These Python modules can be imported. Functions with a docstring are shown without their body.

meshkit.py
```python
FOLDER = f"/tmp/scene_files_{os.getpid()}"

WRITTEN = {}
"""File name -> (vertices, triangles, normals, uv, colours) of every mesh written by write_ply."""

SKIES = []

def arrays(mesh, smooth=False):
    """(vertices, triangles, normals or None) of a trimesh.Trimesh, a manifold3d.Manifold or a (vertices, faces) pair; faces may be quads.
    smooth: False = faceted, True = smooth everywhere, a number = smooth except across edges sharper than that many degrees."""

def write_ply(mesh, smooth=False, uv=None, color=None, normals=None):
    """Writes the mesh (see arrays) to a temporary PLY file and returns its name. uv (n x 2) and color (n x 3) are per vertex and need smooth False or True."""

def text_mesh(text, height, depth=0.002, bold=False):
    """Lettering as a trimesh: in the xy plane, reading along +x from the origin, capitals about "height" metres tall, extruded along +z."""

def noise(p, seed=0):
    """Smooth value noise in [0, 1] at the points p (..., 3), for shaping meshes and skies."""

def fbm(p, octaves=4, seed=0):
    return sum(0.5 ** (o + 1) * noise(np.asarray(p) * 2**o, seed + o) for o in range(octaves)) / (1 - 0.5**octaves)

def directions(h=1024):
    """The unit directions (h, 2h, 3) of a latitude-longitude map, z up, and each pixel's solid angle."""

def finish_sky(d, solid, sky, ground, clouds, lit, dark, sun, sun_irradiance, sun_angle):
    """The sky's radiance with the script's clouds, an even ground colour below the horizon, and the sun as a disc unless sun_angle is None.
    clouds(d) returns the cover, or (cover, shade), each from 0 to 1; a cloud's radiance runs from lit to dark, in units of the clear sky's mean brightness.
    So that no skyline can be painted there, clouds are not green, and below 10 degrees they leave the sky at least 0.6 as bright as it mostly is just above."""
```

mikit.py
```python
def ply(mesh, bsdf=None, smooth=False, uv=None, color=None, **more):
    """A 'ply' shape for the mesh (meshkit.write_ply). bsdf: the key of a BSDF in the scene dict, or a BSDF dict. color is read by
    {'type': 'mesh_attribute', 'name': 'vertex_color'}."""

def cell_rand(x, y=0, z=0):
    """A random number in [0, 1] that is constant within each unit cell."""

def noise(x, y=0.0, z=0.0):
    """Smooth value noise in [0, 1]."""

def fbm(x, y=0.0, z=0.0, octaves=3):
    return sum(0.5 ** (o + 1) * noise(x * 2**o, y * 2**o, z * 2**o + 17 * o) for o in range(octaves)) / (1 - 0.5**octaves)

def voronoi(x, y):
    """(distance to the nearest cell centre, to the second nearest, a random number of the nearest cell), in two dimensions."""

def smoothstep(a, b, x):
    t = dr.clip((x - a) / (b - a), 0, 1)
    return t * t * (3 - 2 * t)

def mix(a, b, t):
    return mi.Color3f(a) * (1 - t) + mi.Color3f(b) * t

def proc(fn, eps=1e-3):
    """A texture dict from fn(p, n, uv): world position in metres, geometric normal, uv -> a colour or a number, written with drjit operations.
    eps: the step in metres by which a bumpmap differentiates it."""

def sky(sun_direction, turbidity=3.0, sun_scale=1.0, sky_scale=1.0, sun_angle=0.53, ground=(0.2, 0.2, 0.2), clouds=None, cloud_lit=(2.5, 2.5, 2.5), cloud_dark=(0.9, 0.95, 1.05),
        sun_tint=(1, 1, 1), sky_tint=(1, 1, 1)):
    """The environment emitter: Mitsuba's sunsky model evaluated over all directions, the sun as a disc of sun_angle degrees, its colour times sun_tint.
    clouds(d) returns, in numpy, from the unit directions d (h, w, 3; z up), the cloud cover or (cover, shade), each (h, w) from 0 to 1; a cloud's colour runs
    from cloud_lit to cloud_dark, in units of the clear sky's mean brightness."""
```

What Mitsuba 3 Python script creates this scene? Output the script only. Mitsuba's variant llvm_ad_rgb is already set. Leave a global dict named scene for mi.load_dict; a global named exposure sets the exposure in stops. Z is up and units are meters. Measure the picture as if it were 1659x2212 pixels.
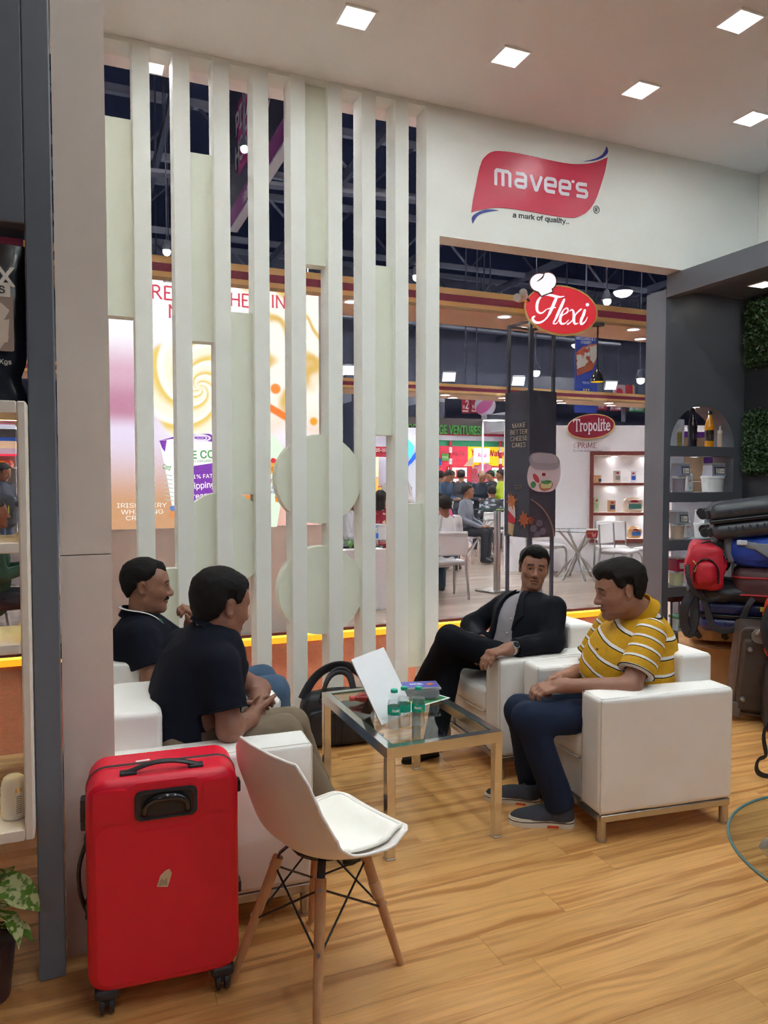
import math, random
import numpy as np, trimesh, shapely
import shapely.geometry as sg
import shapely.affinity as sa
import manifold3d as m3
import drjit as dr
import mitsuba as mi
import mikit, meshkit
from mikit import noise, fbm, cell_rand, voronoi, smoothstep, mix, proc
mi.set_log_level(mi.LogLevel.Error) if hasattr(mi, 'set_log_level') else None
T4 = mi.ScalarTransform4f
V = lambda *a: np.array(a, float)
rng = random.Random(7)

# ------------------------------------------------------------------ camera, light, exposure
CAM_H, PITCH, YAW, F_PX, CX, CY = 1.5, 0.0423, 0.3935, 1600.0, 829.5, 1106.0
EYE = V(0, 0, CAM_H)
FWD = V(math.sin(YAW) * math.cos(PITCH), math.cos(YAW) * math.cos(PITCH), -math.sin(PITCH))
RGT = V(math.cos(YAW), -math.sin(YAW), 0)
UPV = np.cross(RGT, FWD)
exposure = 0.22
LAMP = 60.0          # radiance of the booth's ceiling panels
HALL = 150.0           # radiance of the hall's own lamps
scene, labels = {}, {}
scene['camera'] = {'type': 'perspective', 'fov': 2 * math.degrees(math.atan(829.5 / F_PX)), 'fov_axis': 'x', 'near_clip': 0.05, 'far_clip': 200.0,
                   'to_world': T4().look_at(origin=EYE.tolist(), target=(EYE + FWD).tolist(), up=[0, 0, 1])}
scene['hall_glow'] = {'type': 'constant', 'radiance': {'type': 'rgb', 'value': [0.05, 0.055, 0.075]}}

def ray(x, y): return FWD + RGT * (x - CX) / F_PX - UPV * (y - CY) / F_PX
def pZ(x, y, z=0.0):
    d = ray(x, y); return EYE + d * (z - CAM_H) / d[2]
def pY(x, y, Y):
    d = ray(x, y); return EYE + d * Y / d[1]
def pX(x, y, X):
    d = ray(x, y); return EYE + d * X / d[0]
def pD(x, y, t): return EYE + ray(x, y) * t

# ------------------------------------------------------------------ naming
_count = {}
def key(base):
    n = _count.get(base, -1) + 1
    _count[base] = n
    return base if n == 0 else f'{base}_{n:03d}'
def tag(k, label=None, cat=None, group=None, kind=None):
    d = labels.setdefault(k, {})
    for a, b in (('label', label), ('category', cat), ('group', group), ('kind', kind)):
        if b: d[a] = b
    return k
def thing(name, label, cat, group=None): return tag(key(name), label, cat, group)
def put(name, mesh, mat, parent=None, smooth=False, label=None, cat=None, group=None, kind=None, **more):
    k = key(f'{parent}__{name}' if parent else name)
    scene[k] = mesh if isinstance(mesh, dict) else mikit.ply(mesh, mat, smooth=smooth, **more)
    if label or cat or group or kind: tag(k, label, cat, group, kind)
    return k
def moved(shape, M):
    d = dict(shape); d['to_world'] = T4(np.asarray(M, float).tolist()); return d

# ------------------------------------------------------------------ materials
def lin(h):
    if isinstance(h, str):
        h = h.lstrip('#'); c = [int(h[i:i + 2], 16) / 255 for i in (0, 2, 4)]
        return [x / 12.92 if x <= 0.04045 else ((x + 0.055) / 1.055) ** 2.4 for x in c]
    return list(h)
def rgb(c): return {'type': 'rgb', 'value': lin(c)}
def mat(name, col, rough=0.5, spec=0.5, metal=0.0, bump=None, bscale=1.0, **kw):
    k = 'mat_' + name
    if k in scene: return k
    base = col if isinstance(col, dict) else proc(col) if callable(col) else rgb(col)
    b = {'type': 'principled', 'base_color': base, 'roughness': rough, 'specular': spec, **({'metallic': metal} if metal else {}), **kw}
    if bump is not None: b = {'type': 'bumpmap', 'arbitrary': proc(bump, eps=1e-3), 'scale': bscale, 'bsdf': b}
    scene[k] = {'type': 'twosided', 'bsdf': b}
    return k
def flat(c, rough=0.6, spec=0.3):
    n = 'c_' + c.lstrip('#') + f'_{int(rough * 100)}_{int(spec*100)}'
    return mat(n, c, rough, spec)
VC = {'type': 'mesh_attribute', 'name': 'vertex_color'}
def glow(col, k=1.0, weight=0.1):
    return {'emitter': {'type': 'area', 'radiance': {'type': 'rgb', 'value': [x * k for x in lin(col)]}, 'sampling_weight': weight}}
def paint(col, var=0.03, sc=3.0):
    c = lin(col)
    return lambda p, n, uv: mi.Color3f(c) * (1 - var + 2 * var * fbm(p.x * sc, p.y * sc, p.z * sc))

# ------------------------------------------------------------------ mesh helpers
cat = lambda ms: trimesh.util.concatenate([m for m in ms if m is not None])
def mesh(v, f): return trimesh.Trimesh(np.asarray(v, float), np.asarray(f, int), process=False)
def hull(pts): return trimesh.convex.convex_hull(np.asarray(pts, float))
def box(x0, x1, y0, y1, z0, z1, b=0.0):
    if b <= 0:
        m = trimesh.creation.box((x1 - x0, y1 - y0, z1 - z0)); m.apply_translation(((x0 + x1) / 2, (y0 + y1) / 2, (z0 + z1) / 2)); return m
    P = []
    for x in (x0, x1):
        for y in (y0, y1):
            for z in (z0, z1):
                sx, sy, sz = (1 if x == x0 else -1), (1 if y == y0 else -1), (1 if z == z0 else -1)
                P += [(x, y + sy * b, z + sz * b), (x + sx * b, y, z + sz * b), (x + sx * b, y + sy * b, z)]
    return hull(P)
def rbox(x0, x1, y0, y1, z0, z1, r, sub=2):
    s = trimesh.creation.icosphere(sub, 1.0).vertices * r
    return hull(np.vstack([s + V(x, y, z) for x in (x0 + r, x1 - r) for y in (y0 + r, y1 - r) for z in (z0 + r, z1 - r)]))
def refine(m, L):
    a = m3.Manifold(m3.Mesh(np.asarray(m.vertices, np.float32), np.asarray(m.faces, np.uint32)))
    if a.is_empty(): return m.subdivide_to_size(L, max_iter=8)
    r = a.refine_to_length(L).to_mesh(); return mesh(r.vert_properties[:, :3], r.tri_verts)
def puff(x0, x1, y0, y1, z0, z1, r, bulge=0.01, n=12):
    """A cushion: a rounded box whose faces swell."""
    m = rbox(x0, x1, y0, y1, z0, z1, r, 2)
    c, h = V((x0 + x1) / 2, (y0 + y1) / 2, (z0 + z1) / 2), V((x1 - x0) / 2, (y1 - y0) / 2, (z1 - z0) / 2)
    m = refine(m, max(max(h) / 6, .012))
    q = (m.vertices - c) / h
    d = np.zeros_like(q)
    for a in range(3):
        o = [i for i in range(3) if i != a]
        d[:, a] = np.sign(q[:, a]) * (np.abs(q[:, a]) > 0.9) * np.cos(np.clip(q[:, o[0]], -1, 1) * math.pi / 2) * np.cos(np.clip(q[:, o[1]], -1, 1) * math.pi / 2)
    m.vertices = m.vertices + d * bulge
    return m
def frame_of(d):
    d = np.asarray(d, float); d = d / np.linalg.norm(d)
    a = np.cross(d, V(0, 0, 1) if abs(d[2]) < 0.9 else V(1, 0, 0)); a /= np.linalg.norm(a)
    return a, np.cross(d, a), d
def cone(p0, p1, r0, r1=None, n=16, cap=True):
    r1 = r0 if r1 is None else r1
    p0, p1 = np.asarray(p0, float), np.asarray(p1, float)
    a, b, d = frame_of(p1 - p0)
    t = np.arange(n) * 2 * math.pi / n
    ring = np.cos(t)[:, None] * a + np.sin(t)[:, None] * b
    v = np.vstack([p0 + ring * r0, p1 + ring * r1, [p0, p1]])
    i = np.arange(n); j = (i + 1) % n
    f = np.vstack([np.c_[i, j, j + n], np.c_[i, j + n, i + n]] + ([np.c_[j, i, i * 0 + 2 * n], np.c_[i + n, j + n, i * 0 + 2 * n + 1]] if cap else []))
    m = mesh(v, f[:, ::1]); m.fix_normals() if cap else None
    return m
def tube(pts, r, n=10, closed=False, flat_=None):
    """A tube along a polyline; r a number or one per point; flat_ = (half width, half thickness, up) makes a strap."""
    P = np.asarray(pts, float); k = len(P)
    tg = (np.roll(P, -1, 0) - np.roll(P, 1, 0)) if closed else np.gradient(P, axis=0)
    tg /= np.linalg.norm(tg, axis=1, keepdims=True) + 1e-12
    if flat_ is None:
        a = frame_of(tg[0])[0]; A = []
        for t in tg:
            a = a - t * (a @ t); a /= np.linalg.norm(a) + 1e-12; A.append(a)
        A = np.array(A); B = np.cross(tg, A); ra = rb = np.broadcast_to(r, (k,))
    else:
        up = np.asarray(flat_[2], float); A = np.cross(tg, up); A /= np.linalg.norm(A, axis=1, keepdims=True) + 1e-9; B = np.cross(A, tg); ra, rb = np.full(k, flat_[0]), np.full(k, flat_[1])
    t = np.arange(n) * 2 * math.pi / n
    v = (P[:, None] + np.cos(t)[None, :, None] * A[:, None] * ra[:, None, None] + np.sin(t)[None, :, None] * B[:, None] * rb[:, None, None]).reshape(-1, 3)
    I = np.arange(k if closed else k - 1)[:, None]; J = np.arange(n)[None]
    q0, q1, q2, q3 = I * n + J, I * n + (J + 1) % n, ((I + 1) % k) * n + (J + 1) % n, ((I + 1) % k) * n + J
    f = np.vstack([np.stack([q0, q1, q2], -1).reshape(-1, 3), np.stack([q0, q2, q3], -1).reshape(-1, 3)])
    if not closed:
        v = np.vstack([v, P[:1], P[-1:]]); j = np.arange(n)
        f = np.vstack([f, np.c_[(j + 1) % n, j, j * 0 + k * n], np.c_[(k - 1) * n + j, (k - 1) * n + (j + 1) % n, j * 0 + k * n + 1]])
    m = mesh(v, f); m.fix_normals(); return m
def spline(pts, n=24, closed=False):
    from scipy.interpolate import CubicSpline
    P = np.asarray(pts, float)
    if closed: P = np.vstack([P, P[:1]])
    t = np.r_[0, np.cumsum(np.linalg.norm(np.diff(P, axis=0), axis=1) + 1e-9)]
    cs = CubicSpline(t, P, bc_type='periodic' if closed else 'natural')
    return cs(np.linspace(0, t[-1], n, endpoint=not closed))
def lathe(profile, n=28, c=(0, 0, 0)):
    P = np.asarray(profile, float)
    m = trimesh.creation.revolve(P, sections=n); m.apply_translation(c); return m
def prism(poly, d0, d1):
    """Extrudes a 2-D shapely polygon (or points) from z = d0 to d1."""
    g = poly if hasattr(poly, 'geom_type') else sg.Polygon(poly)
    gs = getattr(g, 'geoms', [g])
    m = cat([trimesh.creation.extrude_polygon(x if x.is_valid else x.buffer(0), d1 - d0, engine='earcut') for x in gs if x.area > 1e-9])
    m.apply_translation((0, 0, d0)); return m
def basis(o, ex, ey=None, ez=None):
    M = np.eye(4); ex = np.asarray(ex, float)
    ey = np.cross(ez, ex) if ey is None else np.asarray(ey, float)
    ez = np.cross(ex, ey) if ez is None else np.asarray(ez, float)
    M[:3, 0], M[:3, 1], M[:3, 2], M[:3, 3] = ex, ey, ez, o; return M
def rotz(a, loc=(0, 0, 0)):
    c, s = math.cos(math.radians(a)), math.sin(math.radians(a))
    M = np.eye(4); M[:2, :2] = [[c, -s], [s, c]]; M[:3, 3] = loc; return M
def xf(m, M):
    m = m.copy(); m.apply_transform(M); return m
UPR = lambda o: basis(o, (1, 0, 0), (0, 0, 1))            # x right, y up, facing the camera side (-Y)
def ellipse(a, b, n=64, c=(0, 0)): t = np.linspace(0, 2 * math.pi, n, endpoint=False); return np.c_[c[0] + a * np.cos(t), c[1] + b * np.sin(t)]
_txt = {}
def text(s, h, d=0.002, bold=False, center=True, stretch=1.0, width=None):
    k = (s, bold)
    if k not in _txt: _txt[k] = meshkit.text_mesh(s, 1.0, 1.0, bold)
    m = _txt[k].copy(); lo, hi = m.bounds
    sx = h * stretch if width is None else width / (hi[0] - lo[0])
    m.apply_scale((sx, h, d))
    if center: m.apply_translation((-(lo[0] + hi[0]) / 2 * sx, 0, 0))
    return m
def stroke(paths, w, cap='round'):
    """Union of thick strokes: the lettering drawn by hand. w a number or one per path."""
    ws = w if isinstance(w, (list, tuple)) else [w] * len(paths)
    c = {'round': 1, 'flat': 2, 'square': 3}[cap]
    return shapely.union_all([sg.LineString(p).buffer(x / 2, cap_style=c, join_style=1 if cap == 'round' else 2) for p, x in zip(paths, ws)])
def brush(pts, ws, n=60):
    """A pen stroke of changing width along a smooth curve."""
    P = spline(pts, n); W = np.interp(np.linspace(0, 1, n), np.linspace(0, 1, len(ws)), ws)
    return shapely.union_all([sg.MultiPoint([a, b]).convex_hull.buffer(1e-6).union(sg.Point(a).buffer(u / 2, 8)).union(sg.Point(b).buffer(v / 2, 8)).convex_hull for a, b, u, v in zip(P[:-1], P[1:], W[:-1], W[1:])])
# ------------------------------------------------------------------ structure: materials
WALL = mat('wall_paint', paint('#e6e8e2', 0.02), 0.55, 0.3)
PANEL = mat('panel_paint', paint('#dfe2d2', 0.02), 0.55, 0.3)
CEIL = mat('ceiling_paint', paint('#f2f1f2', 0.01, 2.0), 0.7, 0.2)
WARM = mat('warm_wall_paint', paint('#d6c8bd', 0.025), 0.6, 0.25)
GREY = mat('grey_paint', paint('#53585f', 0.04), 0.42, 0.45)
DARK = mat('dark_paint', paint('#23272d', 0.05), 0.5, 0.4)
BLACK = mat('black_satin', '#141518', 0.4, 0.4)
CHROME = mat('chrome', '#d9d6d2', 0.12, 0.5, 0.95)
STEEL = mat('brushed_steel', '#b9b5b0', 0.28, 0.5, 0.95)
def wood_fn(p, n, uv):
    row = dr.floor((p.y + 40.0) / 0.16)
    m2 = row - 2 * dr.floor(row / 2); m3 = (row + 2) - 3 * dr.floor((row + 2) / 3)
    col = dr.floor((p.x + 0.6 * m2 + 0.25 * m3) / 1.2 + 50)
    r = cell_rand(row, col, 5); off = cell_rand(row, col, 9) * 17.0
    g = fbm(p.x * 1.6 + off * 3, p.y * 34 + off + fbm(p.x * 2.2, p.y * 7 + off) * 2.2, off, 4)
    fine = noise(p.x * 9 + off, p.y * 260 + off)
    a = mix(lin('#d09a5e'), lin('#ab733f'), smoothstep(0.36, 0.72, g))
    a = a * (0.93 + 0.12 * fine) * (0.92 + 0.14 * r)
    strip = smoothstep(0.0, 0.03, dr.abs(p.y * 12.5 - dr.round(p.y * 12.5)))
    return a * (0.93 + 0.07 * strip)
WOOD = mat('laminate', wood_fn, 0.30, 0.42)
def gwood_fn(p, n, uv):
    row = dr.floor((p.y + 40.0) / 0.18); r = cell_rand(row, dr.floor((p.x + row * 0.37) / 1.3), 4)
    g = fbm(p.x * 1.2 + row, p.y * 26, 3.0, 3)
    return mix(lin('#7f6f62'), lin('#584c43'), g) * (0.85 + 0.3 * r)
GWOOD = mat('grey_laminate', gwood_fn, 0.25, 0.5)
CARPET = mat('aisle_carpet', lambda p, n, uv: mix(lin('#a8583a'), lin('#87452f'), fbm(p.x * 60, p.y * 60, 1.0, 3)) * (0.8 + 0.4 * fbm(p.x * 2, p.y * 2, 0.0)), 0.95, 0.05)

# ------------------------------------------------------------------ floors
put('floor', box(-2.0, 5.1, -2.6, 4.48, -0.10, -0.006), flat('#9a6a3a'), kind='structure', label='golden oak laminate floor of the meeting booth')
_pl = mikit.ply(box(0.0003, 1.1997, 0.0002, 0.1598, -0.008, 0.0, 0.0004), WOOD)
for r in range(-13, 28):
    y0 = r * 0.16
    rr = r + 250
    h = (rr * 374761393 + 3 * 0) & 0xFFFFFFFF
    for c in range(-2, 5):
        x0 = c * 1.2 - 0.6 * (r % 2) - 0.25 * (r % 3)
        if x0 > 5.0 or x0 + 1.2 < -1.4: continue
        if y0 < 0.9 and (x0 > 3.2 or x0 < -1.2): continue
        if y0 < -1.0: continue
        put('plank', moved(_pl, rotz(0, (x0, y0, 0))), None, 'floor')
put('aisle_carpet', box(-9, 14, 4.48, 6.75, -0.14, -0.03), CARPET, kind='structure')
put('floor_opposite_booth', box(-1.5, 16.5, 6.76, 15.5, -0.12, 0.0), GWOOD, kind='structure')
put('floor_hall', box(-45, 55, -20, 75, -0.35, -0.15), mat('hall_floor', paint('#6d707c', .05), .6, .3), kind='structure')

# ------------------------------------------------------------------ booth shell
YF, YB = 4.28, 4.43
put('ceiling', box(-2.0, 4.95, -1.2, 4.61, 3.87, 3.97), CEIL, kind='structure', label='white booth ceiling with recessed square lamps')
# back wall: the white fascia with the opening, the column, then slats and panels to its left
fas = box(2.16, 4.92, YF, YB, 3.055, 3.869)
put('wall_back', cat([fas, box(2.065, 2.16, YF, YB, 0, 3.869)]), WALL, kind='structure', label='white booth wall with a large opening and a slatted screen')
put('wall_right', box(4.92, 5.0, -2.6, YF - 0.001, 3.06, 3.869), WALL, kind='structure')
SL = [0.311, 0.523, 0.742, 0.966, 1.186, 1.415, 1.631, 1.853]
put('slat', box(0.100, 0.165, YF, YB, 0, 3.869, 0.002), WALL, 'wall_back')
for x in SL: put('slat', box(x, x + 0.091, YF, YB, 0, 3.869, 0.002), WALL, 'wall_back')
put('top_rail', box(0.166, 2.064, YF + .004, YB + .01, 3.845, 3.8698), WALL, 'wall_back')
gaps = list(zip([0.165] + [x + 0.091 for x in SL], SL + [2.065]))
for g, z0, z1 in ((0, 2.397, 3.459), (2, 2.291, 3.34), (3, 1.419, 2.473), (5, 2.795, 3.844), (7, 1.786, 2.837), (8, 0.292, 1.352), (1, 0.0, 1.0)):
    a, b = gaps[g]
    put('recessed_panel', box(a, b, 4.325, 4.415, z0, z1), PANEL, 'wall_back')
for cx_, cz_, xa, xb in ((1.371, 1.509, 1.05, 1.70), (1.383, 0.827, 1.05, 1.70), (0.792, 1.161, 0.50, 1.10)):
    disc = sg.Point(cx_, cz_).buffer(0.272, 48)
    for k, (a, b) in enumerate(gaps):
        q = disc.intersection(sg.box(a, -1, b, 5))
        if q.is_empty or q.area < 1e-4: continue
        put('round_panel', xf(prism(q, -4.415, -4.325), basis((0, 0, 0), (1, 0, 0), (0, 0, 1), (0, -1, 0))), PANEL, 'wall_back')
# warm-white side wall and the grey post and header at the left
put('wall_left', cat([box(-0.05, 0.0995, 2.48, 4.43, 0, 1.268), box(-0.05, 0.0995, 2.4805, 4.43, 1.2705, 3.869)]), WARM, kind='structure', label='warm white end wall beside the slatted screen')
put('trim_1', cat([box(-0.125, -0.053, 2.385, 2.479, 0, 3.869, 0.003), box(-1.4, -0.1255, 2.385, 2.479, 2.235, 3.869, 0.003)]), GREY, kind='structure', label='dark grey post and header framing the left display shelf')
# grey portal at the right: beam, roof, shelf wall with an arch, dark side wall
XP = 4.15
put('trim_2', cat([box(XP, XP + 0.08, -2.6, 4.4195, 2.885, 3.05, 0.002), box(XP + 0.0805, 4.97, -2.6, 4.4195, 2.95, 3.05)]), GREY, kind='structure', label='grey portal beam over the luggage corner')
hole = []
SX0, SX1 = 4.213, 4.868
def shz(y): return pY(1452, y, 4.42)[2]
arch_z0, arch_z1 = shz(963), 2.085
w = (SX1 - SX0) / 2
t = np.linspace(0, math.pi, 40)
hole.append(sg.Polygon(np.c_[(SX0 + SX1) / 2 + w * np.cos(t), arch_z0 + (arch_z1 - arch_z0) * np.sin(t)]))
ROWS = [(shz(1064), shz(984)), (shz(1167), shz(1085)), (shz(1269), shz(1190)), (shz(1369), shz(1290))]
for z0, z1 in ROWS: hole.append(sg.box(SX0, z0, SX1, z1))
sw = sg.box(XP, 0, 4.97, 2.949)
for q in hole: sw = sw.difference(q)
put('wall_shelf', xf(prism(sw, -4.63, -4.42), basis((0, 0, 0), (1, 0, 0), (0, 0, 1), (0, -1, 0))), GREY, kind='structure', label='grey partition with an arched niche and open display shelves')
put('wall_right', box(4.971, 5.05, -2.6, 4.63, 0, 3.05), DARK, kind='structure')

# ------------------------------------------------------------------ ceiling lamps of the booth
LX = [0.44 + 0.92 * i for i in range(5)]
LY = [0.0, 0.73, 1.46, 2.19, 2.92, 3.65, 4.52]
DIFF = flat('#f4f4f4', 0.6)
def ceiling_lamp(x, y):
    vis = (y > 3.6 and x > 1) or (y > 2.9 and x > 3)
    lab = {(1.36, 3.65): 'lit square ceiling lamp nearest the slatted screen', (2.28, 3.65): 'lit square ceiling lamp above the wall logo, second from the screen', (3.20, 3.65): 'lit square ceiling lamp right of the wall logo, third in the row along the wall',
           (4.12, 3.65): 'lit square ceiling lamp nearest the right end of the white fascia', (3.20, 2.92): 'large lit square ceiling lamp at the top right of the photo', (0.44, 4.52): 'lit square lamp seen in the second gap of the slatted screen'}.get((round(x, 2), y), 'lit square recessed ceiling lamp of the booth grid')
    k = thing('ceiling_lamp', lab, 'ceiling lamp', 'square ceiling lamps')
    s = 0.077 if y < 4 else 0.06
    fr = prism(sg.box(-s - .011, -s - .011, s + .011, s + .011).difference(sg.box(-s, -s, s, s)), 3.862, 3.8699)
    put('frame', xf(fr, rotz(0, (x, y, 0))), DIFF, k)
    q = mesh([(x - s, y - s, 3.8655), (x + s, y - s, 3.8655), (x + s, y + s, 3.8655), (x - s, y + s, 3.8655)], [(0, 2, 1), (0, 3, 2)])
    put('diffuser', q, DIFF, k, **glow((0.88, 1.0, 1.02), LAMP, 1.0))
for x in LX:
    for y in LY:
        ceiling_lamp(x, y)
# ------------------------------------------------------------------ furniture: armchairs
LEATHER = mat('white_leather', paint('#e9e5e0', 0.03, 5.0), 0.38, 0.45, bump=lambda p, n, uv: 0.0006 * fbm(p.x * 90, p.y * 90, p.z * 90, 2) + 0.006 * fbm(p.x * 7, p.y * 7, p.z * 5, 3), bscale=1.0)
SEAM = flat('#c9c3bb', 0.6)
def wrinkle(m, amp=0.004, f=9.0, seed=1):
    m = refine(m, .035)
    n = m.vertex_normals
    m.vertices = m.vertices + n * (amp * (2 * meshkit.fbm(m.vertices * f, 3, seed) - 1))[:, None]
    return m
AW, AD = 0.70, 0.66
def armchair(loc, deg, label):
    k = thing('armchair', label, 'armchair', 'white leather armchairs')
    M = rotz(deg, loc); seed = int(loc[0] * 100 + loc[1] * 37) % 97
    hw, hd = AW / 2, AD / 2
    for s in (-1, 1):
        y0, y1 = sorted((s * hw, s * (hw - 0.155)))
        a = wrinkle(rbox(-hd, hd, y0, y1, 0.115, 0.605, 0.022), 0.0035, 7, seed + s)
        arm = put('arm', xf(a, M), LEATHER, k, smooth=40)
        loop = [(hd - .012, y0 + .012, .601), (hd - .012, y1 - .012, .601), (-hd + .012, y1 - .012, .601), (-hd + .012, y0 + .012, .601)]
        sm = [tube([loop[i], loop[(i + 1) % 4]], 0.0022, 6) for i in range(4)] + [tube([(hd - .006, y, .12), (hd - .006, y, .597)], 0.0022, 6) for y in (y0 + .006, y1 - .006)]
        put('seam', xf(cat(sm), M), SEAM, arm)
    yi = hw - 0.157
    put('seat_base', xf(wrinkle(rbox(-hd + .1, hd - .012, -yi, yi, .115, .30, .015), .003, 8, seed), M), LEATHER, k, smooth=40)
    c = put('seat_cushion', xf(wrinkle(puff(-hd + .16, hd + .002, -yi, yi, .295, .425, .03, .02), .003, 9, seed + 5), M), LEATHER, k, smooth=60)
    put('piping', xf(tube(spline([(hd - .004, -yi + .02, .303), (hd + .004, 0, .300), (hd - .004, yi - .02, .303)], 14), .005, 8), M), LEATHER, c, smooth=True)
    b = put('backrest', xf(wrinkle(rbox(-hd, -hd + .17, -yi - .02, yi + .02, .115, .725, .022), .004, 9, seed + 9), M), LEATHER, k, smooth=40)
    e = yi + .012
    put('seam', xf(cat([tube([(-hd + .16, -e, .717), (-hd + .16, e, .717)], .0022, 6), tube([(-hd + .16, -e, .6), (-hd + .16, -e, .717)], .0022, 6), tube([(-hd + .16, e, .6), (-hd + .16, e, .717)], .0022, 6)]), M), SEAM, b)
    fr = [box(-hd + .01, hd - .01, s * (hw - .02) - .016, s * (hw - .02) + .016, .085, .115, .003) for s in (-1, 1)] + [box(s * (hd - .02) - .016, s * (hd - .02) + .016, -hw + .02, hw - .02, .086, .114, .003) for s in (-1, 1)]
    put('frame', xf(cat(fr), M), STEEL, k)
    for sx in (-1, 1):
        for sy in (-1, 1):
            p = V(sx * (hd - .026), sy * (hw - .026), 0)
            put('leg', xf(cat([cone(p + V(0, 0, .008), p + V(0, 0, .1), .019, n=20), cone(p, p + V(0, 0, .008), .022, n=20)]), M), STEEL, k, smooth=30)
armchair((2.335, 2.735, 0), 173.5, 'white leather armchair the man in the yellow striped polo sits in')
armchair((2.275, 3.475, 0), 177, 'white leather armchair the man in the dark suit sits in')
armchair((0.425, 2.765, 0), -3, 'white leather armchair of the man seen from behind, red suitcase in front of its arm')
armchair((0.415, 3.505, 0), -2, 'white leather armchair of the man with the moustache and lanyard')

# ------------------------------------------------------------------ glass coffee table
GLASS = 'mat_table_glass'
scene[GLASS] = {'type': 'thindielectric', 'int_ior': 1.5, 'specular_transmittance': rgb((0.80, 0.87, 0.85))}
EDGE = mat('glass_edge', '#2c4a46', 0.1, 0.6)
k = thing('coffee_table', 'rectangular chrome coffee table with clear glass top between the armchairs', 'coffee table')
tx0, tx1, ty0, ty1, tz = 1.107, 1.632, 2.635, 3.47, 0.452
fr = sg.box(tx0, ty0, tx1, ty1).difference(sg.box(tx0 + .034, ty0 + .034, tx1 - .034, ty1 - .034))
put('frame', prism(fr, tz - .045, tz), CHROME, k)
for x in (tx0, tx1 - .036):
    for y in (ty0, ty1 - .036):
        l = put('leg', box(x, x + .036, y, y + .036, .008, tz - .0455, .002), CHROME, k)
        put('foot_cap', box(x - .002, x + .038, y - .002, y + .038, 0, .008, .002), flat('#b9b3a6'), l)
gt = put('glass_top', prism(sg.box(tx0 + .03, ty0 + .03, tx1 - .03, ty1 - .03), tz - .006, tz - .0059), GLASS, k)
put('glass_edge', prism(sg.box(tx0 + .0345, ty0 + .0345, tx1 - .0345, ty1 - .0345).difference(sg.box(tx0 + .038, ty0 + .038, tx1 - .038, ty1 - .038)), tz - .0055, tz - .0005), EDGE, gt)
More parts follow.
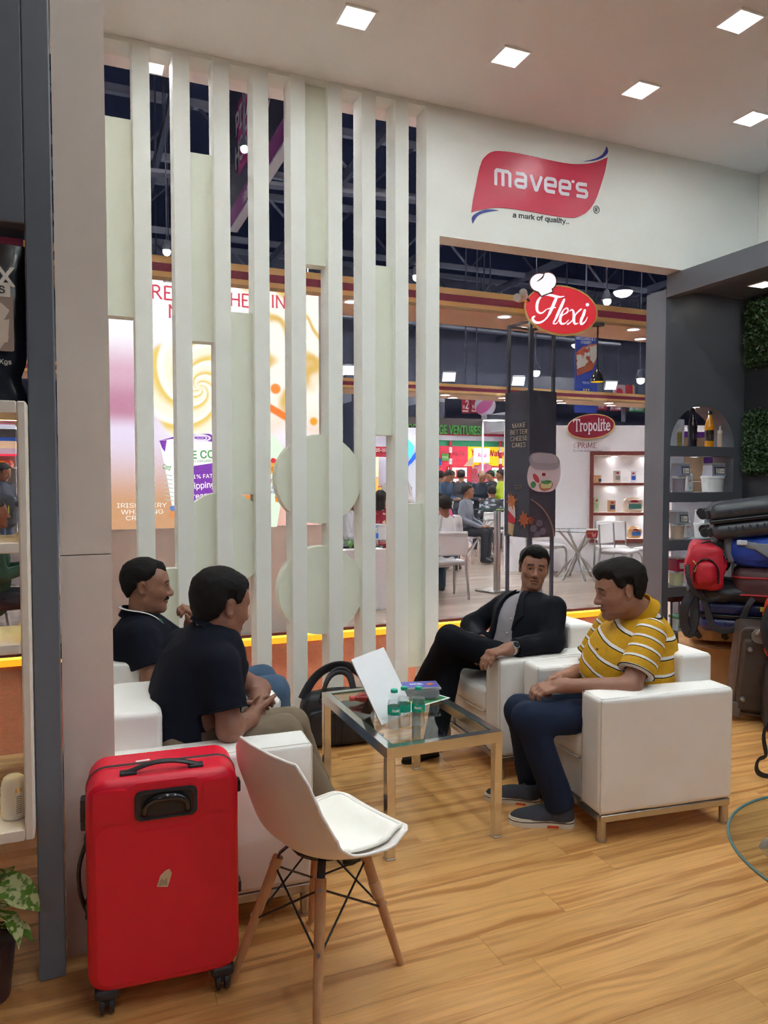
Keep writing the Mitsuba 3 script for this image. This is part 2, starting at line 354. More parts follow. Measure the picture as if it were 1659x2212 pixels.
TZ = tz - .0058

# water bottles
CLEAR = 'mat_clear_plastic'
scene[CLEAR] = {'type': 'thindielectric', 'int_ior': 1.35, 'specular_transmittance': rgb((0.96, 0.97, 0.97)), 'specular_reflectance': rgb((1.0, 1.0, 1.0))}
FROST = 'mat_frosted_plastic'
scene[FROST] = {'type': 'twosided', 'bsdf': {'type': 'principled', 'base_color': rgb('#dfe3e6'), 'roughness': 0.25, 'specular': 0.6}}
HAZY = 'mat_hazy_plastic'
scene[HAZY] = {'type': 'blendbsdf', 'weight': 0.72, 'a': {'type': 'twosided', 'bsdf': {'type': 'principled', 'base_color': rgb('#e4e8ea'), 'roughness': 0.2, 'specular': 0.6}}, 'b': {'type': 'thindielectric', 'int_ior': 1.4}}
prof = [(0, .003), (.021, 0), (.0275, .006)]
for i in range(13):
    z = .010 + i * .0045; prof.append((.0275 - .0016 * abs(math.sin(i * 1.2)), z))
prof += [(.0275, .068), (.0275, .098), (.0280, .106), (.0265, .122), (.022, .138), (.0150, .150), (.0125, .154), (.0125, .158)]
BOTTLE = mikit.ply(lathe(prof, 40), CLEAR, smooth=True)
WATER = 'mat_bottle_water'
scene[WATER] = {'type': 'blendbsdf', 'weight': 0.93, 'a': {'type': 'twosided', 'bsdf': {'type': 'principled', 'base_color': rgb('#d9dee2'), 'roughness': 0.15, 'specular': 0.7}}, 'b': {'type': 'thindielectric', 'int_ior': 1.33}}
wp = [(0, .004)] + [(r - .0008, z + .0005) for r, z in prof[2:] if z < .135]
wp = wp + [(0, wp[-1][1])]
BWATER = mikit.ply(lathe(wp, 32), WATER, smooth=50)
TEAL = flat('#0fa087', 0.4, 0.5)
BCAP = mikit.ply(cat([lathe([(0, .171), (.0135, .171), (.0143, .169), (.0143, .1575), (0, .1575)], 30)] + [box(-.0006, .0006, .0142, .0150, .158, .169) .apply_transform(rotz(a)) for a in range(0, 360, 15)]), TEAL, smooth=40)
BLAB = mikit.ply(lathe([(.0284, .066), (.0286, .067), (.0286, .0985), (.0284, .0995)], 40), TEAL, smooth=True)
def wrapped(m, r, z):   # bends flat lettering round a bottle of radius r, centred on -y
    v = m.vertices.copy(); a = v[:, 0] / r
    m = m.copy(); m.vertices = np.c_[np.sin(a) * (r + v[:, 2]), -np.cos(a) * (r + v[:, 2]), z + v[:, 1]]; return m
BTXT = mikit.ply(wrapped(text('Bisleri', .0105, .0006, True, stretch=.80), .0286, .081), flat('#f4f6f4'))
BDOT = mikit.ply(wrapped(xf(prism(ellipse(.0042, .0034, 20), 0, .0005), rotz(0, (.0185, .0, 0))), .0286, .074), flat('#c8c020'))
for (x, y), turn, lab in (((1.229, 2.848), -8, 'small clear water bottle with green cap, leftmost of the three on the glass table'),
                          ((1.284, 2.868), -120, 'small clear water bottle with green cap, the middle one of three on the table'),
                          ((1.341, 2.846), -28, 'small clear water bottle with green cap, rightmost of the three on the glass table')):
    k = thing('water_bottle', lab, 'water bottle', 'water bottles on the coffee table')
    M = rotz(turn, (x, y, TZ + .0006))
    put('body', moved(BOTTLE, M), None, k)
    put('water', moved(BWATER, M), None, k)
    put('cap', moved(BCAP, M), None, k, label='green screw cap')
    l = put('label', moved(BLAB, M), None, k)
    put('lettering', moved(BTXT, M), None, l)
    put('emblem', moved(BDOT, M), None, l)

# the white board on an easel back
k = thing('sign_board', 'white rectangular display board propped on the glass table', 'sign board')
c0, c1 = pZ(829, 1573, TZ), pY(768, 1428, 3.03)
c2 = pY(838, 1401, 3.07); 
ex = (c2 - c1); wdt = np.linalg.norm(ex); ex = ex / wdt
ey = c1 - c0; hgt = np.linalg.norm(ey); ey = ey - ex * (ex @ ey); ey /= np.linalg.norm(ey)
Mb = basis(c0 + V(-.004, .014, .008), ex, ey)
put('board', xf(prism(sg.box(0, 0, wdt, hgt), -.008, 0), Mb), flat('#f1f1f4', 0.35, 0.4), k)
put('edge', xf(prism(sg.box(0, 0, wdt, hgt).buffer(.0004, join_style=2), -.0075, -.0045), Mb), flat('#b9b9bd'), k)
mid = c0 + ex * wdt * .5 + ey * hgt * .62 - np.cross(ex, ey) * .012
ft = pZ(790, 1541, TZ + .012)
put('easel_leg', cat([tube([mid + ex * .0, c0 + ex * .075 + ey * .05 - np.cross(ex, ey) * .014], .004, 8, flat_=(.02, .002, np.cross(ex, ey))), tube([mid, ft], .004, 8, flat_=(.022, .002, np.cross(ex, ey)))]), BLACK, k)

# plastic box with a printed lid, leaflet, red pouch
k = thing('food_box', 'clear plastic food box with purple printed lid on the glass table', 'food box')
Mx = rotz(-14, (1.515, 3.2, tz - .001))
put('tub', xf(rbox(-.088, .088, -.055, .055, .004, .052, .014), Mx), HAZY, k, smooth=40)
put('filling', xf(rbox(-.08, .08, -.047, .047, .006, .044, .012), Mx), flat('#2a2a48'), k, smooth=40)
l = put('lid', xf(rbox(-.094, .094, -.061, .061, .052, .066, .0065), Mx), HAZY, k, smooth=40)
put('lid_label', xf(prism(sg.box(-.08, -.045, .08, .045).buffer(.006), .0662, .0668), Mx), flat('#4b4a9c', .35), l)
put('lettering', xf(text('NDEL', .018, .0008, True), Mx @ rotz(0, (-.015, -.002, .0668))), flat('#f2f2f2'), l)
put('pretzel_print', xf(cat([prism(sg.Point(.052 + .011 * math.cos(a), .0 + .011 * math.sin(a * 1.3)).buffer(.0095, 8), .0668, .0672) for a in range(6)]), Mx), flat('#b96a34'), l)
k = thing('leaflet', 'white and green leaflet lying under the plastic food box', 'leaflet')
lz = tz + .0004
lf = sg.box(-.13, -.08, .13, .08)
Ml = rotz(20, (1.50, 3.17, 0))
put('sheet', xf(prism(lf, lz, lz + .0012), Ml), flat('#eceee9', .4), k)
put('print', xf(prism(sg.box(-.118, -.068, .118, .068), lz + .0012, lz + .0016), Ml), flat('#3c7d50', .4), k)
put('print_band', xf(prism(sg.box(-.118, -.068, -.05, .068), lz + .0016, lz + .0019), Ml), flat('#d8cf4a', .4), k)
k = thing('snack_pouch', 'dark red crumpled snack pouch lying behind the display board', 'pouch')
p0, p1 = pZ(765, 1519, TZ + .02), pZ(800, 1512, TZ + .022)
mm = puff(-.065, .06, -.03, .03, 0.0, .04, .014, .008)
mm.vertices[:, 1] *= np.interp(mm.vertices[:, 0], [-.065, -.045, .0, .06], [.35, .5, 1.0, .9]); mm.vertices[:, 2] = .02 + (mm.vertices[:, 2] - .02) * np.interp(mm.vertices[:, 0], [-.065, -.045, 0, .06], [.5, .55, 1.0, .5])
mm = wrinkle(mm, .003, 40, 3)
pc = pZ(792, 1518, TZ); Mp = rotz(-8, (pc[0], pc[1], TZ + .006))
put('pouch', xf(mm, Mp), mat('red_foil', '#8e2a2a', .3, .5), k, smooth=50)
put('cap', xf(cone((-.082, 0, .02), (-.060, 0, .02), .014, .012, 20), Mp), flat('#c05048', .35), k, smooth=40)
put('print', xf(xf(prism(ellipse(.012, .008), 0, .001), basis((.02, -.031, .02), (1, 0, 0), (0, 0, 1))), Mp), flat('#d9b0a0'), k)

# ------------------------------------------------------------------ red suitcase
RED = mat('red_shell', paint('#d30f2c', 0.03, 4), 0.42, 0.5, bump=lambda p, n, uv: 0.0004 * noise(p.x * 500, p.y * 500, p.z * 500), bscale=1.0)
RUB = mat('black_plastic', '#1c1c1f', 0.45, 0.4)
GLOSS = mat('black_gloss', '#0d0e10', 0.12, 0.6)
k = thing('suitcase', 'red hard-shell suitcase on wheels beside the white plastic chair', 'suitcase')
W, D_, z0, z1 = 0.418, 0.235, 0.064, 0.668
Ms = rotz(-4, (0.222, 2.245, 0))
def rr(x0, x1, y0, y1, r): return sg.box(x0 + r, y0 + r, x1 - r, y1 - r).buffer(r, 12)
def shell(y0, y1, rf):   # a shell whose outline is a rounded rectangle, its front edge rounded by rf
    P = []
    sgn = 1 if y1 > y0 else -1
    for t_ in np.linspace(0, math.pi / 2, 7):
        q = np.array(rr(-W / 2 + rf * (1 - math.cos(t_)), W / 2 - rf * (1 - math.cos(t_)), z0 + rf * (1 - math.cos(t_)), z1 - rf * (1 - math.cos(t_)), .055).exterior.coords)[:-1]
        P.append(np.c_[q[:, 0], np.full(len(q), y1 - sgn * rf * (1 - math.sin(t_))), q[:, 1]])
    q = np.array(rr(-W / 2, W / 2, z0, z1, .055).exterior.coords)[:-1]
    P.append(np.c_[q[:, 0], np.full(len(q), y0), q[:, 1]])
    return hull(np.vstack(P))
fs = put('front_shell', xf(shell(.006, -.11, .032), Ms), RED, k, smooth=40)
bs = put('back_shell', xf(shell(.012, .125, .032), Ms), RED, k, smooth=40)
out = np.array(rr(-W / 2 + .001, W / 2 - .001, z0 + .001, z1 - .001, .055).exterior.coords)[:-1]
put('zipper', xf(tube(np.c_[out[:, 0], np.full(len(out), .009), out[:, 1]], .0055, 8, True), Ms), mat('zipper_tape', '#3a2a2a', .7), k, smooth=True)
put('zipper_edge', xf(tube(np.c_[out[:, 0], np.full(len(out), -.004), out[:, 1]], .0042, 8, True), Ms), RED, k, smooth=True)
def raised(poly, y, h, bev=.004):
    return cat([prism(poly, 0, h * .6), prism(poly.buffer(-bev * .5), 0, h * .85), prism(poly.buffer(-bev), 0, h)]).apply_transform(basis((0, y, 0), (1, 0, 0), (0, 0, 1)))
cen = rr(-W / 2 + .026, W / 2 - .026, z0 + .03, z1 - .125, .03).difference(rr(-.085, .098, z1 - .148, z1 - .02, .02))
put('raised_panel', xf(raised(cen, -.1095, .003), Ms), RED, fs, smooth=30)
for a, b in ((-W / 2 + .02, -.092), (.106, W / 2 - .02)):
    put('corner_boss', xf(raised(rr(a, b, z1 - .118, z1 - .022, .022), -.1095, .005), Ms), RED, fs, smooth=30)
put('handle_pad', xf(raised(rr(-.088, .101, z1 - .142, z1 - .012, .022), -.1095, .0025), Ms), RED, fs, smooth=30)
ho, hi = rr(-.079, .091, z1 - .118, z1 - .034, .019), rr(-.066, .078, z1 - .108, z1 - .044, .016)
rec = put('handle_recess', xf(raised(ho.difference(hi), -.1095, .012), Ms), RUB, k, smooth=30)
put('cavity', xf(raised(hi.buffer(.001), -.1095, .0035), Ms), BLACK, rec)
hp = spline([(-.052, -.1195, z1 - .100), (-.050, -.1215, z1 - .078), (-.034, -.123, z1 - .062), (.006, -.1235, z1 - .056), (.046, -.123, z1 - .062), (.062, -.1215, z1 - .078), (.064, -.1195, z1 - .100)], 34)
put('telescopic_grip', xf(tube(hp, np.interp(np.linspace(0, 1, 34), [0, .25, .5, .75, 1], [.0075, .010, .0125, .010, .0075]), 14), Ms), GLOSS, rec, smooth=True)
top = spline([(-.112, -.062, z1 + .002), (-.085, -.062, z1 + .009), (-.05, -.062, z1 + .020), (.0, -.062, z1 + .026), (.05, -.062, z1 + .020), (.085, -.062, z1 + .009), (.105, -.062, z1 + .002)], 26)
put('top_handle', xf(cat([tube(top, .0, 12, flat_=(.011, .006, (0, 0, 1))), rbox(-.118, -.072, -.076, -.048, z1 - .004, z1 + .009, .004), rbox(.070, .112, -.076, -.048, z1 - .004, z1 + .009, .004)]), Ms), RUB, k, smooth=40)
side = spline([(-W / 2 - .002, -.02, .47), (-W / 2 - .012, -.02, .44), (-W / 2 - .022, -.02, .40), (-W / 2 - .022, -.02, .34), (-W / 2 - .012, -.02, .29), (-W / 2 - .002, -.02, .265)], 24)
put('side_handle', xf(cat([tube(side, .0, 12, flat_=(.011, .006, (1, 0, 0))), rbox(-W / 2 - .008, -W / 2 + .004, -.035, -.005, .445, .49, .004), rbox(-W / 2 - .008, -W / 2 + .004, -.035, -.005, .25, .30, .004)]), Ms), RUB, k, smooth=40)
lk = put('lock', xf(rbox(-W / 2 - .016, -W / 2 + .004, -.04, .0, .51, .60, .005), Ms), RUB, k, smooth=40)
put('dial', xf(cat([cone((-W / 2 - .0175, -.02, z), (-W / 2 - .013, -.02, z), .006, n=14) for z in (.535, .55, .565)]), Ms), GLOSS, lk)
for z in (.56, .25):
    put('side_foot', xf(cat([rbox(W / 2 - .004, W / 2 + .016, -.03, .01, z, z + .034, .005), rbox(W / 2 - .006, W / 2 + .004, -.036, .016, z - .01, z + .05, .004)]), Ms), RUB, k, smooth=40)
for sx in (-1, 1):
    for sy in (-.075, .085):
        px_ = sx * (W / 2 - .05)
        hs = put('caster', xf(cat([rbox(px_ - .034, px_ + .034, sy - .03, sy + .03, .045, .078, .012), hull([(px_ + a, sy + b, z) for a in (-.016, .016) for b, z in ((-.012, .05), (.014, .05), (-.014, .022), (.004, .02))])]), Ms), RUB, k, smooth=40)
        put('wheel', xf(cat([cone((px_ + a, sy - .006, .0255), (px_ + a + .011, sy - .006, .0255), .025, n=28) for a in (-.0175, .0065)] + [cone((px_ + a, sy - .006, .0255), (px_ + a + .003, sy - .006, .0255), .012, n=18) for a in (-.020, .0172)]), Ms), BLACK, hs, smooth=40)
tg_ = sg.Polygon([(-.018, -.02), (.012, -.026), (.024, .012), (.017, .026), (.006, .022), (-.008, .01)])
put('torn_tag', xf(cat([prism(tg_, 0, .0012), prism(sg.Polygon([(-.004, .012), (.017, .026), (.01, .0)]), .0012, .002)]), Ms @ basis((-.005, -.1125, .375), (1, 0, 0), (0, 0, 1))), flat('#cdb596', .7), k, label='torn beige paper tag')
put('tag_print', xf(cat([prism(sg.box(-.012 + i * .004, -.016, -.0105 + i * .004, -.002 + (i % 3) * .003), 0, .0004) for i in range(6)]), Ms @ basis((-.005, -.1138, .372), (1, 0, 0), (0, 0, 1))), flat('#6a5a48'), k)
put('top_sticker', xf(prism(sg.box(-.02, -.006, .02, .006), 0, .001), Ms @ rotz(6, (-.055, .03, z1 - .0003))), flat('#e9d9d4'), k)
put('side_sticker', xf(prism(sg.box(-.006, -.018, .006, .018), 0, .001), Ms @ basis((-W / 2 + .012, -.0985, .145), (.75, -.66, 0), (0, 0, 1))), flat('#e6cfc9'), k)

# ------------------------------------------------------------------ white shell chair with wooden legs
SHELL = mat('white_shell', '#ece3dd', 0.35, 0.45)
BEECH = mat('beech', lambda p, n, uv: mix(lin('#c99c74'), lin('#a97a54'), fbm(p.x * 90, p.y * 90, p.z * 8, 3)), 0.5, 0.3)
k = thing('shell_chair', 'white plastic shell chair with wooden dowel legs and black wire bracing', 'chair')
Mc = rotz(18, (0.676, 2.09, 0))
prf = spline([(.200, .447), (.185, .451), (.11, .432), (.0, .420), (-.10, .432), (-.160, .474), (-.188, .55), (-.202, .62), (-.210, .69), (-.213, .738)], 61)
sv = np.linspace(0, 1, 61)
wid = np.interp(sv, [0, .05, .15, .4, .55, .7, .85, .94, 1.0], [.140, .178, .203, .216, .220, .218, .206, .184, .145])
rise = np.interp(sv, [0, .1, .3, .5, .65, .8, 1.0], [.004, .012, .035, .060, .062, .035, .012])
us = np.linspace(-1, 1, 41)
tgp = np.gradient(prf, axis=0); tgp /= np.linalg.norm(tgp, axis=1, keepdims=True)
nrm = np.c_[tgp[:, 1], -tgp[:, 0]] * np.sign((tgp[:, 0] * -1)[:1])       # toward the sitter
nrm = np.c_[-tgp[:, 1], tgp[:, 0]]; nrm *= -1 if nrm[20, 1] < 0 else 1
G = np.zeros((61, 41, 3))
for i in range(61):
    bow = rise[i] * np.abs(us) ** 2.4
    G[i, :, 0] = prf[i, 0] + nrm[i, 0] * bow; G[i, :, 2] = prf[i, 1] + nrm[i, 1] * bow
    G[i, :, 1] = wid[i] * us
def sheet(G, th, inset=0):
    a, b = G.shape[:2]
    du = np.gradient(G, axis=0); dv = np.gradient(G, axis=1); N = np.cross(du, dv); N /= np.linalg.norm(N, axis=2, keepdims=True)
    if N[a // 3, b // 2, 2] < 0: N = -N
    A, B = G, G - N * th
    v = np.vstack([A.reshape(-1, 3), B.reshape(-1, 3)]); n0 = a * b
    I, J = np.meshgrid(np.arange(a - 1), np.arange(b - 1), indexing='ij'); q = np.stack([I * b + J, (I + 1) * b + J, (I + 1) * b + J + 1, I * b + J + 1], -1).reshape(-1, 4)
    f = np.vstack([q[:, [0, 1, 2]], q[:, [0, 2, 3]], q[:, [2, 1, 0]] + n0, q[:, [3, 2, 0]] + n0])
    m = mesh(v, f); rimp = np.vstack([G[:, 0], G[-1, 1:], G[-2::-1, -1], G[0, -2:0:-1]]); return m, rimp, N
sh, rim, NN = sheet(G, .005)
sb = put('shell', xf(sh, Mc), SHELL, k, smooth=True)
put('rim', xf(tube(rim, .0052, 8, True), Mc), SHELL, sb, smooth=True)
gi, gj = np.arange(2, 30), np.arange(3, 38)
P_ = G[np.ix_(gi, gj)].copy(); uu = us[gj][None]; vv = np.linspace(-1, 1, len(gi))[:, None]
P_ += NN[np.ix_(gi, gj)] * (.004 + .016 * (np.clip(1 - uu ** 6, 0, 1) * np.clip(1 - vv ** 6, 0, 1)))[..., None]
P_[:, :, 1] *= (1 - .12 * np.clip(vv, 0, 1) ** 3)
pd, prim, _ = sheet(P_, .012)
put('seat_pad', xf(cat([pd, tube(prim, .006, 8, True)]), Mc), mat('white_pad', '#f0ece2', .45, .4), k, smooth=True)
feet = [(-.240, .060), (-.078, -.272), (.262, -.058), (.07, .263)]
iM = np.linalg.inv(Mc)
brk = []
ends = []
for fx, fy in feet:
    f0 = (iM @ V(0.645 + fx, 2.107 + fy, 0, 1))[:3]; t0 = V(f0[0] * .5, f0[1] * .5, .375); 
    d = (t0 - f0) / np.linalg.norm(t0 - f0)
    lg = put('leg', xf(cat([cone(f0, f0 + d * .12, .011, .0135, 20), cone(f0 + d * .12, t0, .0135, .0165, 20)]), Mc), BEECH, k, smooth=40)
    side_ = np.cross(d, V(0, 0, 1)); side_ /= np.linalg.norm(side_); outw = np.cross(side_, d); outw = outw if outw[:2] @ f0[:2] > 0 else -outw
    for h in (.93, .53):
        c = f0 + (t0 - f0) * h
        put('bolt', xf(cat([cone(c + outw * .010, c + outw * .0175, .0055, n=14), cone(c - outw * .010, c - outw * .0175, .0045, n=12)]), Mc), STEEL, lg)
    brk.append(tube([t0 - d * .04, t0 + d * .012, t0 + d * .012 + V(-f0[0] * .1, -f0[1] * .1, .022), V(t0[0] * .55, t0[1] * .55, .412)], .0, 8, flat_=(.012, .003, (0, 0, 1))))
    ends.append((f0 + (t0 - f0) * .93, f0 + (t0 - f0) * .50))
put('seat_bracket', xf(cat(brk + [cone((0, 0, .404), (0, 0, .418), .1, .11, 24)]), Mc), BLACK, k)
order = [0, 1, 2, 3]
for i in range(4):
    a, b = ends[order[i]], ends[order[(i + 1) % 4]]
    put('wire', xf(tube([a[0], b[1]], .0032, 8), Mc), BLACK, k, smooth=True)
    put('wire', xf(tube([b[0], a[1]], .0032, 8), Mc), BLACK, k, smooth=True)
f2 = (iM @ V(0.645 + feet[2][0], 2.107 + feet[2][1], 0, 1))[:3]; t2 = V(f2[0] * .5, f2[1] * .5, .375)
put('tape_wrap', xf(cone(f2 + (t2 - f2) * .60, f2 + (t2 - f2) * .73, .0175, .019, 20), Mc), mat('clear_tape', '#cfa886', .25, .6), k, smooth=40)

# ------------------------------------------------------------------ black laptop bag on the floor by the slats
BAGC = mat('black_bag', paint('#17181c', .1, 20), .5, .4, bump=lambda p, n, uv: .0008 * noise(p.x * 400, p.y * 400, p.z * 400), bscale=1.0)
k = thing('laptop_bag', 'black laptop bag standing on the floor by the slatted screen', 'bag')
Mg = rotz(-6, (1.355, 3.965, 0))
body = puff(-.205, .205, -.055, .055, .006, .30, .03, .02); body.vertices[:, 0] *= np.interp(body.vertices[:, 2], [0, .25, .3], [1, .97, .88])
put('body', xf(wrinkle(body, .004, 14, 5), Mg), BAGC, k, smooth=60)
put('front_pocket', xf(wrinkle(puff(-.175, .175, -.088, -.05, .02, .215, .018, .008), .003, 14, 6), Mg), BAGC, k, smooth=60)
put('trim', xf(cat([tube(spline([(-.175, -.085, .2), (-.1, -.09, .218), (.1, -.09, .218), (.175, -.085, .2)], 20), .004, 6), tube([(-.03, -.1, .03), (-.03, -.1, .21)], .003, 6), tube([(.01, -.1, .03), (.01, -.1, .21)], .003, 6)]), Mg), RUB, k)
hd_ = spline([(-.1, -.06, .285), (-.09, -.065, .33), (-.06, -.05, .385), (0, -.03, .415), (.05, -.03, .40), (.075, -.05, .34), (.085, -.06, .285)], 30)
put('handle', xf(tube(hd_, .0, 10, flat_=(.013, .006, (0, 1, 0))), Mg), RUB, k, smooth=True)
hd2 = hd_ + V(.02, .06, .005)
put('handle', xf(tube(hd2, .0, 10, flat_=(.013, .006, (0, 1, 0))), Mg), RUB, k, smooth=True)
st = spline([(-.2, 0, .27), (-.12, .03, .38), (.03, .05, .435), (.13, .03, .40), (.19, .0, .32), (.2, -.01, .28)], 30)
put('shoulder_strap', xf(tube(st, .0, 10, flat_=(.028, .005, (0, 1, .3))), Mg), BAGC, k, smooth=True)
put('strap_end', xf(tube(spline([(.19, -.02, .02), (.23, -.04, .012), (.26, -.03, .03), (.25, .0, .02), (.22, .01, .012)], 20), .0, 8, flat_=(.012, .003, (0, 0, 1))), Mg), RUB, k)
put('buckle', xf(cat([rbox(-.115, -.075, -.075, -.062, .255, .285, .004), tube(ellipse(.012, .016, 20) @ np.array([[1, 0, 0], [0, 0, 1]]) + V(-.215, -.02, .2), .003, 6, True), tube(ellipse(.010, .014, 20) @ np.array([[1, 0, 0], [0, 0, 1]]) + V(-.222, -.02, .15), .003, 6, True)]), Mg), mat('dark_metal', '#3c3c40', .3, .5, .8), k)

# ------------------------------------------------------------------ round glass table at the right edge
k = thing('round_glass_table', 'round glass coffee table with a thick chrome leg at the right edge', 'coffee table')
cx0, cy0, R0, rz_ = 2.10, 1.30, 0.444, .45
put('glass_top', prism(ellipse(R0, R0, 96, (cx0, cy0)), rz_, rz_ + .0001), GLASS, k)
put('glass_rim', cat([tube(np.c_[ellipse(R0, R0, 96, (cx0, cy0)), np.full(96, rz_)], .0045, 8, True)]), mat('rim_glass', '#4d6a68', .1, .6), k, smooth=True)
for a in (140, 20, 260):
    d = V(math.cos(math.radians(a)), math.sin(math.radians(a)), 0)
    put('leg', cat([cone(V(cx0, cy0, .02) - d * .24, V(cx0, cy0, .425) + d * .33, .023, .023, 24), cone(V(cx0, cy0, .425) + d * .325, V(cx0, cy0, .4485) + d * .345, .023, .026, 24), trimesh.creation.icosphere(2, .023).apply_translation(V(cx0, cy0, .425) + d * .33)]), CHROME, k, smooth=40)
# ------------------------------------------------------------------ people: bodies as smooth distance fields, meshed by surface nets
F4 = np.float32
def cap_(a, b, ra, rb=None):
    a, b = np.asarray(a, F4), np.asarray(b, F4); rb = ra if rb is None else rb; ba = b - a; L2 = float(ba @ ba) + 1e-12
    def f(p):
        q = p - a; t = np.clip((q @ ba) / L2, 0, 1)
        q = q - t[:, None] * ba
        return np.sqrt((q * q).sum(1)) - (ra + (rb - ra) * t)
    return f
def ell_(c, r, R=None):
    c, r = np.asarray(c, F4), np.asarray(r, F4); R = None if R is None else np.asarray(R, F4)
    def f(p):
        q = p - c
        if R is not None: q = q @ R
        k0 = np.sqrt(((q / r) ** 2).sum(1)); k1 = np.sqrt(((q / (r * r)) ** 2).sum(1)) + 1e-9
        return k0 * (k0 - 1) / k1
    return f
def smin(a, b, k):
    if k <= 0: return np.minimum(a, b)
    h = np.maximum(k - np.abs(a - b), 0) / k; return np.minimum(a, b) - h * h * k * 0.25
def smax(a, b, k): return -smin(-a, -b, k)
def uni(fs, k=0.02):
    def f(p):
        d = fs[0](p)
        for g in fs[1:]: d = smin(d, g(p), k)
        return d
    return f
def nets(f, lo, hi, h):
    lo = np.asarray(lo, F4); B = 8
    nb = np.maximum(np.ceil((np.asarray(hi) - lo) / (h * B)).astype(int), 1); n = nb * B
    bi = np.stack(np.meshgrid(*[np.arange(x) for x in nb], indexing='ij'), -1).reshape(-1, 3)
    dc = f((lo + (bi * B + (B - 1) / 2) * h).astype(F4))
    D = np.repeat(np.repeat(np.repeat(dc.reshape(nb), B, 0), B, 1), B, 2).astype(F4)
    act = bi[np.abs(dc) < h * B * 1.15 + 0.004]
    off = np.stack(np.meshgrid(*[np.arange(B)] * 3, indexing='ij'), -1).reshape(-1, 3)
    for s in range(0, len(act), 400):
        g = (act[s:s + 400, None] * B + off[None]).reshape(-1, 3)
        D[g[:, 0], g[:, 1], g[:, 2]] = f((lo + g * h).astype(F4))
    D[[0, -1]] = np.maximum(D[[0, -1]], 1e-3); D[:, [0, -1]] = np.maximum(D[:, [0, -1]], 1e-3); D[:, :, [0, -1]] = np.maximum(D[:, :, [0, -1]], 1e-3)
    S = D < 0
    c = [(i, j, k) for i in (0, 1) for j in (0, 1) for k in (0, 1)]
    sl = lambda A, o: A[o[0]:A.shape[0] - 1 + o[0], o[1]:A.shape[1] - 1 + o[1], o[2]:A.shape[2] - 1 + o[2]]
    tot = sum(sl(S, o).astype(np.int8) for o in c); cell = np.argwhere((tot > 0) & (tot < 8))
    acc = np.zeros((len(cell), 3)); cnt = np.zeros(len(cell))
    for a in range(8):
        for b in range(a + 1, 8):
            if sum(x != y for x, y in zip(c[a], c[b])) != 1: continue
            da = D[tuple((cell + c[a]).T)]; db = D[tuple((cell + c[b]).T)]; m = (da < 0) != (db < 0)
            t = np.where(m, da / np.where(m, da - db, 1), 0)
            acc += (np.array(c[a]) + t[:, None] * (np.array(c[b]) - c[a])) * m[:, None]; cnt += m
    idx = np.full(tot.shape, -1, np.int64); idx[tuple(cell.T)] = np.arange(len(cell))
    v = lo + (cell + acc / cnt[:, None]) * h
    F = []
    for ax in range(3):
        o = [1 if i == ax else 0 for i in range(3)]; u, w = [i for i in range(3) if i != ax]
        A = S[tuple(slice(0, S.shape[i] - o[i]) for i in range(3))]; Bq = S[tuple(slice(o[i], S.shape[i]) for i in range(3))]
        e = np.argwhere(A != Bq); inside = A[tuple(e.T)]
        e, inside = e[(e[:, u] > 0) & (e[:, w] > 0)], inside[(e[:, u] > 0) & (e[:, w] > 0)]
        du, dw = np.zeros(3, int), np.zeros(3, int); du[u] = 1; dw[w] = 1
        g = lambda x: idx[np.minimum(x, np.array(idx.shape) - 1)[:, 0], np.minimum(x, np.array(idx.shape) - 1)[:, 1], np.minimum(x, np.array(idx.shape) - 1)[:, 2]]
        q = np.stack([g(e - du - dw), g(e - dw), g(e), g(e - du)], 1)
        flip = inside ^ (ax == 1)
        q = np.where(flip[:, None], q, q[:, ::-1]); q = q[(q >= 0).all(1)]; F.append(q)
    q = np.vstack(F)
    return mesh(v, np.vstack([q[:, [0, 1, 2]], q[:, [0, 2, 3]]]))
def nz(amp, f, seed=0, aniso=(1, 1, 1)):
    an = np.array(aniso)
    return lambda p: (amp * (2 * meshkit.fbm(p.astype(float) * f * an, 2, seed) - 1)).astype(F4)
def unit(v): v = np.asarray(v, float); return v / np.linalg.norm(v)
def rot_about(v, ax, deg):
    ax = unit(ax); a = math.radians(deg); v = np.asarray(v, float)
    return v * math.cos(a) + np.cross(ax, v) * math.sin(a) + ax * (ax @ v) * (1 - math.cos(a))

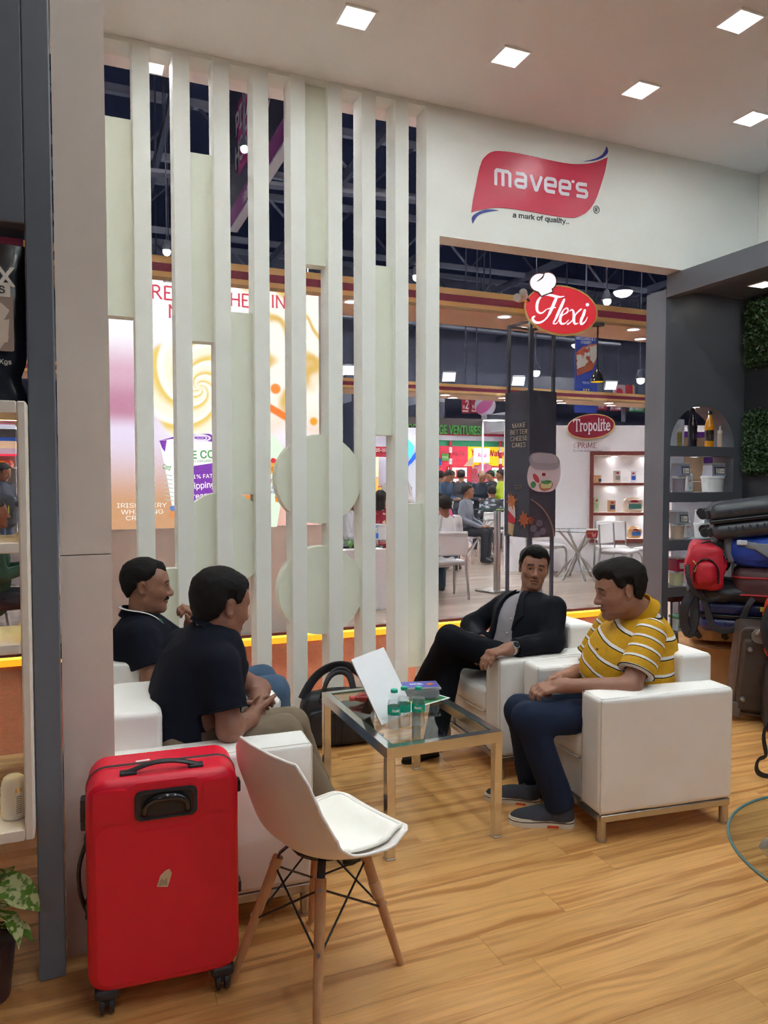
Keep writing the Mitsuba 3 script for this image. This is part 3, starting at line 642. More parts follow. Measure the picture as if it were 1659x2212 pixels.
def head_field(o):
    """Head in its own frame: x to the person's right, y forward, z up, origin between the ears."""
    jw, ch, nose, fat = o.get('jaw', 1.0), o.get('chin', 1.0), o.get('nose', 1.0), o.get('fat', 0.0)
    base = uni([ell_((0, -.018, .038), (.0745, .096, .083)), ell_((0, .030, -.020), (.064 + fat, .062, .085)), ell_((0, .045, .040), (.062, .044, .052))], .03)
    jaw = uni([cap_((-.050 * jw, .005, -.055), (-.014, .070, -.097 * ch), .020 + fat, .016), cap_((.050 * jw, .005, -.055), (.014, .070, -.097 * ch), .020 + fat, .016), cap_((-.012, .076, -.096 * ch), (.012, .076, -.096 * ch), .0145),
               cap_((-.044, .052, -.018), (-.048, .03, -.008), .024), cap_((.044, .052, -.018), (.048, .03, -.008), .024), ell_((0, .030, -.085), (.042 + fat, .045, .022 + fat))], .02)
    fine = uni([cap_((0, .084, .020), (0, .103 + .004 * nose, -.022), .0075, .0115 * nose), ell_((0, .106, -.027), (.013 * nose, .012, .0105)), ell_((-.0125 * nose, .098, -.031), (.0075, .010, .0075)), ell_((.0125 * nose, .098, -.031), (.0075, .010, .0075)),
                cap_((-.042, .074, .0305), (-.014, .086, .0275), .0085), cap_((.042, .074, .0305), (.014, .086, .0275), .0085)], .012)
    eyes = [ell_((s * .0315, .0735, .0085), (.0155, .0145, .0125)) for s in (-1, 1)]
    sock = [ell_((s * .0325, .094, .009), (.019, .013, .011)) for s in (-1, 1)]
    slit = [ell_((s * .0315, .0905, .0075), (.0135, .012, .0043 * o.get('open', 1.0))) for s in (-1, 1)]
    lipu, lipl = uni([cap_((-.020, .0845, -.0595), (-.005, .0935, -.0565), .0050, .0062), cap_((.020, .0845, -.0595), (.005, .0935, -.0565), .0050, .0062)], .006), cap_((-.013, .0885, -.0695), (.013, .0885, -.0695), .0072)
    mline = uni([cap_((-.024, .083, -.0635), (0, .101, -.0632), .0010 + o.get('mouth', 0)), cap_((.024, .083, -.0635), (0, .101, -.0632), .0010 + o.get('mouth', 0))], .002)
    ears = []
    for s in (-1, 1):
        R = np.array([unit((s * 1, -.38, 0)), unit((s * .38, 1, 0)), (0, 0, 1)]).T
        e = uni([ell_((s * .0800, -.012, .004), (.0065, .0195, .030), R), ell_((s * .0760, -.004, -.022), (.0065, .010, .012), R)], .008)
        hol = ell_((s * .0860, -.008, .003), (.006, .011, .018), R); ears.append(lambda p, e=e, hol=hol: smax(e(p), -hol(p), .005))
    nk = o['neck']
    neck = uni([cap_((0, -.022, -.055), nk, o.get('nr', .050), o.get('nr', .050) + .006), cap_((0, .0, -.06), np.asarray(nk) + V(0, .01, 0), .042, .046)], .03)
    def f(p):
        d = smin(base(p), jaw(p), .028)
        for g in sock: d = smax(d, -g(p), .016)
        d = smin(d, fine(p), .014)
        for g in eyes: d = smin(d, g(p), .006)
        for g in slit: d = smax(d, -g(p), .0025)
        d = smin(d, lipu(p), .006); d = smin(d, lipl(p), .008); d = smax(d, -mline(p), .003)
        for g in ears: d = smin(d, g(p), .008)
        return smin(d, neck(p), .03)
    return f
def head(k, o, skin, hairc, M):
    """Head and neck (part of the body mesh), eyes, hair; M maps the head's frame into the world."""
    f = head_field(o); nk = np.asarray(o['neck'])
    m = nets(f, np.minimum((-.1, -.13, -.14), nk - .07), np.maximum((.1, .135, .14), nk + .07), .0024)
    m = trimesh.smoothing.filter_taubin(m, iterations=3)
    v = m.vertices; sk = np.array(lin(skin)); C = np.tile(sk, (len(v), 1))
    x, y, z = np.abs(v[:, 0]), v[:, 1], v[:, 2]
    fade = lambda d, w: np.clip(1 - d / w, 0, 1)
    def blend(wt, col): C[:] = C * (1 - wt[:, None]) + np.array(lin(col)) * wt[:, None]
    blend(.5 * fade(np.abs(z + .064) / .016 + np.clip(x - .022, 0, 1) / .004, 1) * (y > .07), o.get('lip', '#6e3f3a'))
    blend(.75 * fade(np.abs(z + .0632) / .0034, 1) * np.clip((.024 - x) / .006, 0, 1) * (y > .07), '#2a1412')
    by = .033 - .25 * np.clip(x - .034, 0, 1) + .10 * np.clip(.034 - x, 0, .03)
    blend(np.clip(1.6 - np.abs(z - by) / .0042, 0, 1) * (x > .012) * (x < .049) * (y > .05), hairc)
    blend(o.get('stubble', .25) * fade(np.abs(z + .08) / .045, 1) * (y > .0) * np.clip((np.abs(z + .063) - .012) / .01, 0, 1), '#2c2320')
    blend(.35 * (np.abs(z - .0075) < .006) * (x > .016) * (x < .048) * (y > .06), '#3a2520')
    em = []
    for s in (-1, 1):
        g = trimesh.creation.icosphere(3, .0128); gz = o.get('gaze', (0, 1, 0)); gv = unit(gz); ca = (g.vertices / .0128) @ gv
        ec = np.where(ca[:, None] > .94, np.array(lin('#0c0806')), np.where(ca[:, None] > .80, np.array(lin('#3b2416')), np.array(lin('#b5aaa0'))))
        g.apply_translation((s * .0315, .0738, .008)); em.append((g, ec))
    eye = put('eye', xf(cat([e[0] for e in em]), M), EYE_M, k, smooth=True, color=np.vstack([e[1] for e in em]))
    # hair
    hl, side_, back = o.get('hairline', .058), o.get('sideburn', -.02), o.get('nape', -.055)
    th = o.get('hair', .012)
    base = uni([ell_((0, -.018, .038), (.0745, .096, .083)), ell_((0, .045, .040), (.062, .044, .052)), ell_((0, -.03, -.01), (.066, .07, .075))], .03)
    topx = o.get('quiff', 0.0)
    def hf(p):
        X = np.abs(p[:, 0])
        front = p[:, 1] - (.096 - 1.25 * np.clip(hl + .012 - p[:, 2], 0, 1) - o.get('recede', 0.0) * np.clip(X - .022, 0, .04) * 2)
        low = np.where(p[:, 1] > -.005, side_ + np.clip((p[:, 1] - .016) * 3.2, 0, hl - side_) + .016 * np.exp(-((X - .042) / .016) ** 2) * (p[:, 1] > .03), np.where(p[:, 1] > -.035, .03, back)) - p[:, 2]
        bd = np.clip(-np.maximum(front, low * .8) / .030, .12, 1)
        d = base(p) - th * np.clip(.55 + p[:, 2] / .12, .3, 1.25) * bd
        if topx: d = smin(d, ell_((0, .045, .105), (.058, .050, .026 + topx))(p), .03)
        earcut = .026 - np.sqrt((p[:, 1] + .010) ** 2 + ((p[:, 2] - .004) * .8) ** 2)
        d = np.maximum(d, front * .6); d = np.maximum(d, low * .8); d = np.maximum(d, np.where(X > .05, earcut, -1))
        return d + nz(o.get('hn', .0035), 70, 5, (1, .45, .6))(p)
    hm = nets(hf, (-.115, -.14, -.12), (.115, .135, .17), .0032)
    put('hair', xf(hm, M), mat('hair_' + hairc.strip('#'), hairc, .75, .15, bump=lambda p, n, uv: .0016 * noise(p.x * 260, p.y * 260, p.z * 90), bscale=1.0), k, smooth=True)
    return xf(m, M), C
EYE_M = 'mat_eye'
scene[EYE_M] = {'type': 'twosided', 'bsdf': {'type': 'principled', 'base_color': VC, 'roughness': .12, 'specular': .6}}
def skin_mat():
    if 'mat_skin' not in scene: scene['mat_skin'] = {'type': 'twosided', 'bsdf': {'type': 'principled', 'base_color': VC, 'roughness': .5, 'specular': .4}}
    return 'mat_skin'
def hand_prims(w, d, n, side, curl=(20, 30, 20), thumb=(35, 15), sc=1.0, spread=4, per=None):
    """w wrist, d towards the fingers, n the way the palm faces, side towards the thumb."""
    d = unit(d); n = unit(n - d * (np.asarray(n) @ d)); s = np.cross(d, n); s = s if s @ np.asarray(side) > 0 else -s
    out = [cap_(w - d * .02, w + d * .022, .0265 * sc, .027 * sc)]
    for i, (ox, L, r) in enumerate(((.030, .074, .0090), (.010, .081, .0092), (-.010, .075, .0088), (-.029, .059, .0078))):
        c = (per[i] if per else curl)
        b = w + d * .018 * sc + s * ox * .7 * sc; kn = w + d * (.092 - .010 * abs(ox) / .03 * (1 if ox < 0 else .4)) * sc + s * ox * sc
        out.append(cap_(b, kn, .0135 * sc, .0112 * sc))
        dd = rot_about(d, n, 0); dd = unit(d + s * ox * math.radians(spread) * 8); p = kn; axis = np.cross(dd, n)
        for j, (fr_, cu) in enumerate(zip((.46, .30, .24), c)):
            dd = rot_about(dd, axis, cu); q = p + dd * L * fr_ * sc
            out.append(cap_(p, q, (r - .0006 * j) * sc, (r - .0006 * (j + 1)) * sc)); p = q
    a = w + d * .022 * sc + s * .018 * sc; t1 = unit(d * math.cos(math.radians(thumb[0])) + s * math.sin(math.radians(thumb[0])) + n * .35)
    b = a + t1 * .045 * sc; t2 = unit(t1 + d * .5 + n * math.tan(math.radians(thumb[1]))); c_ = b + t2 * .032 * sc; e = c_ + unit(t2 + d * .25) * .024 * sc
    out += [cap_(a, b, .0155 * sc, .0115 * sc), cap_(b, c_, .0108 * sc, .0098 * sc), cap_(c_, e, .0098 * sc, .0080 * sc)]
    return out
def bounds(pts, m): P = np.asarray(pts, float); return P.min(0) - m, P.max(0) + m
def cloth_mat(name, col, bump=.0012, f=(16, 16, 10), rough=.8):
    return mat(name, col, rough, .08, bump=lambda p, n, uv: bump * 8 * fbm(p.x * f[0], p.y * f[1], p.z * f[2], 3) + .00025 * noise(p.x * 900, p.y * 900, p.z * 900), bscale=1.0)
def torso(levels, lat):
    """levels: (centre, half width, half depth) from hips to shoulders; lat: the person's right, at hips and at shoulders."""
    n = len(levels); fs = []
    for i, (c, w, r) in enumerate(levels):
        l = unit(np.asarray(lat[0]) * (1 - i / (n - 1)) + np.asarray(lat[1]) * i / (n - 1)); c = np.asarray(c, float)
        fs.append(cap_(c - l * max(w - r, .005), c + l * max(w - r, .005), r))
    return uni(fs, .07)
def collar(center, up, fwd, r, h, gap=40, th=.003, flare=.012):
    fwd = unit(fwd - np.asarray(up) * (fwd @ unit(up))); up = unit(up); lat = np.cross(fwd, up)
    A = np.radians(np.linspace(gap, 360 - gap, 40)); rows = []
    for zz, rr_ in ((0, r + flare), (h * .55, r + flare * .25), (h, r), (h, r - th), (h * .5, r - th + flare * .2), (0, r + flare - 2 * th)):
        rows.append(np.asarray(center) + np.cos(A)[:, None] * fwd * rr_ * 1.08 + np.sin(A)[:, None] * lat * rr_ + up * (zz - .016 * np.cos(A)[:, None] * 1.0))
    R_ = np.array(rows + [rows[0]]); a, b = R_.shape[:2]
    I, J = np.meshgrid(np.arange(a - 1), np.arange(b - 1), indexing='ij'); q = np.stack([I * b + J, (I + 1) * b + J, (I + 1) * b + J + 1, I * b + J + 1], -1).reshape(-1, 4)
    return mesh(R_.reshape(-1, 3), np.vstack([q[:, [0, 1, 2]], q[:, [0, 2, 3]]]))
def shoe(k, heel, toe, upc, solec, kind='sneaker', up=(0, 0, 1), wmul=1.0):
    heel, toe = np.asarray(heel, float), np.asarray(toe, float); up = np.asarray(up, float)
    y = unit(toe - heel); x = np.cross(y, up); x = unit(x); up = np.cross(x, y); L = np.linalg.norm(toe - heel); M = basis(heel, x, y, up)
    s = L / .29
    outl = spline([(-.030, .012), (-.036, .06), (-.034, .12), (-.046, .20), (-.040, .255), (-.012, .287), (.014, .286), (.038, .25), (.044, .20), (.034, .12), (.036, .06), (.030, .012), (0, -.004)], 60, True) * s * V(wmul, 1)
    sh_h = (.036 if kind == 'sneaker' else .020) * s
    P = sg.Polygon(outl)
    so = [prism(P, 0, sh_h * .75), prism(P.buffer(-.003), sh_h * .75, sh_h)]
    q = put('shoe', None if False else xf(shoe_upper(s, sh_h, kind, wmul), M), upc, k, smooth=True)
    put('sole', xf(cat(so), M), solec, q)
    if kind == 'sneaker':
        b = P.buffer(.0008); put('sole_line', xf(prism(b.difference(P.buffer(-.001)), sh_h * .60, sh_h * .70), M), flat('#2a2a3a'), q)
        put('sole_accent', xf(prism(b.intersection(sg.box(-.1, .07 * s, .1, .12 * s)), 0, sh_h * .28), M), flat('#d9512f'), q)
    return M
def shoe_upper(s, z0, kind, wmul):
    h = .075 if kind == 'sneaker' else .07
    f = uni([ell_((0, .195, .026), (.042 * wmul, .090, .044)), ell_((0, .12, .036), (.036 * wmul, .09, .056)), ell_((0, .05, .04), (.035 * wmul, .05, .068)), cap_((0, .055, .03), (0, .045, .085), .035 * wmul, .035)], .03)
    def g(p):
        p = p / s; d = f(p)
        d = smax(d, -ell_((0, .05, .128), (.027, .040, .045))(p), .006)
        return np.maximum(d, (z0 / s - .004) - p[:, 2]) * s
    return nets(g, V(-.06, -.02, 0) * s, V(.06, .31, .14) * s, .004)
def J(x, y, Y): return pY(x, y, Y)
def world_to(M, p): return (np.linalg.inv(M) @ np.r_[p, 1])[:3]
def headM(c, fwd, pitch=0, roll=0, sc=1.0):
    f = unit(fwd); r = unit(np.cross(f, (0, 0, 1))); f = rot_about(f, r, -pitch); u = np.cross(r, f)
    r, u = rot_about(r, f, roll), rot_about(u, f, roll)
    M = basis(c, r, f, u); M[:3, :3] *= sc; return M
def limbs(j, s):
    return [cap_(j['sh' + s], j['el' + s], .050, .041), cap_(j['el' + s], j['wr' + s], .042, .028)]
def seated(k, j, o):
    """j: joints in metres; o: how the person looks. Body, hair, eyes, clothes, shoes."""
    skin = o['skin']
    hm, hc = head(k, dict(o['head'], neck=world_to(j['M'], j['neck'])), skin, o['hairc'], j['M'])
    parts, cols = [hm], [hc]
    for s in o.get('arms', 'LR'):
        h = j['hand' + s]
        g = uni(limbs(j, s)[(1 if o.get('long') else 0):], .03); pr = uni(hand_prims(j['wr' + s], *h[:3], **(h[3] if len(h) > 3 else {})), .010)
        f = (lambda g, pr: lambda p: smin(g(p), pr(p), .02))(g, pr)
        lo, hi = bounds([j['sh' + s] if not o.get('long') else j['wr' + s], j['el' + s] if not o.get('long') else j['wr' + s], j['wr' + s] + unit(h[0]) * .12], .09)
        m = nets(f, lo, hi, .0032); parts.append(m); cols.append(np.tile(np.array(lin(o.get('arm_skin', skin))), (len(m.vertices), 1)))
    core = uni([torso([(c, w - .02, r - .022) for c, w, r in j['levels']], j['lat'])] + [x for s in 'LR' for x in (cap_(j['hip' + s], j['kn' + s], .065, .045), cap_(j['kn' + s], j['an' + s], .045, .032))], .03)
    P = [j[a + s] for a in ('hip', 'kn', 'an') for s in 'LR'] + [c for c, w, r in j['levels']]
    m = nets(core, *bounds(P, .28), .014); parts.append(m); cols.append(np.tile(np.array(lin(skin)), (len(m.vertices), 1)))
    put('body', cat(parts), skin_mat(), k, smooth=True, color=np.vstack(cols))
    # trousers
    th = o.get('thigh', .092)
    tt_ = torso(j['levels'][:2], j['lat']); wz = o.get('waist')
    tr = uni([lambda p: smax(tt_(p) + .004, (p[:, 2] - wz).astype(F4), .01)] + [x for s in 'LR' for x in (cap_(j['hip' + s], j['kn' + s], th, .068), cap_(j['kn' + s], j['an' + s], .066, o.get('cuff', .058)))], .035)
    def trf(p):
        d = tr(p) + nz(.005, 11, 3, (1, 1, .6))(p) + nz(.0022, 38, 4, (1, 1, .4))(p)
        for s in 'LR':
            a, b = j['an' + s], unit(j['an' + s] - j['kn' + s]); d = np.where(np.linalg.norm(p - a, axis=1) < .14, np.maximum(d, ((p - a) @ b - .02).astype(F4)), d)
        return d
    put('trousers', nets(trf, *bounds([j[a + s] for a in ('hip', 'kn', 'an') for s in 'LR'] + [j['levels'][1][0]], .27), .0075), o['trousers'], k, smooth=True)
    return k
def shirt_field(j, o, inflate=.006, sleeve=.62, wr=.0, seed=1, amp=.005, tmod=None, sr=.064):
    t = torso(j['levels'], j['lat']); fs = []
    for s in 'LR':
        e = j['sh' + s] + (j['el' + s] - j['sh' + s]) * min(sleeve, 1.0)
        fs.append(cap_(j['sh' + s], e, sr + inflate, (.064 if sleeve < 1 else .052) + inflate))
        if sleeve > 1: fs.append(cap_(j['el' + s], j['wr' + s], .052 + inflate, .038 + inflate))
    A = uni(fs, .04)
    def f(p):
        d = smin(tmod(t(p) - inflate, p) if tmod else t(p) - inflate, A(p), .03) + nz(amp, 9, seed, (1, 1, .5))(p) + nz(amp * .35, 30, seed + 3)(p)
        for s in 'LR':
            if sleeve < 1:
                a = j['sh' + s]; b = unit(j['el' + s] - a); L = np.linalg.norm(j['el' + s] - a) * sleeve
                q = p - a; t_ = q @ b; rad = np.sqrt(np.maximum((q * q).sum(1) - t_ * t_, 0))
                d = np.where((rad < .10) & (t_ > L - .05) & (t_ < L + .12), np.maximum(d, t_ - L), d)
        return d.astype(F4)
    return f
def levels_bounds(j, extra=()): return bounds([c for c, w, r in j['levels']] + [j[a + s] for a in ('sh', 'el', 'wr') for s in 'LR'] + list(extra), .27)

# ---- man in the yellow striped polo
k = thing('person', 'man in a yellow polo with white stripes sitting sideways with clasped hands', 'person')
j = dict(shL=J(1404, 1374, 2.56), elL=J(1362, 1483, 2.51), wrL=J(1212, 1481, 2.66), elR=J(1262, 1446, 3.00), wrR=J(1206, 1467, 2.80),
         hipL=J(1390, 1545, 2.64), hipR=J(1350, 1535, 2.86), knL=J(1142, 1552, 2.65), knR=J(1124, 1535, 2.87), anL=J(1208, 1732, 2.63), anR=J(1152, 1703, 2.93), neck=J(1385, 1326, 2.74))
j['lat'] = ((.1, 1, 0), (.26, .97, 0)); j['shR'] = j['shL'] + V(.26, .97, 0) * .37
j['levels'] = [(J(1380, 1508, 2.76), .215, .175), (J(1352, 1456, 2.76), .225, .195), (J(1366, 1410, 2.76), .20, .160), (J(1386, 1376, 2.76), .168, .098), (J(1386, 1350, 2.76), .088, .060)]
j['M'] = headM(pY(1356, 1281, 2.665) + V(.018, .078, 0), (-.93, .30, 0), 13, 0, 1.07)
j['handL'] = (V(-.95, .25, -.12), V(-.1, .35, -1), V(0, .5, 1), dict(curl=(28, 42, 25), thumb=(40, 10)))
j['handR'] = (V(-.9, -.28, -.05), V(-.2, -.7, -.6), V(-.2, .1, 1), dict(curl=(30, 45, 30), thumb=(50, 5)))
o = dict(skin='#8d6350', hairc='#15120f', head=dict(hair=.018, hairline=.066, fat=.006, jaw=1.06, nose=1.1, open=.55, nr=.060, sideburn=-.018, quiff=.003, gaze=(0, .9, -.45), stubble=.35),
         trousers=cloth_mat('navy_trousers', '#1b2334', .0022), thigh=.088, cuff=.066, waist=.60)
seated(k, j, o)
def polo_stripes(axis, o0, per, wide, line, phase=0.0, skew=(0, 0, 0)):
    ax = unit(axis); 
    def fn(p, n, uv):
        s = ((p.x - o0[0]) * ax[0] + (p.y - o0[1]) * ax[1] + (p.z - o0[2]) * ax[2]) / per + phase
        s = s + .05 * noise(p.x * 9, p.y * 9, p.z * 9)
        fr = s - dr.floor(s)
        base = mi.Color3f(lin('#b98a20')) * (.93 + .14 * noise(p.x * 120, p.y * 120, p.z * 120))
        c = dr.select(fr < wide, mi.Color3f(lin('#dcd8d4')), base)
        return dr.select((fr > wide) & (fr < wide + line), mi.Color3f(lin('#15131a')), c)
    return fn
up_t = j['levels'][3][0] - j['levels'][0][0]
BUMPC = lambda p, n, uv: .006 * fbm(p.x * 18, p.y * 18, p.z * 10, 3) + .0003 * noise(p.x * 700, p.y * 700, p.z * 700)
YT = mat('yellow_polo', polo_stripes(unit(up_t) + V(.0, -.26, 0), j['levels'][0][0], -.068, .17, .06, .3), .8, .2, bump=BUMPC)
jt = dict(j)
tf = torso(j['levels'], j['lat'])
def tsh(p): return smax(tf(p) - .007 + nz(.006, 9, 21, (1, 1, .5))(p) + nz(.002, 30, 23)(p), (j['levels'][0][0][2] - .035 - p[:, 2]).astype(F4), .01)
sh_ = put('shirt', nets(tsh, *bounds([c for c, w, r in j['levels']], .29), .006), YT, k, smooth=True, label='yellow polo with white and black stripes')
for s in 'LR':
    a, b = j['sh' + s], j['el' + s]; e = a + (b - a) * .74; d = unit(b - a); L = np.linalg.norm(e - a)
    g = cap_(a - d * .015, e + d * .02, .068, .079)
    def sl_(p, g=g, a=a, d=d, L=L):
        q = p - a
        return np.maximum(np.maximum(g(p) + nz(.005, 11, 31)(p), q @ d - L), -(cap_(a, a + d * .4, .052, .052)(p)) - (q @ d < L - .03) * 1.0).astype(F4)
    m = mat('yellow_sleeve_' + s.lower(), polo_stripes(d, a, .050, .22, .07, .45), .8, .2, bump=BUMPC)
    q = put('sleeve', nets(sl_, *bounds([a, e], .1), .005), m, sh_, smooth=40)
    ring = np.array([e - d * .006 + .0795 * (math.cos(t_) * frame_of(d)[0] + math.sin(t_) * frame_of(d)[1]) for t_ in np.linspace(0, 2 * math.pi, 40, endpoint=False)])
    put('cuff_line', tube(ring, .0022, 6, True), flat('#15131a', .8), sh_)
MUST = cloth_mat('mustard', '#b98a20', .0008)
cn = j['neck'] + V(-.005, 0, -.012)
put('collar', collar(cn + V(.0, 0, .004), unit(j['M'][:3, 3] - cn + V(.03, 0, 0)), V(-.93, .3, 0), .078, .050, 28, flare=.020), MUST, sh_, smooth=60)
pk = J(1290, 1402, 2.62)
put('pocket_emblem', cone(pk, pk + V(-.004, -.004, 0), .006, .004, 10), flat('#6a4a12'), sh_)
SOLE = flat('#e8e2d4', .6); SN = cloth_mat('grey_mesh', '#3c3e44', .0004)
shoe(k, pZ(1240, 1784), pZ(1098, 1776), SN, SOLE)
shoe(k, pZ(1166, 1738), pZ(1046, 1724), SN, SOLE)

# ---- man in the dark suit
k = thing('person', 'man in a dark suit jacket and grey shirt sitting cross-legged and facing the camera', 'person')
j = dict(shR=J(1100, 1300, 3.60), shL=J(1198, 1312, 3.30), elL=J(1192, 1386, 3.22), wrL=J(1098, 1402, 3.19), elR=J(1020, 1352, 3.80), wrR=J(1040, 1386, 3.54),
         hipL=J(1120, 1432, 3.38), hipR=J(1105, 1425, 3.56), knL=J(972, 1380, 3.46), knR=J(978, 1412, 3.58), anL=J(915, 1478, 3.72), anR=J(936, 1612, 3.50), neck=J(1146, 1285, 3.48))
j['lat'] = ((-.25, .97, 0), unit(j['shR'] - j['shL']))
mid = (j['shL'] + j['shR']) / 2
pel = (j['hipL'] + j['hipR']) / 2 + V(.03, 0, .05)
j['levels'] = [(pel, .175, .125), (pel * .68 + mid * .32, .165, .118), (pel * .34 + mid * .66, .185, .118), (mid + V(0, 0, -.05), .155, .072), (mid + V(-.005, 0, -.012), .08, .046)]
j['M'] = headM(J(1153, 1228, 3.475), (-.45, -.89, 0), 2, -6, 0.945)
j['handL'] = (V(-1, .0, -.13), V(-.13, 0, -1), V(0, 1, 0), dict(curl=(42, 16, 10), thumb=(24, 6), spread=7, sc=1.12))
j['handR'] = (V(-.2, -.6, -.5), V(-.5, -.5, -.6), V(-.8, .2, .2), dict(curl=(25, 30, 20)))
o = dict(skin='#845b48', hairc='#0f0d0c', long=True, head=dict(hair=.015, hairline=.070, quiff=.008, jaw=.94, fat=-.003, nose=.98, sideburn=-.022, stubble=.30, nr=.050, gaze=(.12, 1, -.02), mouth=.0012),
         trousers=cloth_mat('black_trousers', '#0d0f14', .0012), thigh=.080, cuff=.058, waist=.66)
seated(k, j, o)
chf = unit(np.cross((0, 0, 1), j['lat'][1])); chf = chf if chf @ V(-1, -.6, 0) > 0 else -chf
sp_ = unit(mid - pel); latv = unit(j['lat'][1])
sf = shirt_field(j, o, .004, 1.2, seed=41, amp=.003)
tS = torso(j['levels'], j['lat'])
def under(p): return smax(tS(p) - .003 + nz(.003, 14, 43)(p), -((p - pel) @ sp_ + .10).astype(F4), .01)
GS = cloth_mat('grey_shirt', '#8f8b90', .0010)
gsh = put('shirt', nets(under, *bounds([c for c, w, r in j['levels']], .22), .006), GS, k, smooth=True, label='light grey dress shirt')
jk_t = torso([(c, w + .012, r + .010) for c, w, r in j['levels']], j['lat'])
jf = shirt_field(dict(j, levels=[(c, w + .010, r + .008) for c, w, r in j['levels']]), o, .009, 1.2, seed=45, amp=.005, tmod=lambda d, p: open_front(d, p), sr=.054)
tl = np.linalg.norm(mid - pel)
def loc(p):
    q = p - pel; fr_ = unit(chf - sp_ * (chf @ sp_))
    return q @ latv, q @ fr_, q @ sp_
def opening(h):   # half width of the jacket's opening at height h along the spine
    return np.interp(h, [-.12, .0, .12, tl * .75, tl * 1.02, tl * 1.2], [.095, .075, .062, .066, .052, .03])
def open_front(d, p):
    a, b, h = loc(p); cut = np.minimum(opening(h) - np.abs(a - .012), b - .01); return np.maximum(d, cut.astype(F4) * .8)
def jacket(p):
    a, b, h = loc(p)
    d = jf(p)
    d = smax(d, (-(h + .14)).astype(F4), .008)
    w = j['wrL']; e = unit(w - j['elL'])
    for s in 'LR':
        w, e = j['wr' + s], unit(j['wr' + s] - j['el' + s]); q = p - w
        d = np.where(np.linalg.norm(q, axis=1) < .12, np.maximum(d, q @ e + (.042 if s == 'L' else .01)), d)
    return d.astype(F4)
SUIT = cloth_mat('black_suit', '#111319', .0018)
lo, hi = levels_bounds(j)
jkt = put('jacket', nets(jacket, lo, hi, .006), SUIT, k, smooth=50, label='dark navy suit jacket')
def lapel(p):
    a, b, h = loc(p); e = np.abs(a - .012) - opening(h)
    wd = np.interp(h, [.10, .16, tl * .8, tl * .95, tl * 1.1], [.002, .02, .062, .055, .045])
    d = jk_t(p) - .0150
    d = np.maximum(d, -e + .002); d = np.maximum(d, e - wd); d = np.maximum(d, .02 - b); return np.maximum(d, .12 - h).astype(F4)
put('lapels', nets(lapel, lo, hi, .005), SUIT, jkt, smooth=50)
put('collar', collar(j['neck'] + V(0, 0, -.012), unit(j['M'][:3, 3] - j['neck']), chf, .058, .044, 20, flare=.016), GS, gsh, smooth=60)
fr_ = unit(chf - sp_ * (chf @ sp_))
for i, h in enumerate((.10, .18, .26, .335)):
    c = pel + sp_ * h + latv * .012
    for t_ in np.linspace(.20, .02, 60):
        if under((c + fr_ * t_)[None].astype(F4))[0] < 0: break
    c = c + fr_ * (t_ + .003)
    put('button', cone(c, c + fr_ * .003, .0055, .0045, 14), flat('#d8d4d0', .3), gsh)
w = j['wrL'] - unit(j['wrL'] - j['elL']) * .026; e = unit(j['wrL'] - j['elL']); A_, B_, _ = frame_of(e)
wt = put('wristwatch', tube([w + .034 * (math.cos(t_) * A_ + math.sin(t_) * B_) for t_ in np.linspace(0, 2 * math.pi, 40, endpoint=False)], .0, 8, True, flat_=(.003, .010, e)), STEEL, k, smooth=40, label='steel wristwatch')
fdir = unit(V(-.35, -.75, .55)); fdir = unit(fdir - e * (fdir @ e)); fc = w + fdir * .036
put('case', cone(fc - fdir * .004, fc + fdir * .006, .021, .020, 28), STEEL, wt, smooth=40)
put('dial', cone(fc + fdir * .006, fc + fdir * .0066, .0165, .0165, 24), flat('#16181c', .2), wt)
BSH = mat('black_leather', '#101012', .3, .5)
shoe(k, pZ(955, 1637) + V(0, .05, 0), pZ(877, 1657) + V(0, .05, 0), BSH, flat('#0c0c0c'), 'dress')
h0 = j['anL'] + V(.05, .0, -.06); shoe(k, h0, h0 + V(-.24, .10, -.07), BSH, flat('#0c0c0c'), 'dress', up=(.2, .3, .9))

# ---- man seen from behind in a dark navy polo
NAVY = cloth_mat('navy_polo', '#10131c', .0022)
k = thing('person', 'man in a dark navy polo seen from behind, hands clasped, on the nearest left armchair', 'person')
j = dict(shR=J(474, 1437, 2.60), elR=J(497, 1575, 2.53), wrR=J(543, 1552, 2.66), elL=J(560, 1490, 3.00), wrL=J(556, 1536, 2.80),
         hipR=J(395, 1600, 2.66), hipL=J(400, 1580, 2.88), knR=J(610, 1585, 2.68), knL=J(628, 1565, 2.90), anR=J(735, 1800, 2.70), anL=J(690, 1715, 2.95), neck=J(462, 1352, 2.78))
j['lat'] = ((-.1, -1, 0), (.22, -.975, 0)); j['shL'] = j['shR'] - V(.22, -.975, 0) * .37
j['levels'] = [(J(412, 1580, 2.78), .20, .15), (J(416, 1520, 2.78), .195, .152), (J(432, 1455, 2.78), .185, .135), (J(452, 1415, 2.78), .160, .098), (J(459, 1380, 2.78), .085, .058)]
j['M'] = headM(pY(503, 1316, 2.70) + V(-.028, .078, 0), (.93, .36, 0), 14, 0, 1.05)
j['handR'] = (V(.35, .75, .35), V(.3, -.2, -.4), V(0, 0, 1), dict(curl=(35, 50, 30)))
j['handL'] = (V(-.1, -.9, .2), V(-.6, -.1, -.2), V(0, 0, 1), dict(curl=(30, 45, 30)))
KHAKI = cloth_mat('khaki', '#6f6252', .0012)
o = dict(skin='#77503f', hairc='#0f0d0d', head=dict(hair=.017, hairline=.060, fat=.006, nr=.058, sideburn=-.03, nape=-.062, open=.6, stubble=.3, hn=.003), trousers=KHAKI, thigh=.088, cuff=.062, waist=.58)
seated(k, j, o)
f = shirt_field(j, o, .008, .70, seed=51)
zc = j['levels'][0][0][2] - .12
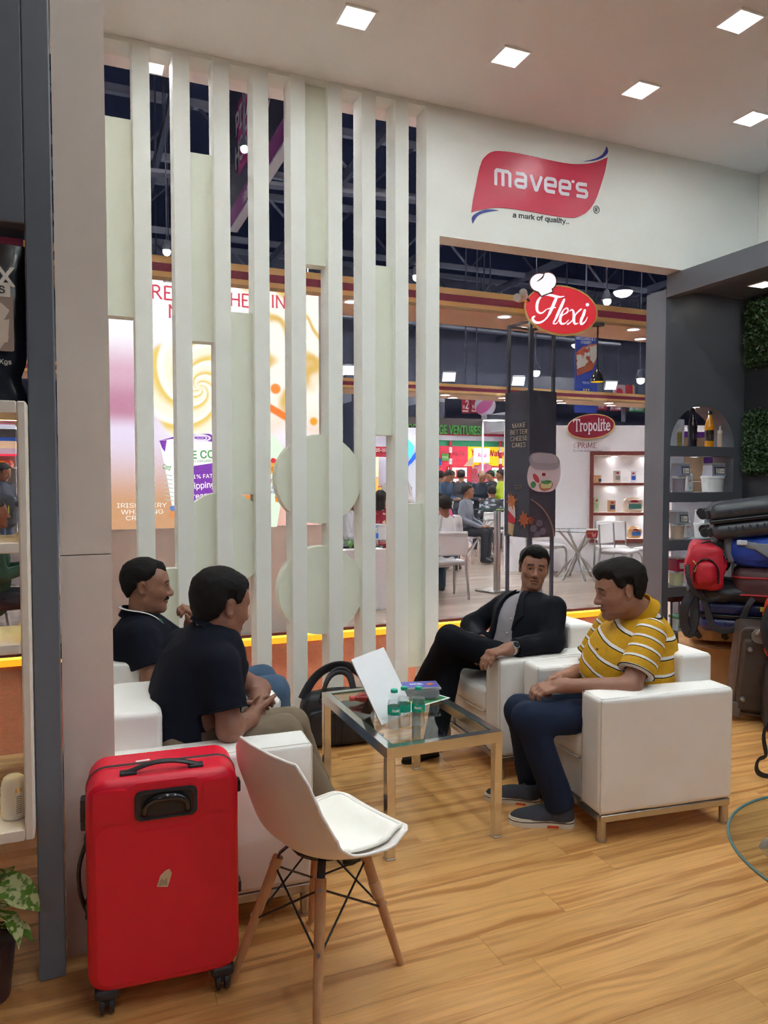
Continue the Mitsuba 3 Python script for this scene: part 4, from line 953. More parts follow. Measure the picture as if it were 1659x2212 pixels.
sh_ = put('shirt', nets(lambda p: smax(f(p), (zc - p[:, 2]).astype(F4), .01), *levels_bounds(j), .006), NAVY, k, smooth=50)
put('collar', collar(j['neck'] + V(-.012, 0, -.02), unit(j['M'][:3, 3] - j['neck'] + V(.03, 0, .05)), V(.95, .3, 0), .074, .045, 26), NAVY, sh_, smooth=60)
for s in 'RL':
    a, b = j['sh' + s], j['el' + s]; e = a + (b - a) * .695; d = unit(b - a); A_, B_, _ = frame_of(d)
    put('cuff', tube([e + .0735 * (math.cos(t_) * A_ + math.sin(t_) * B_) for t_ in np.linspace(0, 2 * math.pi, 36, endpoint=False)], .004, 8, True), NAVY, sh_, smooth=True)
shoe(k, pZ(745, 1868), pZ(818, 1828), BSH, flat('#0c0c0c'), 'dress'); shoe(k, pZ(650, 1790) , pZ(712, 1752), BSH, flat('#0c0c0c'), 'dress')

# ---- man with a moustache and a lanyard
k = thing('person', 'man with a moustache, navy polo, jeans and a white lanyard on the far left armchair', 'person')
j = dict(shR=J(306, 1375, 3.34), elR=J(330, 1465, 3.28), wrR=J(420, 1440, 3.40), elL=J(425, 1420, 3.70), wrL=J(412, 1352, 3.52),
         hipR=J(330, 1500, 3.42), hipL=J(335, 1490, 3.62), knR=J(592, 1492, 3.42), knL=J(566, 1468, 3.64), anR=J(615, 1640, 3.40), anL=J(590, 1600, 3.66), neck=J(306, 1328, 3.50))
j['lat'] = ((0, -1, 0), (-.10, -.99, 0)); j['shL'] = j['shR'] - V(-.10, -.99, 0) * .36
j['levels'] = [(J(330, 1490, 3.5), .19, .145), (J(320, 1450, 3.5), .195, .15), (J(310, 1400, 3.5), .195, .135), (J(305, 1380, 3.5), .155, .092), (J(305, 1350, 3.5), .085, .056)]
j['M'] = headM(pY(311, 1277, 3.42) + V(.02, .08, .008), (.97, -.22, 0), 4, 0, 0.98)
j['handR'] = (V(.8, .4, .1), V(0, 0, -1), V(0, 1, 0))
j['handL'] = (V(-.1, -.35, .9), V(-.9, -.2, 0), V(-.3, -.9, 0), dict(curl=(50, 70, 40)))
JEANS = cloth_mat('blue_jeans', '#3f5267', .0012)
o = dict(skin='#7e5744', hairc='#100e0e', head=dict(hair=.013, hairline=.076, recede=.3, fat=.004, nose=1.12, nr=.055, sideburn=-.012, open=.8, stubble=.3, gaze=(0, 1, -.05)), trousers=JEANS, thigh=.085, cuff=.062, waist=.58)
seated(k, j, o)
hM = j['M']
mst = nets(lambda p: uni([cap_((-.026, .083, -.056), (-.004, .0955, -.0485), .0035, .0062), cap_((.026, .083, -.056), (.004, .0955, -.0485), .0035, .0062)], .006)(p) + nz(.002, 160, 9)(p), (-.04, .07, -.075), (.04, .125, -.03), .002)
put('moustache', xf(mst, hM), 'mat_hair_100e0e', k, smooth=True)
f2_ = shirt_field(j, o, .008, .72, seed=61)
zc2 = j['levels'][0][0][2] - .12
sh_ = put('shirt', nets(lambda p: smax(f2_(p), (zc2 - p[:, 2]).astype(F4), .01), *levels_bounds(j), .007), NAVY, k, smooth=50)
put('collar', collar(j['neck'] + V(-.012, 0, -.02), unit(j['M'][:3, 3] - j['neck'] + V(-.01, 0, .03)), V(.96, -.2, 0), .072, .042, 26), NAVY, sh_, smooth=60)
nb = j['neck']
ln = spline([nb + V(.10, -.01, -.30), nb + V(.115, -.055, -.16), nb + V(.09, -.085, -.04), nb + V(.02, -.092, .018), nb + V(-.06, -.065, .035), nb + V(-.092, .0, .04), nb + V(-.06, .07, .035), nb + V(.03, .09, .015), nb + V(.10, .07, -.06), nb + V(.125, .0, -.2), nb + V(.10, -.005, -.30)], 60)
ly = put('lanyard', tube(ln, .0, 8, flat_=(.0075, .003, (0, 0, 1))), flat('#d9d6d6', .6), k, smooth=True, label='white lanyard with green print')
for i in (14, 17): put('print', cone(ln[i] + V(0, -.004, 0), ln[i] + V(-.002, -.0085, .002), .008, .008, 14), flat('#3c6b50'), ly)
for a in (('R', 600, 1668, 640, 1650), ('L', 580, 1628, 615, 1612)): shoe(k, pZ(a[1], a[2]), pZ(a[3], a[4]), BSH, flat('#0c0c0c'), 'dress')
# ------------------------------------------------------------------ shelf of the grey partition: lamps and goods
def niche_lamp(x, z, lab):
    k = thing('shelf_lamp', lab, 'shelf lamp')
    put('housing', lathe([(0, 0), (.034, 0), (.036, -.004), (.030, -.0045), (.029, -.003)], 24, (x, 4.50, z)), flat('#dcdcdc'), k)
    t_ = np.linspace(0, 2 * math.pi, 20, endpoint=False)
    q = mesh(np.vstack([np.c_[x + .028 * np.cos(t_), 4.50 + .028 * np.sin(t_), np.full(20, z - .0032)], [[x, 4.50, z - .0032]]]), [((i + 1) % 20, i, 20) for i in range(20)])
    put('lens', q, DIFF, k, **glow((1, 1, 1), 420, .5))
lx = pY(1500, 985, 4.5)[0]
niche_lamp(lx, arch_z1 - .001, 'small round lamp at the top of the arched niche')
for i, n_ in enumerate(('shelf below the arch', 'shelf half hidden by the black suitcase', 'shelf with the red tub')):
    niche_lamp(lx, ROWS[i][1] - .001, f'small round lamp above the {n_}')
def sx(px_, Y=4.5): return pY(px_, 1050, Y)[0]
def tub(x, z, r, h, col, lab, name='tub', grp=None, Y=4.51):
    k = thing(name, lab, 'tub', grp)
    c = col if col.startswith('mat_') else mat('tub_' + col.strip('#'), col, .35, .5)
    put('body', lathe([(0, .001), (r * .88, .001), (r * .97, h * .86), (r * .97, h * .88), (0, h * .88)], 32, (x, Y, z)), c, k, smooth=40)
    put('lid', lathe([(r * .9, h * .84), (r * 1.03, h * .84), (r * 1.04, h * .97), (r * 1.0, h), (0, h)], 32, (x, Y, z)), mat('tub_lid', '#e2e6e8', .35, .5), k, smooth=40)
def carton(x, z, w, h, lab, fill, band='#3a3f55', Y=4.50, rot=0):
    k = thing('food_container', lab, 'container')
    M = rotz(rot, (x, Y, z)); d = .055
    put('body', xf(hull([(s * (w / 2 - (.006 if zz else .0)) , t_ * (d - (.008 if zz else 0)), zz) for s in (-1, 1) for t_ in (-1, 1) for zz in (0.0, h * .9)]), M), mat('ctn_' + fill.strip('#'), fill, .15, .6), k)
    put('lid', xf(rbox(-w / 2 + .002, w / 2 - .002, -d + .004, d - .004, h * .88, h, .008), M), HAZY, k, smooth=40)
    put('label', xf(prism(sg.box(-w * .34, h * .14, w * .42, h * .72), 0, .0015), M @ basis((0, -d - .0005, 0), (1, 0, 0), (0, .10, 1))), flat(band), k)
    put('label', xf(prism(sg.box(-w * .24, h * .18, w * .36, h * .60), .0015, .0022), M @ basis((0, -d - .0005, 0), (1, 0, 0), (0, .10, 1))), flat('#d8d2cc'), k)
    put('print', xf(cat([prism(sg.box(-w * .2, h * (.24 + .09 * i), w * (.0 + .05 * (i % 2)), h * (.27 + .09 * i)), .0022, .0026) for i in range(4)] + [prism(sg.box(w * .1, h * .34, w * .32, h * .38), .0022, .0026)]), M @ basis((0, -d - .0005, 0), (1, 0, 0), (0, .10, 1))), flat('#3b3b4c'), k)
def jug(x, z, w, h, lab, Y=4.54):
    k = thing('plastic_bottle', lab, 'bottle', None)
    put('body', cat([rbox(x - w / 2, x + w / 2, Y - .03, Y + .03, z, z + h * .78, .012), hull(np.vstack([np.c_[x + (w / 2 - .006) * np.cos(np.linspace(0, 6.28, 20)), Y + .026 * np.sin(np.linspace(0, 6.28, 20)), np.full(20, z + h * .74)], np.c_[x + .016 * np.cos(np.linspace(0, 6.28, 20)), Y + .016 * np.sin(np.linspace(0, 6.28, 20)), np.full(20, z + h * .88)]]))]), mat('white_jug', '#eceeee', .35, .5), k, smooth=40)
    put('cap', lathe([(0, h * .87), (.0185, h * .87), (.0185, h), (0, h)], 20, (x, Y, z)), flat('#f2f2f2', .4), k, smooth=40)
    put('print', cat([box(x - .02, x + .012, Y - .0312, Y - .030, z + h * .50, z + h * .53), box(x - .02, x + .0, Y - .0312, Y - .030, z + h * .44, z + h * .46)]), flat('#b5443a'), k)
    put('print', box(x - .012, x + .012, Y - .0312, Y - .030, z + h * .12, z + h * .24), flat('#b9bcc4'), k)
def syrup(x, z, liq, lab_c, lab, Y=4.50):
    k = thing('syrup_bottle', lab, 'bottle'); h = pY(1500, 882, Y)[2] - z
    put('body', lathe([(0, .001), (.030, .001), (.0335, .01), (.0335, h * .42), (.036, h * .50), (.034, h * .56), (.022, h * .74), (.0155, h * .82), (.0155, h * .86), (0, h * .86)], 30, (x, Y, z)), mat('syrup_' + liq.strip('#'), liq, .08, .7), k, smooth=40)
    put('cap', lathe([(0, h * .85), (.018, h * .85), (.019, h * .98), (.015, h), (0, h)], 24, (x, Y, z)), BLACK, k, smooth=40)
    l = put('label', lathe([(.0342, h * .16), (.0342, h * .46)], 30, (x, Y, z)), flat(lab_c, .5), k, smooth=True)
    put('lettering', cat([wrapped(xf(prism(sg.box(-.018, 0, .006 + .006 * (i % 2), .004), 0, .0006), rotz(0, (-.004, i * .011, 0))), .0344, z + h * .2).apply_translation((x, Y, 0)) for i in range(4)]), flat('#cfc8bf'), l)
def dropper(x, z, liq, lab, Y=4.50):
    k = thing('dropper_bottle', lab, 'bottle', None); h = pY(1466, 916, Y)[2] - z
    put('body', lathe([(0, .001), (.018, .001), (.018, h * .70), (0, h * .70)], 24, (x, Y, z)), mat('drop_' + liq.strip('#'), liq, .3, .5), k, smooth=40)
    put('cap', lathe([(0, h * .64), (.0185, h * .64), (.0185, h * .77), (.008, h * .80), (.006, h * .95), (.003, h), (0, h)], 20, (x, Y, z)), flat('#d9cfc4', .5), k, smooth=40)
    put('label', lathe([(.0184, h * .18), (.0184, h * .58)], 24, (x, Y, z)), flat('#c9b9a4' if liq != '#8a7a3c' else '#7d7238', .5), k, smooth=True)
za = arch_z0 + .0005
dropper(sx(1466), za, '#8a7a3c', 'small olive dropper bottle at the left end of the arched niche')
syrup(sx(1494), za, '#15101a', '#17131c', 'tall dark syrup bottle in the arched niche')
syrup(sx(1530), za, '#e08e08', '#2a1a14', 'tall orange syrup bottle in the arched niche')
dropper(sx(1553), za, '#d9b39a', 'small pinkish dropper bottle right of the orange bottle in the arched niche')
CL, R1, R2, R3, R4 = 'clear', ROWS[0], ROWS[1], ROWS[2], ROWS[3]
hT = pY(1500, 1028, 4.5)[2] - R1[0]
tub(sx(1468), R1[0] + .0005, .052, hT, '#9a8e98', 'greyish tub at the left of the shelf below the arch')
carton(sx(1469), R1[0] + hT + .001, .105, .098, 'clear container with printed label on the greyish tub below the arch', '#8d93a6', '#4a4f66')
jug(sx(1494), R1[0] + .0005, .058, .185, 'white plastic bottle on the shelf below the arch')
tub(sx(1541), R1[0] + .0005, .088, hT, '#dfe3e2', 'large white tub at the right of the shelf below the arch')
carton(sx(1542), R1[0] + hT + .001, .150, .098, 'clear container with label on the large white tub below the arch', '#8f92a8', '#3c3c46')
hT = pY(1500, 1130, 4.5)[2] - R2[0]
tub(sx(1467), R2[0] + .0005, .055, hT, '#cbb29a', 'beige tub at the left of the shelf beside the black suitcase')
carton(sx(1467), R2[0] + hT + .001, .110, .100, 'clear container standing on the beige tub', '#9da3a8', '#4a5055')
jug(sx(1491), R2[0] + .0005, .055, .180, 'white plastic bottle beside the beige tub')
tub(sx(1521), R2[0] + .0005, .066, hT, '#e4e8e8', 'white tub partly hidden by the lying black suitcase')
carton(sx(1524), R2[0] + hT + .001, .125, .100, 'clear container behind the tip of the lying black suitcase', '#b3bcc6', '#8f98a2')
hT = pY(1500, 1230, 4.5)[2] - R3[0]
tub(sx(1466), R3[0] + .0005, .058, hT, '#d6d2a8', 'cream tub on the shelf beside the red duffel')
carton(sx(1466), R3[0] + hT + .001, .110, .105, 'red container with label standing on the cream tub', '#9c2038', '#a83048')
k = thing('tray', 'dark brown flat tray on the lowest open shelf', 'tray')
put('tray', rbox(sx(1448), sx(1492), 4.46, 4.60, R4[1] - .05, R4[1] - .012, .006), flat('#4a2a22', .5), k, smooth=40)
put('stand', cat([box(sx(1449), sx(1449) + .008, 4.47, 4.48, R4[0] + .001, R4[1] - .05), box(sx(1490), sx(1490) + .008, 4.59, 4.6, R4[0] + .001, R4[1] - .05), box(sx(1449), sx(1449) + .008, 4.59, 4.6, R4[0] + .001, R4[1] - .05), box(sx(1490), sx(1490) + .008, 4.47, 4.48, R4[0] + .001, R4[1] - .05)]), flat('#3a2a24'), k)
k = thing('food_container', 'green and white food container on the lowest open shelf', 'container')
xx = sx(1466)
put('body', rbox(xx - .042, xx + .042, 4.445, 4.455 + .085, R4[0] + .001, R4[0] + .105, .012), flat('#cfd8d4', .3), k, smooth=40)
put('lid', rbox(xx - .045, xx + .045, 4.442, 4.545, R4[0] + .105, R4[0] + .128, .008), flat('#5fa07c', .35), k, smooth=40)
put('label', box(xx - .035, xx + .04, 4.4435, 4.4448, R4[0] + .02, R4[0] + .075), flat('#8fa79b'), k)
put('label', box(xx - .03, xx + .03, 4.4425, 4.4434, R4[0] + .035, R4[0] + .045), flat('#39453f'), k)

# spotlight under the portal roof, hedge mats on the dark wall
k = thing('portal_lamp', 'square lamp in the dark portal roof at the right edge', 'ceiling lamp')
lp = pZ(1650, 614, 2.949)
put('frame', box(lp[0] - .08, lp[0] + .08, lp[1] - .08, lp[1] + .08, 2.944, 2.9495), DIFF, k)
q = mesh([(lp[0] - .07, lp[1] - .07, 2.9435), (lp[0] + .07, lp[1] - .07, 2.9435), (lp[0] + .07, lp[1] + .07, 2.9435), (lp[0] - .07, lp[1] + .07, 2.9435)], [(0, 2, 1), (0, 3, 2)])
put('diffuser', q, DIFF, k, **glow((1, .98, .94), 14, .4))
LEAF = mat('hedge_leaf', lambda p, n, uv: mix(lin('#1c3020'), lin('#43603a'), noise(p.x * 60, p.y * 60, p.z * 60)), .5, .4)
def hedge(z0, z1, lab):
    r_ = np.random.default_rng(int(z0 * 100)); y0, y1 = 3.62, 4.36; N = 6500
    k = thing('hedge_mat', lab, 'hedge panel', None)
    put('backing', box(4.925, 4.9705, y0, y1, z0, z1), flat('#1c2a18', .9), k)
    c = np.c_[4.925 - r_.random(N) ** 1.6 * .045, y0 + r_.random(N) * (y1 - y0), z0 + r_.random(N) * (z1 - z0)]
    e = r_.random(N) < .12; c[e, 1] = np.where(r_.random(e.sum()) < .5, y0 - .01, y1 + .01) + r_.normal(0, .012, e.sum()); c[e, 0] = 4.925 + r_.random(e.sum()) * .04
    e = r_.random(N) < .12; c[e, 2] = np.where(r_.random(e.sum()) < .5, z0 - .01, z1 + .01) + r_.normal(0, .012, e.sum()); c[e, 0] = 4.925 + r_.random(e.sum()) * .04
    a = r_.normal(size=(N, 3)); a /= np.linalg.norm(a, axis=1, keepdims=True); b = np.cross(a, r_.normal(size=(N, 3))); b /= np.linalg.norm(b, axis=1, keepdims=True)
    L = .013 + .007 * r_.random(N)[:, None]
    v = np.stack([c - a * L, c + b * L * .5 + a * L * .1, c + a * L, c - b * L * .5 + a * L * .1], 1).reshape(-1, 3); i = np.arange(N)[:, None] * 4
    v[:, 0] = np.minimum(v[:, 0], 4.968)
    put('foliage', mesh(v, np.vstack([i + [0, 1, 2], i + [0, 2, 3]])), LEAF, k, kind='stuff')
hz = lambda y: pX(1630, y, 4.93)[2]
hedge(hz(784), hz(655), 'upper square mat of artificial boxwood leaves on the dark wall')
hedge(hz(1016), hz(893), 'lower square mat of artificial boxwood leaves on the dark wall')

# ------------------------------------------------------------------ the pile of luggage
NYL = lambda c, n: mat('nylon_' + n, paint(c, .12, 25), .55, .4, bump=lambda p, n, uv: .010 * fbm(p.x * 14, p.y * 14, p.z * 14, 3) + .0004 * noise(p.x * 500, p.y * 500, p.z * 500), bscale=1.0)
YP = 3.72
PA = math.radians(44.0); PR_ = np.array([[math.cos(PA), -math.sin(PA), 0], [math.sin(PA), math.cos(PA), 0], [0, 0, 1]])   # world -> the pile's own axes
PM = np.eye(4); PM[:3, :3] = PR_.T; PM = PM @ rotz(0, (0, 1.46, 0))
def at(x, y, Y=YP):
    d = PR_ @ ray(x, y); p = EYE + d * (Y + 1.46) / d[1]; return p - V(0, 1.46, 0)
_put = put
def put(name, mesh, mat, parent=None, **kw): return _put(name, mesh if isinstance(mesh, dict) else xf(mesh, PM), mat, parent, **kw)
# cardboard boxes
CARD = mat('cardboard', lambda p, n, uv: mix(lin('#b98d62'), lin('#9a7048'), fbm(p.x * 9, p.y * 9, p.z * 9, 3)), .8, .15, bump=lambda p, n, uv: .012 * fbm(p.x * 12, p.y * 12, p.z * 12, 3), bscale=1.0)
a, b = at(1466, 1480, 4.02), at(1566, 1398, 4.02)
k = thing('cardboard_box', 'large crumpled cardboard box on the floor under the luggage pile', 'box')
m = wrinkle(box(a[0], a[0] + .62, 4.0, 4.38, 0.001, b[2], .01), .016, 9, 2); m.vertices[:, 2] = np.maximum(m.vertices[:, 2], .001)
put('carton', m, CARD, k, smooth=20)
fl = np.array([(a[0] - .005, 3.985, b[2] - .01), (a[0] + .62, 3.985, b[2] - .02), (a[0] + .62, 4.38, b[2] + .012), (a[0] - .005, 4.38, b[2] + .015)])
tp = wrinkle(hull(np.vstack([fl, fl + V(0, 0, .006)])), .012, 14, 4)
put('flap', tp, CARD, k, smooth=20)
zb0 = b[2] + .032; zb1 = max(at(1530, 1374, 4.05)[2], zb0 + .10); a2 = at(1492, 1400, 4.05)
k = thing('cardboard_box', 'flatter brown cardboard box with black marks under the blue suitcase', 'box')
cb = put('carton', wrinkle(box(a2[0], a2[0] + .50, 4.04, 4.36, zb0, zb1, .004), .003, 12, 5), CARD, k, smooth=20)
for i, xo in enumerate((.02, .19)):
    put('print', xf(prism(sg.Polygon([(0, 0), (.03, -.02), (.05, .0), (.022, .045), (.004, .05)]), 0, .001), basis((a2[0] + xo, 4.0345, zb0 + .03), (1, 0, 0), (0, 0, 1))), flat('#1a1613'), cb)
# navy hard suitcase lying on the boxes
def hardcase(lab, cpos, L, Wd, H, tilt, rz, colr, name, ribs=14, wheels=True, label=None):
    k = thing('suitcase', lab, 'suitcase')
    M = rotz(rz, cpos) @ trimesh.transformations.rotation_matrix(math.radians(-tilt), (0, 1, 0))
    m_ = mat(name, colr, .33, .5)
    lo_, hi_ = -H / 2, H / 2
    bs = [put('half_shell', xf(rbox(-L / 2, L / 2, -Wd / 2, Wd / 2, a_, b_, min(.055, H * .24)), M), m_, k, smooth=40) for a_, b_ in ((lo_, -.0), (.012, hi_))]
    put('seam_trim', xf(rbox(-L / 2 - .004, L / 2 + .004, -Wd / 2 - .004, Wd / 2 + .004, -.006, .018, .008), M), mat('trim_' + name, '#0c0d11', .3, .5), k, smooth=40)
    for i in range(ribs):
        y = -Wd / 2; x = -L / 2 + .10 + i * (L - .2) / max(ribs - 1, 1)
        for a_, b_, q in ((lo_ + .05, -.03, bs[0]), (.04, hi_ - .05, bs[1])):
            if i < 7: put('rib', xf(rbox(x - .005, x + .005, y - .004, y + .004, a_, b_, .003, 1), M), m_, q)
        if i < 7: put('rib', xf(rbox(x - .005, x + .005, -Wd / 2 + .06, Wd / 2 - .06, hi_ - .004, hi_ + .004, .003, 1), M), m_, bs[1])
    if wheels:
        for sy in (-1, 1):
            for sz in (-1, 1):
                c = V(-L / 2 - .025, sy * (Wd / 2 - .07), sz * (H / 2 - .055))
                w_ = put('caster', xf(rbox(c[0] - .0, c[0] + .03, c[1] - .03, c[1] + .03, c[2] - .03, c[2] + .03, .01), M), RUB, k, smooth=40)
                put('wheel', xf(cone(c + V(-.012, -.014, 0), c + V(-.012, .014, 0), .030, n=22), M), BLACK, w_, smooth=40)
    for xo in (.02, .055):
        z_ = put('zip_pull', xf(cat([rbox(xo - .006, xo + .006, -Wd / 2 - .018, -Wd / 2 - .004, .0, .016, .003), rbox(xo - .004, xo + .004, -Wd / 2 - .016, -Wd / 2 - .010, -.045, .002, .002)]), M), STEEL, k, smooth=40)
    return k, M
zn = at(1500, 1368, 3.95)[2]
nz0, nz1 = max(zb1 + .008, .40), at(1560, 1295, 3.90)[2]
xn = at(1500, 1340, 3.92)[0]
nk_, nM = hardcase('dark blue hard suitcase lying flat near the bottom of the luggage pile', (xn + .40, 4.00, (nz0 + nz1) / 2 + .005), .74, .50, nz1 - nz0, 0, -3, '#141c4a', 'navy_shell', 10)
put('tag', xf(tube(spline([(.03, -.262, .06), (.035, -.275, .0), (.02, -.272, -.09)], 12), .0, 6, flat_=(.010, .0015, (0, 1, 0))), nM), flat('#6f7078'), nk_)
put('tag_end', xf(rbox(-.01, .03, -.275, -.258, .055, .085, .004), nM), flat('#c9b437'), nk_)
# black bag under the red duffel with hanging straps
BK = NYL('#15161b', 'black')
def bagshape(x0, x1, y0, y1, z0, z1, r, bulge, amp, seed): return wrinkle(puff(x0, x1, y0, y1, z0, z1, r, bulge), amp, 11, seed)
kx0, kx1 = at(1490, 1290, 3.68)[0], at(1570, 1290, 3.68)[0]
kz1 = at(1520, 1262, 3.72)[2]
k = thing('travel_bag', 'black soft travel bag squeezed between the red duffel and the blue suitcase', 'bag')
put('body', bagshape(kx0, kx0 + .40, 3.70, 4.20, nz1 + .014, kz1, .05, .02, .012, 3), BK, k, smooth=60)
put('strap', tube(spline([(kx0 + .02, 3.70, kz1 - .05), (kx0 - .02, 3.66, nz1), (kx0 - .03, 3.67, nz1 - .12), (kx0 + .0, 3.68, nz1 - .2), (kx0 + .03, 3.69, nz1 - .1), (kx0 + .02, 3.70, nz1 + .03)], 40), 0, 8, flat_=(.030, .003, (0, 1, 0))), BK, k, smooth=True)
put('strap', tube(spline([(kx0 + .06, 3.685, kz1 - .04), (kx0 + .10, 3.67, nz1 - .02), (kx0 + .17, 3.665, nz1 - .16), (kx0 + .26, 3.67, nz1 - .15), (kx0 + .34, 3.68, nz1 - .0), (kx0 + .37, 3.69, nz1 + .05)], 40), 0, 8, flat_=(.020, .0025, (0, 1, 0))), BK, k, smooth=True)
# red duffel
rx0, rx1, rz0, rz1 = at(1484, 1200, 3.66)[0], at(1566, 1200, 3.66)[0], kz1 - .035, at(1530, 1176, 3.66)[2]
REDN = NYL('#a01626', 'red')
k = thing('duffel_bag', 'red duffel bag with black zipper resting on the luggage pile', 'bag')
m = puff(rx0, rx1, 3.60, 3.98, rz0 + .02, rz1, .045, .010); cxm = (rx0 + rx1) / 2
m.vertices[:, 0] = cxm + (m.vertices[:, 0] - cxm) * np.interp(m.vertices[:, 2], [rz0, (rz0 + rz1) / 2, rz1], [.92, 1.05, .80])
put('body', wrinkle(m, .026, 9, 8), REDN, k, smooth=60)
po = put('pocket', wrinkle(puff(rx0 + .05, rx1 - .05, 3.570, 3.63, rz0 + .05, rz0 + .20, .04, .01), .004, 16, 4), REDN, k, smooth=60)
put('zipper', tube(spline([(rx0 + .04, 3.585, rz0 + .06), (rx0 + .05, 3.575, rz0 + .17), (cxm, 3.568, rz0 + .215), (rx1 - .05, 3.575, rz0 + .17), (rx1 - .04, 3.585, rz0 + .06)], 30), .0, 8, flat_=(.004, .012, (0, 1, 0))), BLACK, po, smooth=True)
put('strap', tube(spline([(rx0 - .0, 3.60, rz0 + .17), (rx0 + .01, 3.575, rz0 + .08), (rx0 + .05, 3.575, rz0 - .0), (rx0 + .14, 3.61, rz0 - .05), (rx0 + .20, 3.62, rz0 - .03)], 30), .0, 8, flat_=(.013, .0025, (0, 1, 0))), BLACK, k, smooth=True)
put('clip', cat([tube(spline([(rx0 + .035, 3.578, rz1 - .10), (rx0 + .055, 3.572, rz1 - .13), (rx0 + .04, 3.572, rz1 - .17)], 12), .005, 8), tube(spline([(rx0 + .072, 3.578, rz1 - .10), (rx0 + .058, 3.571, rz1 - .13), (rx0 + .045, 3.571, rz1 - .17)], 12), .004, 8)]), mat('gold_clip', '#c9b078', .25, .5, .9), k, smooth=True)
put('top_zip', tube(spline([(rx0 + .09, 3.70, rz1 + .004), (cxm + .02, 3.72, rz1 + .012), (cxm + .09, 3.66, rz1 - .03), (cxm + .12, 3.62, rz1 - .09)], 24), .0, 8, flat_=(.014, .004, (0, .3, 1))), BLACK, k, smooth=True)
# burgundy soft suitcase with red piping, blue duffel
bx0 = at(1566, 1260, 3.72)[0]; bz0, bz1 = nz1 + .016, at(1610, 1226, 3.74)[2]
BUR = NYL('#3a2022', 'burgundy')
k = thing('soft_suitcase', 'dark burgundy soft suitcase with red piping in the luggage pile', 'suitcase')
Mb_ = rotz(-4, (bx0 + .05, 3.70, bz0))
bw, bd_, bh = .62, .46, bz1 - bz0
put('body', xf(wrinkle(puff(.0, bw, 0, bd_, 0.003, bh, .05, .012), .006, 9, 6), Mb_), BUR, k, smooth=60)
for z_ in (.05, bh - .06):
    put('piping', xf(tube(np.c_[np.array(rr(-.004, bw + .004, -.008, bd_ + .004, .06).exterior.coords)[:-1], np.full(len(rr(0, 1, 0, 1, .06).exterior.coords) - 1, z_)], .006, 8, True), Mb_), flat('#9e2630', .5), k, smooth=True)
ux0 = at(1570, 1190, 3.72)[0]; uz0, uz1 = bz1 + .012, at(1620, 1150, 3.72)[2]
BLU = NYL('#1f3f9c', 'blue')
k = thing('duffel_bag', 'bright blue duffel bag with grey straps under the black suitcase', 'bag')
ul = .58
put('body', bagshape(ux0, ux0 + ul, 3.66, 4.02, uz0, uz1, .09, .015, .016, 12), BLU, k, smooth=60)
GST = flat('#6d7076', .7)
put('end_panel', bagshape(ux0 - .012, ux0 + .045, 3.70, 3.98, uz0 + .02, uz1 - .02, .025, .01, .008, 5), GST, k, smooth=60)
zm = (uz0 + uz1) / 2
put('strap', tube(spline([(ux0 + .06, 3.66, uz1 - .06), (ux0 + .2, 3.635, uz1 - .085), (ux0 + .4, 3.64, uz1 - .03), (ux0 + .55, 3.68, uz1 + .0)], 24), 0, 8, flat_=(.022, .004, (0, 1, 0))), GST, k, smooth=True)
put('strap', tube(spline([(ux0 + .14, 3.645, uz1 - .07), (ux0 + .23, 3.632, zm - .02), (ux0 + .29, 3.645, uz0 + .05)], 18), 0, 8, flat_=(.020, .004, (0, 1, 0))), GST, k, smooth=True)
put('buckle', rbox(ux0 + .05, ux0 + .11, 3.625, 3.65, uz1 - .075, uz1 - .045, .006), flat('#b9bcc2', .4), k, smooth=40)
# black hard case on top, tilted
tc = at(1534, 1131, 3.62); hh = .225
hardcase('black hard-shell suitcase lying tilted on top of the luggage pile', (tc[0] + .36, 3.87, tc[2] + .05), .72, .50, hh, 8, 0, '#23262c', 'black_shell', 14)
k = thing('duffel_bag', 'dark rolled bag stuffed beside the red duffel under the black suitcase', 'bag')
put('body', bagshape(rx1 - .07, ux0 + .03, 3.74, 4.1, bz1 - .03, uz1 - .03, .05, .01, .012, 9), BK, k, smooth=60)
put = _put
# upright brown trolley case
k = thing('trolley_case', 'upright grey-brown fabric trolley case with round studs by the luggage pile', 'suitcase')
f0, f1 = pZ(1580, 1556), pZ(1668, 1572)
BRN = NYL('#3b322e', 'brown')
exv = unit(f1 - f0); Mt = basis((f0 + f1) / 2 + V(0, 0, .0), exv, (-exv[1], exv[0], 0), (0, 0, 1)); Mt = Mt @ trimesh.transformations.rotation_matrix(math.radians(7), (0, 1, 0))
Mt = basis(pZ(1578, 1556) + V(.0, .0, .03), unit(V(.80, -.60, 0)), unit(V(.60, .80, 0)), (0, 0, 1)) @ trimesh.transformations.rotation_matrix(math.radians(9), (1, 0, 0)) @ trimesh.transformations.rotation_matrix(math.radians(3), (0, 1, 0))
th_ = .585
put('body', xf(wrinkle(puff(0, .30, .0, .20, .02, th_, .035, .008), .004, 9, 7), Mt), BRN, k, smooth=60)
put('front_panel', xf(wrinkle(puff(.02, .28, -.022, .02, .05, th_ - .07, .02, .006), .003, 9, 3), Mt), BRN, k, smooth=60)
put('piping', xf(tube(np.array([(x, -.004, z) for x, z in np.array(rr(.004, .296, .024, th_ - .004, .035).exterior.coords)[:-1]]), .005, 8, True), Mt), flat('#54473f', .6), k, smooth=True)
for x, z in ((.06, th_ - .13), (.235, th_ - .15), (.05, .13), (.24, .13)):
    put('stud', xf(cat([cone((x, -.022, z), (x, -.038, z), .017, .013, 18), cone((x, -.038, z), (x, -.044, z), .010, .006, 14)]), Mt), mat('stud_metal', '#8a8785', .35, .5, .7), k, smooth=40)
